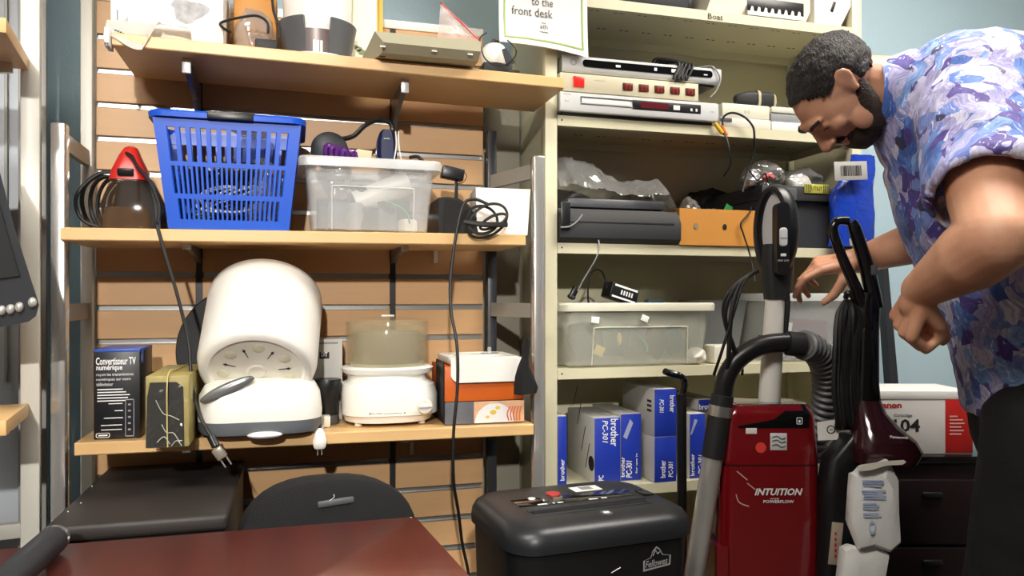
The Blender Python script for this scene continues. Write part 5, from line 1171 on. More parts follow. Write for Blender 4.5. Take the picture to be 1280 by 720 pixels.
# ------------------------------------------------------------------ bottom shelf cartons
z = GZ['g4'] + e
def bcarton(label, px0, px1, pyt, Y, side='plain', dep=.2, texts=(), z0=None, zt=None, blue=None):
    a, b, _, _ = B(px0, 0, px1, 0, Y); z0 = z if z0 is None else z0
    zt = zt or W((px0 + px1) / 2, pyt, Y).z
    a = max(a, gx0 + .018)
    t = thing('toner_carton', label, 'box', ((a + b) / 2, Y + dep / 2, z0), 'blue and grey cartons on the bottom cream shelf')
    part('carton', MB().span(a, b, Y, min(Y + dep, 2.07), z0, zt, .001), CARTG, t)
    part('blue_front', MB().span(a + .0005, b + .0004, Y - .0012, Y + .012, z0 + .0005, zt - .0008, .0005), BLUEC, t)
    mb = MB(); w, h = b - a, zt - z0; o = Vector((a, Y - .0014, z0)); n_ = 0
    for (s, u, v, ww, hh, sh) in texts:      # vertical lettering reading upwards or downwards
        if ww > 0: mb.text(s, o + Vector((u * w, 0, v * h)), Z1, (-1, 0, 0), ww * h, hh * w, bold=.015, shear=sh)
        else: mb.text(s, o + Vector((u * w, 0, v * h)), (0, 0, -1), X1, -ww * h, hh * w, bold=.015, shear=sh)
        n_ += 1
    if n_: part('lettering', mb, INKW, t)
    else: mb.bm.free()
    return t, a, b, z0, zt, w, h
t, a, b, z0, zt, w, h = bcarton('narrow blue carton against the cream post on the bottom shelf', 697, 708, 520, 1.82, texts=(('brother', .75, .1, .3, .5, 0),))
t, a, b, z0, zt, w, h = bcarton('grey carton with black art on its side and blue front, left on bottom shelf', 743, 775, 522, 1.83, texts=(('brother', .62, .98, -.42, .3, .0), ('PC-301', .3, .96, -.34, .22, .2), ('PC', .35, .05, .08, .2, 0)))
mb = MB()
for (y_, z_, l_, s_) in ((.03, .1, .1, 1), (.06, .14, .1, 1), (.09, .2, .09, 1), (.12, .24, .08, 1)):
    mb.solid([(a - .0004, 1.83 + y_, z0 + z_), (a - .0004, 1.83 + y_ + .004, z0 + z_), (a - .0004, 1.83 + y_ + .034, z0 + z_ - l_ * .7), (a - .0004, 1.83 + y_ + .03, z0 + z_ - l_ * .7)], (-1, 0, 0), .0003)
mb.solid([(a - .0006, 1.85 + .02 * math.cos(k), z0 + .05 + .02 * math.sin(k)) for k in [2 * PI * j / 12 for j in range(12)]], (-1, 0, 0), .0003)
part('side_art', mb, INKB, t)
t, a, b, z0, zt, w, h = bcarton('blue fronted carton with a pale roller picture, second wide carton of the bottom shelf', 776, 801, 517, 1.845, texts=(('PC-301', .55, .04, .26, .3, .2), ('brother', .18, .06, .3, .2, 0), ('for use in', .82, .1, .3, .1, 0)))
mb = MB(); mb.solid([(a + .1 * w, 1.8433, z0 + .66 * h), (a + .28 * w, 1.8433, z0 + .62 * h), (a + .6 * w, 1.8433, z0 + .86 * h), (a + .45 * w, 1.8433, z0 + .92 * h)], (0, -1, 0), .0003); part('roller_picture', mb, mat('pale_print', '#9fa9c2', .5), t)
zm = W(832, 546, 1.80).z
t, a, b, z0, zt2, w, h = bcarton('blue end carton standing upright, lower of the stacked pair on the bottom shelf', 818, 845, 546, 1.803, zt=zm, texts=(('brother', .5, .1, .38, .24, 0), ('PC-301', .85, .1, .34, .22, .2)))
t, a, b, z0, zt2, w, h = bcarton('blue end carton with grey flank, upper of the stacked pair on the bottom shelf', 818, 845, 486, 1.803, z0=zm + .0008, texts=(('brother', .7, .86, -.36, .24, 0), ('PC-301', .22, .78, -.28, .2, .2)))
mb = MB(); 
for k in range(3): mb.span(a - .0006, a - .0001, 1.82, 1.845, z0 + h * (.5 + .1 * k), z0 + h * (.55 + .1 * k))
part('side_barcode', mb, INKB, t)
t, a, b, z0, zt, w, h = bcarton('blue fronted carton behind the black floor pole on the bottom shelf', 862, 881, 517, 1.82, texts=(('brother', .3, .04, .34, .26, 0), ('PC-301', .8, .06, .3, .26, .2)))
mb = MB(); mb.solid([(a + .02 * w, 1.8183, z0 + .68 * h), (a + .12 * w, 1.8183, z0 + .68 * h), (a + .5 * w, 1.8183, z0 + .9 * h), (a + .3 * w, 1.8183, z0 + .92 * h)], (0, -1, 0), .0003); part('roller_picture', mb, MATS['pale_print'], t)
t, a, b, z0, zt, w, h = bcarton('grey topped carton lying on the cartons behind the black hose', 873, 899, 499, 1.86, z0=zt + .0008, texts=())
mb = MB(); mb.text('brother', (a + .02 * w, 1.8583, z0 + .1 * h), X1, Z1, w * .9, h * .5, bold=.02); part('lettering', mb, INKW, t)

# ------------------------------------------------------------------ shredder
c = WD(722, 640, 1.42); sh_ = FR((c.x, c.y, 0), math.radians(5)) @ Matrix.Diagonal((.90, .95, 1, 1)); zt = .752
t = thing('paper_shredder', 'black paper shredder with a long feed slot at the front of the cream unit', 'paper shredder', (c.x, c.y, 0))
def sr(w, d, zz, r, oy=0.): return [(a, b + oy, zz) for a, b in rr(w, d, r, 8)]
part('bin', MB(sh_).loft([sr(.33, .23, .03, .05), sr(.345, .245, .05, .055), sr(.385, .275, .702, .055)]), BLACK, t)
SHG = mat('graphite_plastic', '#212327', .38, var=.08)
hd = part('head', MB(sh_).loft([sr(.385, .276, .7035, .055), sr(.398, .288, .706, .058), sr(.4, .29, .718, .06), sr(.396, .286, .732, .06), sr(.384, .274, .743, .06, .002), sr(.362, .252, .7495, .058, .006), sr(.33, .215, .7525, .05, .012), sr(.26, .14, .753, .04, .012)]), SHG, t, ang=50)
part('feed_slot', MB(sh_).box((.0, -.060, .7485), (.255, .022, .012), .002, R=(.05, 0, 0)), mat('slot_black', '#050505', .9), hd)
mb = MB(sh_); mb.box((.0, -.046, .7535), (.265, .006, .008), .002); mb.box((0, -.074, .752), (.26, .005, .006), .002); part('slot_lip', mb, CHARC, hd)
mb = MB(sh_); mb.box((0, .012, .7525), (.27, .05, .003), .001); part('control_recess', mb, BLACKG, hd)
mb = MB(sh_); mb.lathe([(0, 0), (.016, 0), (.015, .0016), (0, .0016)], (-.03, .055, .7535), 20); part('red_sticker', mb, mat('red_sticker', '#b3302c', .5), hd)
st = part('picture_sticker', MB(sh_).box((.055, .07, .7532), (.065, .036, .0012), .0003), PAPER, hd)
part('sticker_print', MB(sh_).box((.055, .07, .7542), (.028, .022, .0004)), MGREY, st)
mb = MB(sh_); mb.lathe([(0, 0), (.008, 0), (.007, .0016), (0, .0016)], (-.09, .03, .7545), 16); part('white_dot', mb, WHITE, hd)
mb = MB(sh_)
for i, (x_, l_) in enumerate(((-.085, .02), (-.06, .004), (-.045, .012), (.03, .02), (.055, .012))): mb.box((x_, -.012, .7543), (l_, .006, .0004))
part('icon_marks', mb, INKW, hd)
part('power_switch', MB(sh_).box((.155, -.005, .751), (.024, .04, .01), .003), BLACKG, hd)
mb = MB(sh_); mb.lathe([(0, 0), (.012, 0), (.012, .0008), (0, .0008)], (.012, -.098, .7515), 20, (.1, 0, 0)); part('safety_sticker', mb, DGREY, hd)
mb = MB(sh_); mb.box((.012, -.0985, .7527), (.012, .008, .0006), R=(.1, 0, 0)); part('safety_mark', mb, INKW, hd)
# oval emblem with lettering on the front
mb = MB(sh_); fy = -.1385; oz = .668; ox_ = .10
out = [(u * .72, v * .72) for u, v in ((-.042, -.02), (.042, -.012), (.044, .012), (.018, .016), (.01, .03), (-.002, .038), (-.014, .028), (-.02, .012), (-.042, .006))]
inn = [(u * .9, v * .84 + .001) for u, v in out]
yb = lambda zz: -(.245 + (.275 - .245) * (zz - .05) / .652) / 2 - .0012
mb.loft([[(ox_ + u, yb(oz + v), oz + v) for u, v in out], [(ox_ + u, yb(oz + v), oz + v) for u, v in inn]], False, False)
mb.text('Fellowes', (ox_ - .026, yb(oz - .009), oz - .009), (1, 0, .06), Z1, .05, .012, shear=.25, bold=.01)
mb.tube([(ox_ - .009, yb(oz + .012), oz + .011), (ox_ - .003, yb(oz + .014), oz + .02), (ox_ + .001, yb(oz + .014), oz + .014), (ox_ + .006, yb(oz + .014), oz + .017)], .0008, 5)
part('emblem', mb, mat('silver_ink', '#b5b7b8', .4), t)
mb = MB(sh_)
for (a, b, c2, d2) in ((-.0, .66, .02, .667), (-.02, .652, -.014, .654)): mb.tube([(a, yb(b) - .0003, b), (c2, yb(d2) - .0003, d2)], .0009, 5)
part('scuff', mb, INKW, t, 'white scratch marks')
for sx in (-1, 1):
    for sy in (-1, 1): part('caster', MB(sh_).cyl((sx * .13 - .01, sy * .08, .016), (sx * .13 + .01, sy * .08, .016), .016), RUBBER, t)

# ------------------------------------------------------------------ red upright vacuum (faces the camera)
VD = 1.66; c = WD(965, 500, VD); VM = FR((c.x, c.y, 0), RCAM); vk = VD / 950
def vp(px, py, y=0.): return ((px - 640) / F * (VD + y) - 325 * vk, H + (HZ - py) / F * (VD + y))     # local x and height in the front plane
t = thing('red_upright_vacuum', 'red upright vacuum with white tube and black hose, right of the shredder', 'vacuum cleaner', (c.x, c.y, 0))
zr = vp(0, 507)[1]; 
def vr(x0, x1, zz, d, r, oy=0.): 
    a, b = (x0 - 965) * vk, (x1 - 965) * vk; return [(p_ + (a + b) / 2, q_ + oy + d / 2, zz) for p_, q_ in rr(b - a, d, r, 6)]
zs_ = vp(0, 582)[1]
part('bag_housing', MB(VM).loft([vr(899, 1031, .16, .17, .03), vr(899, 1031, .3, .17, .03), vr(902, 1028, zs_ - .0018, .165, .03)]), RED, t, ang=40)
part('bag_door', MB(VM).loft([vr(902, 1028, zs_ + .0012, .165, .03), vr(905, 1024, zr - .03, .16, .03), vr(908, 1022, zr - .012, .15, .03, .004), vr(914, 1016, zr, .13, .03, .012)]), RED, t, ang=40)
part('seam', MB(VM).loft([vr(904, 1026, zs_ - .002, .16, .03, .002), vr(904, 1026, zs_ + .0014, .16, .03, .002)]), BLACK, t)
a, b = vp(923, 535), vp(1011, 508)
part('top_cap', MB(VM).loft([[(x, y, zz) for x, y, zz in ((a[0], -.0012, a[1]), (b[0], -.0012, a[1]), (b[0] + .002, -.0012, a[1] + .03), (b[0] - .004, .014, b[1] + .003), (a[0] + .004, .014, b[1] + .003), (a[0] - .002, -.0012, a[1] + .03))], [(x, y, zz) for x, y, zz in ((a[0], .1, a[1]), (b[0], .1, a[1]), (b[0] + .002, .1, a[1] + .03), (b[0] - .004, .1, b[1] + .0035), (a[0] + .004, .1, b[1] + .0035), (a[0] - .002, .1, a[1] + .03))]]), BLACKG, t, ang=20)
mb = MB(VM); q = vp(999, 526); mb.loft([[(q[0] + u, -.0018, q[1] + v) for u, v in rr(.013, .015, .002, 3)], [(q[0] + u, -.0018, q[1] + v) for u, v in rr(.010, .012, .0015, 3)]], False, False); mb.box((q[0], -.0018, q[1] - .001), (.0045, .0006, .006)); part('latch_icon', mb, INKW, t)
q = vp(939, 538.5); part('white_sticker', MB(VM).box((q[0], -.0006, q[1]), (.024, .0012, .013), .0003), PAPER, t)
q = vp(951, 559.5); part('round_sticker', MB(VM).lathe([(0, 0), (.0115, 0), (.0115, .001), (0, .001)], (q[0], .0002, q[1]), 24, (PI / 2, 0, 0)), mat('coral_sticker', '#e4443a', .5), t)
q = vp(973, 552); bd = part('silver_badge', MB(VM).box((q[0], -.0008, q[1]), (.036, .002, .037), .0006), SILVER, t)
mb = MB(VM)
for k in (-.009, .001, .009): mb.tube([(q[0] - .014, -.0022, q[1] + k), (q[0] - .004, -.0022, q[1] + k + .003), (q[0] + .006, -.0022, q[1] + k - .003), (q[0] + .015, -.0022, q[1] + k)], .0012, 5)
part('badge_waves', mb, DGREY, bd)
mb = MB(VM); q = vp(943, 619); mb.text('INTUITION', (q[0], -.0014, q[1]), X1, Z1, 60 * vk, .0155, shear=.3, bold=.03)
q = vp(962, 623); mb.text('with', (q[0], -.0012, q[1] - .002), X1, Z1, .02, .004); q = vp(954, 628); mb.text('POWERFLOW', (q[0], -.0012, q[1] - .001), X1, Z1, 38 * vk, .0065, bold=.02)
part('lettering', mb, INKW, t)
mb = MB(VM); a = vp(921, 590); 
for pts in (((921, 589), (934, 600)), ((934, 604), (944, 612)), ((920, 618), (924, 628), (936, 633))): mb.tube([(vp(*p_)[0], -.0004, vp(*p_)[1]) for p_ in pts], .0011, 5)
part('scuff', mb, mat('scuff', '#d9b9b4', .5), t, 'pale scratch marks')
a = vp(896, 683); part('side_skirt', MB(VM).loft([[(x, y, zz) for x, y in ((a[0], .0), (a[0] + .024, -.004), (a[0] + .024, .1), (a[0], .1))] for zz in (.1, a[1])]), RED, t)
part('foot_nozzle', MB(VM).loft([[(p_, q_ - .02, zz) for p_, q_ in rr(w_n, d_n, .04, 6)] for w_n, d_n, zz in ((.23, .26, .012), (.24, .28, .03), (.23, .26, .09), (.2, .18, .14))]), BLACK, t)
for sx in (-1, 1): part('wheel', MB(VM).cyl((sx * .09 - .02, .1, .03), (sx * .09 + .02, .1, .03), .03), RUBBER, t)
# white tube, black head and looped grip
q0, q1 = vp(961, 512, .06), vp(970, 372, .06)
part('white_tube', MB(VM).cyl((q0[0], .065, q0[1] - .02), (q1[0], .062, q1[1]), .0245, 24, .0225), WHITE, t)
q2 = vp(971, 372, .06); q3 = vp(972, 322, .06)
nk = part('grip_neck', MB(VM).loft([[(x + u, .062 + v, zz) for u, v in rr(w_, .05, .016, 5)] for x, w_, zz in ((q2[0], .05, q2[1] - .004), (q2[0], .054, q2[1] + .01), (q3[0], .066, q3[1] - .01), (q3[0] + .001, .064, q3[1] + .03))]), BLACKM, t)
gc = vp(970, 288, .06); GM = VM @ Matrix.Translation((gc[0], .062, gc[1])) @ Matrix.Rotation(math.radians(-64), 4, 'Z')
mb = MB(GM); R = []
for k in range(40):
    a = 2 * PI * k / 40; ca, sa = math.cos(a), math.sin(a); ct = Vector((.048 * ca, 0, .094 * sa)); nr_ = Vector((ca * .094, 0, sa * .048)).normalized()
    R.append([ct + nr_ * .011 * math.cos(p_) + Vector((0, 1, 0)) * .019 * math.sin(p_) for p_ in [2 * PI * j / 12 for j in range(12)]])
R.append(R[0]); mb.loft(R, False, False); part('looped_grip', mb, BLACK, t)
mb = MB(GM); mb.lathe([(0, -.004), (1, -.004), (1, .004), (0, .004)], (0, 0, 0), 40, Euler((PI / 2, 0, 0)).to_matrix().to_4x4(), sx=.039, sy=.085); part('grip_insert', mb, mat('pale_grey_plastic', '#c9c9cb', .4), t)
sp = vp(980, 298, .0); mb = MB(VM); 
pn = part('switch_panel', MB(VM).loft([[(sp[0] + u, .004 + yy, sp[1] + v) for u, v in rr(.028, .16, .012, 5)] for yy in (0, .03)]), BLACK, t)
part('switch_slider', MB(VM).loft([[(sp[0] + u, .0035 - h_, sp[1] + .003 + v) for u, v in rr(.018 - h_, .042 - h_, .007, 5)] for h_ in (0, .004)]), SILVER, pn)
part('switch_line', MB(VM).box((sp[0], -.0008, sp[1] + .001), (.016, .0008, .0012)), DGREY, pn)
mb = MB(VM); mb.box((sp[0], .0034, sp[1] - .036), (.012, .001, .006), .0003); mb.text('HIGH  LOW', (sp[0] - .012, .0036, sp[1] - .05), X1, Z1, .024, .004); part('lettering', mb, INKW, pn)
# band, rigid hose bend, ribbed hose, metal wand
q = vp(966, 429, .06)
part('hose_band', MB(VM).loft([[(q[0] + x_ + .0, .06 + .031 * math.cos(a), q[1] + zz + .031 * 0 + 0) if False else (q[0] + .031 * math.sin(a), .062 + .031 * math.cos(a), q[1] + zz) for a in [2 * PI * j / 24 for j in range(24)] for x_ in (0,)] for zz in (-.018, .018)]), BLACK, t)
pts = [(903, 508), (906, 478), (918, 454), (938, 438), (960, 430), (985, 428)]
part('rigid_bend', MB(VM).tube([(vp(*p_, .02)[0], .02 - .0 * i, vp(*p_, .02)[1]) for i, p_ in enumerate(pts)], [.022, .0215, .0215, .0215, .0215, .0215], 14, 6), BLACK, t)
part('hose_collar', MB(VM).cyl((vp(984, 0, .02)[0], .02, vp(0, 429, .02)[1]), (vp(1004, 0, .02)[0], .02, vp(0, 431, .02)[1]), .027, 20), BLACKM, t)
pts = [(1003, 431), (1017, 436), (1028, 450), (1033, 470), (1033, 495), (1028, 520), (1020, 545), (1012, 570)]
C3 = catmull([(vp(*p_, .02 + .03 * i)[0], .02 + .03 * i, vp(*p_, .02 + .03 * i)[1]) for i, p_ in enumerate(pts)], 12); R = []
mb = MB(VM); mb.tube(C3, [.029 + (.0045 if (i // 2) % 2 else -.0015) for i in range(len(C3))], 16, 1); part('ribbed_hose', mb, mat('hose_grey', '#6b6c6e', .4), t)
w0, w1 = vp(903, 508), vp(869, 726); WM = lambda v, y=.012: (w0[0] + (w1[0] - w0[0]) * v, y, w0[1] + (w1[1] - w0[1]) * v)
part('wand_cuff', MB(VM).cyl(WM(-.06), WM(.3), .0245, 24), BLACKM, t)
part('wand_ring', MB(VM).cyl(WM(-.0), WM(.06), .0255, 24), ALU, t)
part('metal_wand', MB(VM).cyl(WM(.3), WM(1.6), .0225, 28), mat('brushed_steel', '#d8d6d2', .24, metal=.65), t)
part('wand_end', MB(VM).cyl(WM(1.6), WM(2.0), .026, 24), BLACK, t)
# cords hung left of the tube
mb = MB(VM)
for i in range(4):
    mb.tube([(vp(954, 0)[0], .04, vp(0, 338)[1]), (vp(930 - 6 * i, 0)[0], .0 - .004 * i, vp(0, 352 + 3 * i)[1]), (vp(914 - 5 * i + 3 * (i % 2), 0)[0], -.012, vp(0, 395)[1]), (vp(901 + 9 * i, 0)[0], -.006 + .006 * i, vp(0, 440 + 14 * (i % 2))[1]), (vp(897 + 12 * i, 0)[0], .03, vp(0, 470)[1])], (.0034, .0052, .0052, .003)[i], 8, 7)
part('wrapped_cord', mb, RUBBER, t)
mb = MB(VM); mb.tube([(vp(990, 0)[0], .05, vp(0, 335)[1]), (vp(994, 0)[0], .045, vp(0, 375)[1]), (vp(992, 0)[0], .05, vp(0, 418)[1])], .006, 8); part('rear_cord', mb, RUBBER, t)
# black floor pole
a = W(853, 492, 1.62); t = thing('black_floor_pole', 'thin black pole with a bent handle between the shredder and the metal wand', 'pole', (a.x, 1.62, 0))
part('pole', MB().cyl((a.x, 1.62, .0), (a.x - .002, 1.62, a.z), .0115, 14), BLACK, t)
part('bent_handle', MB().tube([(a.x - .002, 1.62, a.z - .01), W(856, 478, 1.62), W(850, 470, 1.62), W(836, 466, 1.63), W(831, 464, 1.64)], .008, 10), BLACKG, t)
# ------------------------------------------------------------------ maroon stick vacuum with cord bundle
SD = 1.64; c = WD(1085, 500, SD); SM = FR((c.x, c.y, 0), RCAM); sk = SD / 950
def sp_(px, py, y=0.): return ((px - 640) / F * (SD + y) - 445 * sk, H + (HZ - py) / F * (SD + y))
t = thing('stick_vacuum', 'black and maroon stick vacuum with looped handle, right of the red vacuum', 'vacuum cleaner', (c.x, c.y, 0))
def sv(px, py, y=0.): a_ = sp_(px, py, y); return (a_[0], y, a_[1])
mb = MB(SM)
mb.tube([sv(1094, 385), sv(1086, 345), sv(1076, 310), sv(1068, 285), sv(1064, 277)], [.018, .016, .0145, .0135, .010], 12, 6)
mb.tube([sv(1080, 385), sv(1066, 352), sv(1052, 320), sv(1043, 295), sv(1042, 283), sv(1048, 276), sv(1060, 276)], [.015, .012, .0105, .010, .0095, .010], 12, 6)
part('looped_handle', mb, BLACKG, t)
part('power_switch', MB(SM).box((sp_(1088, 338)[0], -.0165, sp_(0, 338)[1]), (.014, .006, .022), .003), DGREY, t)
part('shaft', MB(SM).loft([[(sp_(x, 0)[0] + u, v + .004, sp_(0, y)[1]) for u, v in rr(w_ * sk, .042, .016, 5)] for x, y, w_ in ((1087, 366, 22), (1086, 384, 27), (1085, 420, 26), (1084, 480, 28), (1085, 508, 32))]), BLACKG, t, ang=60)
MAR = mat('maroon_gloss', '#33141a', .14, var=.15, coat=.5)
part('motor_head', MB(SM).loft([[(sp_(x, 0)[0] + u, v + oy, sp_(0, y)[1]) for u, v in rr(w_ * sk, d_, min(w_ * sk, d_) * .42, 7)] for x, y, w_, d_, oy in ((1085, 500, 31, .05, .005), (1087, 516, 38, .06, .002), (1093, 532, 54, .08, -.004), (1100, 548, 74, .1, -.012), (1103, 562, 82, .105, -.014), (1101, 575, 76, .10, -.012))]), MAR, t, ang=60)
mb = MB(SM); q = sv(1113, 548, -.077); mb.text('Panasonic', (q[0], -.0755, q[2]), (1, -.25, 0), Z1, .034, .006, bold=.02); part('lettering', mb, INKW, t)
part('lower_body', MB(SM).loft([[(sp_(x, 0)[0] + u, v + .02, sp_(0, y)[1]) for u, v in rr(w_ * sk, .07, .02, 5)] for x, y, w_ in ((1084, 545, 50), (1068, 575, 66), (1062, 620, 66), (1054, 720, 60), (1054, 880, 60))]), BLACK, t, ang=60)
a = sp_(1040, 676); lb = part('rating_label', MB(SM).box((a[0], -.0185, a[1]), (.024, .003, .09), .0005, R=(0, .1, 0)), mat('tan_label', '#a79a88', .6), t)
mb = MB(SM); mb.bars((a[0] - .003, -.0202, a[1] - .03), X1, Z1, [(0, .012 * i, .004, .007) for i in range(5)]); part('label_print', mb, INKR, lb)
part('floor_head', MB(SM).loft([[(sp_(1056, 0)[0] + u, v - .02, zz) for u, v in rr(w_, d_, .03, 5)] for w_, d_, zz in ((.14, .18, .004), (.145, .19, .03), (.12, .14, .07), (.1, .08, .2))]), BLACK, t)
mb = MB(SM)
for i in range(9):
    x = 1045 + 4.0 * i; mb.tube([sv(1062 + 1.2 * (i - 4), 376, .01), sv(x + 2, 395, -.006 * (i % 3)), sv(x - 1, 440, -.012 + .006 * (i % 3)), sv(x - 2, 490, -.008), sv(x + 2, 522 + 4 * (i % 3), .0), sv(x + 1, 535, .02)], .0058, 6, 5)
part('cord_bundle', mb, RUBBER, t)
part('cord_hook', MB(SM).tube([sv(1057, 372, .01), sv(1060, 366, .0), sv(1068, 372, .0), sv(1080, 376, .004)], .006, 8), BLACK, t)
# paper tag between the vacuums
a = sp_(1043, 541); t = thing('price_sheet', 'white paper tag with black ring mark tucked between the two vacuums', 'tag', tuple(SM @ Vector((a[0], .03, a[1] - .03))))
mb = MB(SM); mb.solid([(a[0] - .026, .028, a[1] + .018), (a[0] + .027, .028, a[1] + .026), (a[0] + .02, .028, a[1] - .02), (a[0] - .024, .028, a[1] - .022)], (0, 1, 0), .0012); part('sheet', mb, PAPER, t)
mb = MB(SM); mb.loft([[(a[0] + .004 + k * math.cos(p_), .0275, a[1] + .002 + k * math.sin(p_)) for p_ in [2 * PI * j / 20 for j in range(20)]] for k in (.0095, .007)], False, False); mb.text('40', (a[0] + .0, .0275, a[1] - .001), X1, Z1, .008, .006); part('ring_mark', mb, INKB, t)
# vacuum bags
def bagpack(name, label, outline, seed, y, mprint=True):
    cx_ = sum(p_[0] for p_ in outline) / len(outline)
    q = SM @ Vector(sv(cx_, max(p_[1] for p_ in outline), y)); t = thing(name, label, 'vacuum bag', tuple(q))
    n = len(outline); cen = Vector(sv(cx_, sum(p_[1] for p_ in outline) / n, y)); O = [Vector(sv(p_[0], p_[1], y)) for p_ in outline]
    rings = [[cen + (p_ - cen) * k + Vector((0, dy + .004 * noise.noise(p_ * 30 + Vector((seed, k * 3, 0))), 0)) for p_ in O] for k, dy in ((.5, .024), (.93, .02), (1, .006), (1, -.004), (.93, -.012), (.6, -.019), (.25, -.018))]
    part('bag_body', MB(SM).loft(rings), mat('vacuum_bag_paper', '#e8e8e6', .7, var=.08, bump=.5, bscale=18), t, ang=25)
    if mprint:
        mb = MB(SM); random.seed(seed)
        x0_, y0_ = cx_ - 12, min(p_[1] for p_ in outline) + 28
        yy = y0_
        for g_, (nl, wl) in enumerate(((3, 28), (4, 30), (3, 20), (2, 24))):
            for k in range(nl):
                a_ = sv(x0_ - 4 + random.uniform(0, 3), yy, y - .0212); mb.bars(a_, X1, Z1, [(0, 0, wl * sk * random.uniform(.75, 1), .003)]); yy += 3.1
            yy += 3.5
        a_ = sv(cx_ + 2, yy + 16, y - .0205); mb.text('0', a_, (0, 0, 1), (-1, 0, 0), .03, .014)
        part('blue_print', mb, INKLB, t)
    return t
bagpack('vacuum_bag', 'white paper vacuum bag with blue print hanging under the maroon motor head', [(1070, 590), (1078, 582), (1100, 578), (1108, 574), (1113, 582), (1122, 598), (1122, 640), (1124, 678), (1112, 690), (1090, 682), (1072, 686), (1060, 655), (1062, 612), (1064, 592)], 3, -.075)
bagpack('vacuum_bag', 'grey paper vacuum bag below the white one, at the bottom of the photo', [(1052, 684), (1062, 681), (1080, 686), (1095, 684), (1110, 692), (1104, 730), (1098, 800), (1060, 805), (1044, 760), (1049, 715)], 8, -.06, False)
solo('white_clip_strip', MB(SM).loft([[Vector(sv(x, y, -.105 + d_)) for x, y in ((1070, 584), (1085, 580), (1110, 576), (1130, 575), (1133, 578), (1128, 581), (1108, 582), (1088, 588), (1076, 589))] for d_ in (0, .02)]), WHITE2, 'white plastic strip clipped at the top of the vacuum bag', 'clip')
# ------------------------------------------------------------------ right: cabinet, cartridge carton, leaning board
CD = 1.93; c = WD(1160, 500, CD); CM = FR((c.x, c.y, 0), RCAM); ck = CD / 950
def cp(px, py): return ((px - 1160) * ck, H + (HZ - py) * ck)
zt = cp(0, 569)[1]
t = thing('dark_cabinet', 'black drawer cabinet under the white cartridge carton at the right', 'cabinet', (c.x, c.y, 0))
part('cabinet_body', MB(CM).span(cp(1094, 0)[0], cp(1300, 0)[0], .0, .30, .0, zt - .02, .004), mat('dark_maroon_cabinet', '#1c1113', .35, var=.2), t)
part('cabinet_top', MB(CM).span(cp(1090, 0)[0], cp(1304, 0)[0], -.012, .305, zt - .0195, zt - .0006, .004), BLACKG, t)
for k in range(4):
    zz = zt - .05 - .17 * (k + 1); d_ = part('drawer', MB(CM).span(cp(1102, 0)[0], cp(1294, 0)[0], -.016, -.0005, zz, zz + .16, .003), MATS['dark_maroon_cabinet'], t)
    part('drawer_pull', MB(CM).box((cp(1160, 0)[0], -.021, zz + .125), (.05, .010, .012), .003), BLACK, d_)
x0, x1 = cp(1062, 0)[0], cp(1219, 0)[0]; zc1 = cp(0, 490)[1]
t = thing('cartridge_carton', 'white printer cartridge carton with a red end panel on the dark cabinet', 'box', (c.x, c.y, zt))
w = x1 - x0; h = zc1 - zt
part('carton', MB(CM).span(x0, x1, .012, .18, zt, zc1 - .0, .0015), mat('pale_grey_carton', '#d2cfcb', .6, var=.03), t)
part('lid_flap', MB(CM).span(x0 - .001, x1 + .001, .0105, .181, zc1 - .02, zc1 + .0008, .001), CARTW, t)
a = cp(1185, 0)[0]; part('red_panel', MB(CM).span(a, x1 + .0006, .0108, .1, zt + .004, zc1 - .0205, .0005), mat('red_carton', '#b5201c', .45), t)
mb = MB(CM); mb.bars((a + .01, .0104, zt + .05), X1, Z1, [(0, .009 * i, (.03, .036, .03, .038, .034, .02)[i], .004) for i in range(6)]); part('panel_print', mb, mat('pink_print', '#e2a09a', .5), t)
mb = MB(CM); q = cp(1097, 511); mb.text('Canon', (q[0], .0115, q[1]), X1, Z1, 33 * ck, .016, bold=.04); part('red_lettering', mb, INKR, t)
mb = MB(CM); q = cp(1120, 541); mb.text('104', (q[0], .0115, q[1]), X1, Z1, 33 * ck, .033, bold=.025); q = cp(1120, 523); mb.text('Cartridge', (q[0], .0115, q[1]), X1, Z1, 23 * ck, .010, bold=.01); part('black_lettering', mb, INKB, t)
a = WD(1106, 300, 2.50); b = WD(1122, 495, 2.44); f0 = b + (b - a) * (b.z / (a.z - b.z)); f0.z = .0008
solo('leaning_board', MB().loft([[a + Vector(q_) for q_ in ((-.018, 0, 0), (.004, 0, 0), (.004, .03, 0), (-.018, .03, 0))], [f0 + Vector(q_) for q_ in ((-.03, 0, 0), (.014, 0, 0), (.014, .03, 0), (-.03, .03, 0))]]), CHARC, 'dark narrow board leaning behind the stick vacuum against the blue wall', 'board')
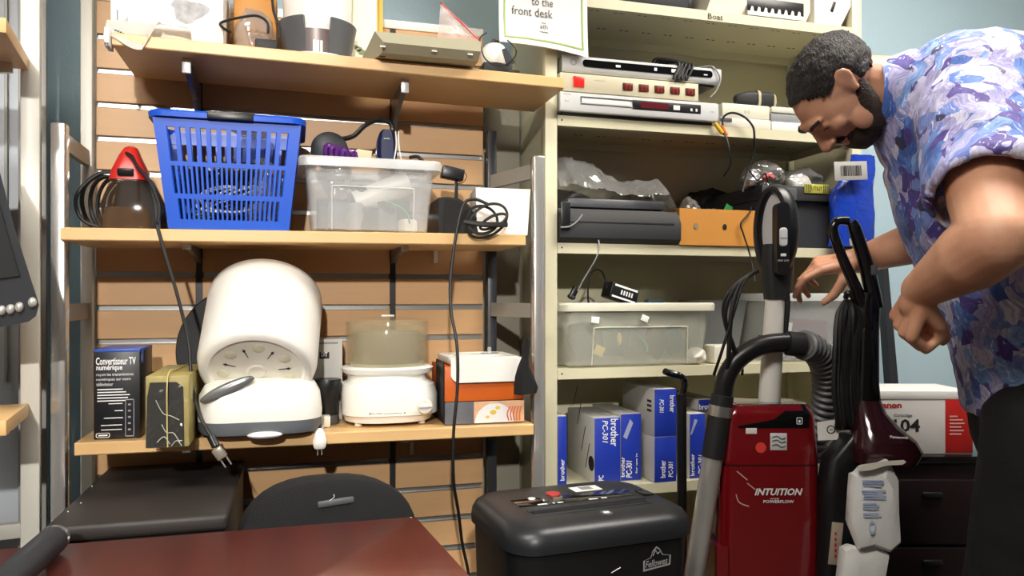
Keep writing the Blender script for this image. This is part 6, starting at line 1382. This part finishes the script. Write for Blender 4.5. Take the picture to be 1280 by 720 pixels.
# ================================================================== person
def caps(mb, P, R, sub=10, seg=20):      # chain of round limbs: swept along P with radii R (r or (r_side, r_depth))
    for i in range(len(P) - 1):
        a, b = Vector(P[i]), Vector(P[i + 1]); n = max(2, int((b - a).length / .012))
        for k in range(n + 1):
            t_ = k / n; r = R[i] + (R[i + 1] - R[i]) * t_
            if k in (0, n): mb.ball(a.lerp(b, t_), r, seg)
        q = (b - a).to_track_quat('Z', 'Y').to_matrix().to_4x4()
        mb.lathe([(R[i], 0), (R[i + 1], (b - a).length)], a, seg, q)
def remesh(name, mb, vox, m, smooth=6, fac=.5, disp=None):
    me = bpy.data.meshes.new('tmp'); mb.bm.to_mesh(me); mb.bm.free()
    o = bpy.data.objects.new('tmp', me); COL.objects.link(o)
    md = o.modifiers.new('r', 'REMESH'); md.mode = 'VOXEL'; md.voxel_size = vox; md.use_smooth_shade = True
    if smooth: s_ = o.modifiers.new('s', 'SMOOTH'); s_.iterations = smooth; s_.factor = fac
    dg = bpy.context.evaluated_depsgraph_get(); dg.update()
    m2 = bpy.data.meshes.new_from_object(o.evaluated_get(dg)); COL.objects.unlink(o); bpy.data.objects.remove(o); bpy.data.meshes.remove(me)
    bm = bmesh.new(); bm.from_mesh(m2); bpy.data.meshes.remove(m2)
    out = MB(); out.bm.free(); out.bm = bm
    if disp:
        bm.normal_update()
        for v in bm.verts: v.co += v.normal * disp(v.co)
    return out
cv = lambda px, py, d: WD(px, py, d)
# skin
def skin_mat():
    m, t, b = nt('skin'); N, L = t.nodes, t.links
    tc = N.new('ShaderNodeTexCoord'); nz = N.new('ShaderNodeTexNoise'); nz.inputs['Scale'].default_value = 9; nz.inputs['Detail'].default_value = 4
    L.new(tc.outputs['Object'], nz.inputs['Vector'])
    r = N.new('ShaderNodeValToRGB'); r.color_ramp.elements[0].position = .3; r.color_ramp.elements[1].position = .72
    r.color_ramp.elements[0].color = lin('#b87f62'); r.color_ramp.elements[1].color = lin('#e0ab8c')
    L.new(nz.outputs['Fac'], r.inputs['Fac']); L.new(r.outputs['Color'], b.inputs['Base Color'])
    b.inputs['Roughness'].default_value = .5; b.inputs['Subsurface Weight'].default_value = .08; b.inputs['Subsurface Radius'].default_value = (.02, .008, .004)
    n2 = N.new('ShaderNodeTexNoise'); n2.inputs['Scale'].default_value = 300; L.new(tc.outputs['Object'], n2.inputs['Vector'])
    bp = N.new('ShaderNodeBump'); bp.inputs['Strength'].default_value = .06; bp.inputs['Distance'].default_value = .004; L.new(n2.outputs['Fac'], bp.inputs['Height']); L.new(bp.outputs['Normal'], b.inputs['Normal'])
    return m
SKIN = skin_mat()
HAIR = mat('dark_brown_hair', '#1d1512', .6, var=.4, scale=60, bump=.9, bscale=260, stretch=(1, 1, .4))
BEARD = mat('brown_beard', '#3a271d', .7, var=.4, scale=90, bump=.9, bscale=320)
hipc = cv(1322, 492, 1.45)
sn, sf = cv(1218, 150, 1.34), cv(1176, 172, 1.60)          # shoulders near, far
en, wn = cv(1247, 298, 1.15), cv(1152, 362, 1.32)          # near elbow, wrist
ef, wf = cv(1192, 288, 1.63), cv(1070, 326, 1.74)          # far elbow, wrist
body = MB()
neckb = cv(1150, 112, 1.475)
caps(body, [hipc, cv(1302, 400, 1.45), cv(1268, 270, 1.45), cv(1228, 180, 1.46)], [.135, .13, .15, .13])
caps(body, [cv(1228, 180, 1.46), neckb], [.11, .062])
caps(body, [neckb, cv(1080, 116, 1.49)], [.062, .058])
caps(body, [cv(1215, 160, 1.44), sn], [.08, .072]); caps(body, [cv(1200, 170, 1.47), sf], [.08, .066])
def arm(S, E, Wr, r0, r1, r2, r3):
    m1 = S.lerp(E, .45); m2 = E.lerp(Wr, .3)
    caps(body, [S, m1, E], [r0, r1, r2]); caps(body, [E, m2, Wr], [r2, r2 * 1.04, r3])
arm(sn, en, wn, .066, .066, .054, .033)
arm(sf, ef, wf, .062, .056, .048, .029)
# legs inside the trousers
hn, hf = cv(1322, 520, 1.37), cv(1312, 520, 1.54)
kn = Vector((hn.x - .0, hn.y + .06, .50)) - RV * .03; kf = Vector((hf.x, hf.y + .05, .50)) - RV * .02
an = Vector((kn.x, kn.y, .09)) + RV * .03; af = Vector((kf.x, kf.y, .09)) + RV * .05
caps(body, [hipc, hn, kn, an], [.12, .095, .058, .042]); caps(body, [hipc, hf, kf, af], [.12, .095, .058, .042])
# hands
def hand(Wr, D, Nn, k, curls, spread, thumb, r=.0088, pl=.085):
    # D: direction the knuckles point, Nn: back-of-hand normal, k: thumb side (+1/-1)
    D = D.normalized(); Nn = (Nn - D * Nn.dot(D)).normalized(); Sd = D.cross(Nn).normalized() * k      # thumb side
    L = (.040, .045, .042, .033); 
    for i in range(4):
        o = (1.5 - i) * .0205
        kn_ = Wr + D * (pl + (.0, .004, .0, -.008)[i]) + Sd * o
        caps(body, [Wr + Sd * o * .55 + D * .012, kn_], [.0155, .0118], seg=12)
        d = (D + Sd * spread * (1.5 - i)).normalized(); ang = 0; p = kn_
        for j, f_ in enumerate((1, .62, .5)):
            ang += math.radians(curls[i][j]); dd = d * math.cos(ang) - Nn * math.sin(ang)
            q = p + dd * L[i] * f_ * 1.05; caps(body, [p, q], [(r * 1.12, r, r * .9)[j], (r, r * .92, r * .78)[j]], seg=12); p = q
    b0 = Wr + D * .022 + Sd * .02 - Nn * .006; T = [b0]; 
    for (a, b, c), l in zip(thumb, (.042, .034, .026)): T.append(T[-1] + (D * a + Sd * b - Nn * c).normalized() * l)
    caps(body, T, [.0165, .0125, .0108, .0085], seg=12)
    caps(body, [Wr - D * .01, Wr + D * .03], [.029, .026], seg=14)
# near hand: a loose fist hanging down-left
dn = (wn - en).normalized(); Dn = (dn * .55 - UP * .75 - RV * .15).normalized()
hand(wn, Dn, -RV * .75 - FV * .25 + UP * .35, -1, [(62, 85, 60)] * 4, .02, ((.7, .35, .9), (.75, -.15, .8), (.6, -.5, .5)), r=.0095, pl=.078)
# far hand: reaching, fingers curved over the tub
Df = (-RV * .95 + FV * .1 - UP * .12)
hand(wf, Df, UP * .85 + RV * .1 - FV * .35, -1, [(18, 30, 22), (34, 42, 28), (46, 46, 30), (56, 48, 30)], .10, ((.5, .55, .5), (.6, .1, .8), (.75, -.1, .6)))
# head: x towards the camera side, y = face direction, z = crown direction
HC = cv(1046, 112, 1.485)
Uz = (-RV * .93 + UP * .30 - FV * .05).normalized(); Fy = (-RV * .30 - UP * .95 + FV * .10); Fy = (Fy - Uz * Fy.dot(Uz)).normalized(); Sx = Fy.cross(Uz).normalized()
HK = .925
HM = Matrix((( Sx.x, Fy.x, Uz.x, HC.x), (Sx.y, Fy.y, Uz.y, HC.y), (Sx.z, Fy.z, Uz.z, HC.z), (0, 0, 0, 1)))
HM = HM @ Matrix.Scale(HK, 4)
side = 1 if Sx.dot(FV) < 0 else -1
hd = MB(HM); body_bm = body
def hb(c, r, R=None, s=20): 
    t = bmesh.new(); bmesh.ops.create_uvsphere(t, u_segments=s, v_segments=s // 2 + 2, radius=1)
    X = Matrix.Translation(Vector(c))
    if R is not None: X = X @ Euler(R).to_matrix().to_4x4()
    body.M = HM; body.merge(t, X @ Matrix.Diagonal((r[0], r[1], r[2], 1))); body.M = Matrix.Identity(4)
hb((0, -.012, .022), (.077, .096, .080), s=36)          # cranium
hb((0, .03, -.005), (.069, .066, .088), s=32)          # face
hb((0, .038, -.062), (.056, .056, .05), s=28)          # jaw
hb((0, .072, -.088), (.026, .02, .018), s=20)          # chin
hb((0, .086, .028), (.052, .016, .012), s=20)          # brow
for sx in (-1, 1):
    hb((sx * .044, .072, -.012), (.022, .018, .018)); hb((sx * .058, .045, -.05), (.014, .03, .03)); hb((sx * .031, .0845, .010), (.0135, .010, .0095))
    # ears
    hb((sx * .076, .0, .018), (.009, .016, .026), (.15, 0, sx * .3)); hb((sx * .081, -.006, .026), (.006, .016, .020), (.15, 0, sx * .45)); hb((sx * .076, .004, -.005), (.007, .009, .010))
body.M = HM
caps(body, [(0, .09, .022), (0, .108, -.008), (0, .118, -.022)], [.009, .0115, .0135], seg=16)
for sx in (-1, 1): body.ball((sx * .012, .106, -.025), .0092, 14)
body.ball((0, .095, -.048), (.024, .009, .007), 16); body.ball((0, .093, -.060), (.022, .0095, .008), 16)
caps(body, [(0, -.028, -.05), (0, -.045, -.12)], [.060, .062])
body.M = Matrix.Identity(4)
sk = remesh('person', body, .0034, SKIN, 5, .5)
# inner ear shade comes from its shape; tattoo on the far forearm
P0 = thing('person', 'person bending toward the shelves in a blue and purple floral shirt and black trousers', 'person', (hipc.x, hipc.y, 0))
bd = part('body', sk, SKIN, P0, 'skin of head, arms and hands', ang=80, fixn=False)
ft = wf.lerp(ef, .62); axis = (wf - ef).normalized(); nf = (-FV + UP * .2); nf = (nf - axis * nf.dot(axis)).normalized(); sd_ = axis.cross(nf)
mb = MB(); random.seed(4)
for k in range(5):
    u0 = random.uniform(-.02, .02); pts = []
    for j in range(5):
        a = -.9 + .4 * j + .2 * k - .4; c_ = ft + axis * (u0 + .010 * math.sin(j * 2 + k)); pts.append(c_ + (nf * math.cos(a) + sd_ * math.sin(a)) * .0495)
    mb.tube(pts, .0022, 5, 4)
part('tattoo', mb, mat('tattoo_ink', '#3c3a3c', .6), bd)
# eyes (shade painted in as one dark colour), brows, hair, beard
mb = MB(HM)
for sx in (-1, 1): mb.ball((sx * .031, .0885, .006), (.0105, .0075, .0035), 14)
part('eyes', mb, mat('eye_dark', '#3a2c26', .25), bd)
mb = MB(HM)
for sx in (-1, 1): mb.tube([(sx * .014, .099, .027), (sx * .032, .098, .033), (sx * .05, .086, .030)], .0042, 6, 4)
part('eyebrows', mb, HAIR, bd)
hm = MB(HM); t_ = bmesh.new(); bmesh.ops.create_uvsphere(t_, u_segments=72, v_segments=48, radius=1)
for v in list(t_.verts):
    c_ = v.co; p_ = Vector((c_.x * .083, c_.y * .101 - .013, c_.z * .0835 + .022))
    face = p_.y > .055 - .03 * max(0, (.06 - p_.z) / .06) * (1 if abs(p_.x) < .06 else 1.4)
    low = p_.z < (-.055 if p_.y < -.05 else (-.02 + max(0, p_.y + .03) * .55))
    earz = abs(p_.x) > .062 and p_.z < .036 and p_.y > -.02 and p_.y < .035
    if (p_.z < .075 and face) or low or earz: v.co = Vector((c_.x * .066, c_.y * .08 - .012, c_.z * .074 + .022))
    else: 
        k = .004 * noise.noise(p_ * 90) + .003 * noise.noise(p_ * 40); v.co = p_ + c_ * k
hm.merge(t_); part('hair', hm, HAIR, P0, ang=80)
bm_ = MB(HM)
for c_, r_ in (((0, .05, -.074), (.059, .054, .046)), ((0, .080, -.09), (.030, .02, .022))): bm_.ball(c_, r_, 24)
for sx in (-1, 1):
    for k in range(9):
        u = k / 8; bm_.ball((sx * (.0665 - .012 * u * u), -.004 + .05 * u, -.020 - .05 * u ** .8), (.0085 + .006 * u, .016 + .008 * u, .018 + .014 * u), 14)
bm_.ball((0, .097, -.041), (.027, .009, .0055), 14)
bmx = remesh('beard', bm_, .004, BEARD, 3, .5, lambda c: .0012 * noise.noise(c * 150)); part('beard', bmx, BEARD, P0, ang=80, fixn=False)
# shirt ----------------------------------------------------------
def shirt_mat():
    m, t, b = nt('floral_shirt'); N, L = t.nodes, t.links
    tc = N.new('ShaderNodeTexCoord')
    def node(k, **kw):
        n = N.new(k)
        for a_, v_ in kw.items(): setattr(n, a_, v_)
        return n
    wn_ = node('ShaderNodeTexNoise'); wn_.inputs['Scale'].default_value = 8; wn_.inputs['Detail'].default_value = 3; L.new(tc.outputs['Object'], wn_.inputs['Vector'])
    ad = node('ShaderNodeVectorMath', operation='MULTIPLY_ADD'); ad.inputs[1].default_value = (.2, .2, .2); L.new(wn_.outputs['Color'], ad.inputs[0]); L.new(tc.outputs['Object'], ad.inputs[2])
    def layer(rot, sc, scale, stops):
        mp = node('ShaderNodeMapping'); mp.inputs['Rotation'].default_value = rot; mp.inputs['Scale'].default_value = sc; L.new(ad.outputs[0], mp.inputs['Vector'])
        vo = node('ShaderNodeTexVoronoi'); vo.inputs['Scale'].default_value = scale; L.new(mp.outputs[0], vo.inputs['Vector'])
        sp = node('ShaderNodeSeparateColor'); L.new(vo.outputs['Color'], sp.inputs[0])
        r = node('ShaderNodeValToRGB'); cr = r.color_ramp; cr.interpolation = 'CONSTANT'
        cr.elements[0].position = 0; cr.elements[0].color = lin(stops[0][1]); cr.elements[1].position = stops[1][0]; cr.elements[1].color = lin(stops[1][1])
        for p_, c_ in stops[2:]: e_ = cr.elements.new(p_); e_.color = lin(c_)
        L.new(sp.outputs[0], r.inputs['Fac'])
        # petals: streaks that fan out from the cell centre, colour fading outwards
        st = node('ShaderNodeTexNoise'); st.inputs['Scale'].default_value = scale * 2.2; st.inputs['Detail'].default_value = 4; st.inputs['Distortion'].default_value = 2.2
        m3 = node('ShaderNodeMapping'); m3.inputs['Scale'].default_value = (1, 1, .22); m3.inputs['Rotation'].default_value = (rot[0] + .5, rot[1] + .4, rot[2]); L.new(ad.outputs[0], m3.inputs['Vector']); L.new(m3.outputs[0], st.inputs['Vector'])
        r3 = node('ShaderNodeValToRGB'); r3.color_ramp.elements[0].position = .36; r3.color_ramp.elements[0].color = (.40, .42, .62, 1); r3.color_ramp.elements[1].position = .58; r3.color_ramp.elements[1].color = (1, 1, 1, 1); L.new(st.outputs['Fac'], r3.inputs['Fac'])
        mu = node('ShaderNodeMix', data_type='RGBA', blend_type='MULTIPLY'); mu.inputs[0].default_value = .75; L.new(r.outputs['Color'], mu.inputs[6]); L.new(r3.outputs['Color'], mu.inputs[7])
        r4 = node('ShaderNodeValToRGB'); r4.color_ramp.elements[0].position = .62; r4.color_ramp.elements[0].color = (0, 0, 0, 1); r4.color_ramp.elements[1].position = .70; r4.color_ramp.elements[1].color = (1, 1, 1, 1); L.new(st.outputs['Fac'], r4.inputs['Fac'])
        pl = node('ShaderNodeMix', data_type='RGBA'); L.new(r4.outputs['Color'], pl.inputs[0]); L.new(mu.outputs[2], pl.inputs[6]); pl.inputs[7].default_value = lin('#dcdff0')
        return pl.outputs[2], sp.outputs[1], vo.outputs['Distance']
    c1, k1, d1 = layer((.3, .6, .2), (1.5, 1, .8), 26, [(0, '#a9a5cc'), (.16, '#7388cb'), (.34, '#c0bdd8'), (.46, '#4a70bd'), (.6, '#a19dcb'), (.72, '#4f3f8c'), (.84, '#cfcfe2'), (.93, '#34365c')])
    c2, k2, d2 = layer((1.1, -.4, .9), (1, 1.6, .8), 20, [(0, '#bfbcd9'), (.22, '#86a9dd'), (.42, '#aeb0da'), (.56, '#5f86cc'), (.74, '#d3d5e6'), (.86, '#56479a')])
    gt = node('ShaderNodeMath', operation='GREATER_THAN'); gt.inputs[1].default_value = .48; L.new(k2, gt.inputs[0])
    ls = node('ShaderNodeMath', operation='LESS_THAN'); ls.inputs[1].default_value = .52; L.new(d2, ls.inputs[0])
    an_ = node('ShaderNodeMath', operation='MULTIPLY'); L.new(gt.outputs[0], an_.inputs[0]); L.new(ls.outputs[0], an_.inputs[1])
    mx = node('ShaderNodeMix', data_type='RGBA'); L.new(an_.outputs[0], mx.inputs[0]); L.new(c1, mx.inputs[6]); L.new(c2, mx.inputs[7])
    L.new(mx.outputs[2], b.inputs['Base Color']); b.inputs['Roughness'].default_value = .75; b.inputs['Sheen Weight'].default_value = .1
    return m
SHIRT = shirt_mat()
sh = MB()
SP = [(1178, 118, 1.465, .115), (1222, 158, 1.46, .178), (1252, 240, 1.45, .178), (1284, 345, 1.45, .168), (1306, 430, 1.45, .152), (1322, 497, 1.45, .158)]
def ringed(mb, pts, wide):
    C = [cv(*p[:3]) for p in pts]; R = []
    for i, c in enumerate(C):
        tg = (C[min(i + 1, len(C) - 1)] - C[max(i - 1, 0)]).normalized(); sd = FV - tg * FV.dot(tg); sd.normalize(); ot = tg.cross(sd)
        R.append([c + sd * math.cos(a) * pts[i][3] * wide[i] + ot * math.sin(a) * pts[i][3] for a in [2 * PI * j / 40 for j in range(40)]])
    mb.loft(R)
ringed(sh, SP, [1.0, 1.12, 1.12, 1.1, 1.1, 1.1])
sh.ball(cv(1215, 150, 1.46), (.17, .17, .165), 28); sh.ball(cv(1146, 140, 1.475), (.085, .095, .092), 22)
se = sn.lerp(en, .68); caps(sh, [cv(1225, 155, 1.42), sn], [.1, .094], seg=28)
def sleeve(S, E, r0, r1):
    q = (E - S).to_track_quat('Z', 'Y').to_matrix().to_4x4(); l_ = (E - S).length
    sh.lathe([(0, 0), (r0, 0), (r0 * .99, l_ * .5), (r1, l_), (r1 - .007, l_ + .001), (r1 - .012, l_ - .035), (0, l_ - .035)], S, 32, q)
sleeve(sn, se, .094, .089)
fe = sf.lerp(ef, .6); caps(sh, [cv(1205, 170, 1.50), sf], [.09, .085], seg=24); sleeve(sf, fe, .085, .078)
def fold(c):
    return .007 * noise.noise(c * 9 + Vector((2, 0, 5))) + .0045 * (1 - abs(noise.noise(Vector((c.x * 14, c.y * 14, c.z * 7))) * 2)) + .002 * noise.noise(c * 45)
sm = remesh('shirt', sh, .006, SHIRT, 7, .5, fold)
part('shirt', sm, SHIRT, P0, 'short sleeved blue and purple floral shirt', ang=80, fixn=False)
# collar
mb = MB(); nc = cv(1103, 122, 1.48); nx = (cv(1080, 118, 1.49) - cv(1150, 118, 1.475)).normalized(); ny = FV - nx * FV.dot(nx); ny.normalize(); nz_ = nx.cross(ny)
mb.loft([[nc + nx * o + (ny * math.cos(a) * .95 + nz_ * math.sin(a)) * r for a in [2 * PI * j / 36 for j in range(36)]] for o, r in ((-.045, .092), (-.01, .078), (.018, .070), (.016, .067), (-.012, .073), (-.045, .086))], False, False)
part('collar', mb, SHIRT, P0, ang=80)
# trousers, belt line and shoes
tr = MB(); caps(tr, [hipc + UP * .0, hipc - UP * .06], [.148, .15], seg=28)
caps(tr, [hn - UP * .02, hn.lerp(kn, .5), kn, an + UP * .02], [.118, .102, .085, .07], seg=24); caps(tr, [hf - UP * .02, hf.lerp(kf, .5), kf, af + UP * .02], [.118, .102, .085, .07], seg=24)
tm = remesh('trousers', tr, .007, FABRIC, 6, .5, lambda c: .006 * noise.noise(c * 8) + .003 * noise.noise(c * 22))
part('trousers', tm, mat('black_denim', '#0c0c0e', .8, var=.2, bump=.2, bscale=400), P0, 'black trousers', ang=80, fixn=False)
for A_ in (an, af):
    mb = MB(FR((A_.x, A_.y, 0), RCAM)); mb.loft([[(-.05 + u, v, zz) for u, v in rr(w_, d_, .04, 6)] for w_, d_, zz in ((.27, .095, .002), (.28, .1, .02), (.27, .095, .045), (.2, .085, .08), (.12, .085, .11))])
    part('shoe', mb, RUBBER, P0)
EXPO=0.22
# ------------------------------------------------------------------ view
vs = scn.view_settings
vs.view_transform = 'Standard'; vs.look = 'None'; vs.gamma = 1; vs.exposure = EXPO; vs.use_curve_mapping = False
scn.cycles.use_denoising = True
scn.cycles.max_bounces = 10; scn.cycles.transparent_max_bounces = 24
scn.cycles.caustics_reflective = False; scn.cycles.caustics_refractive = False
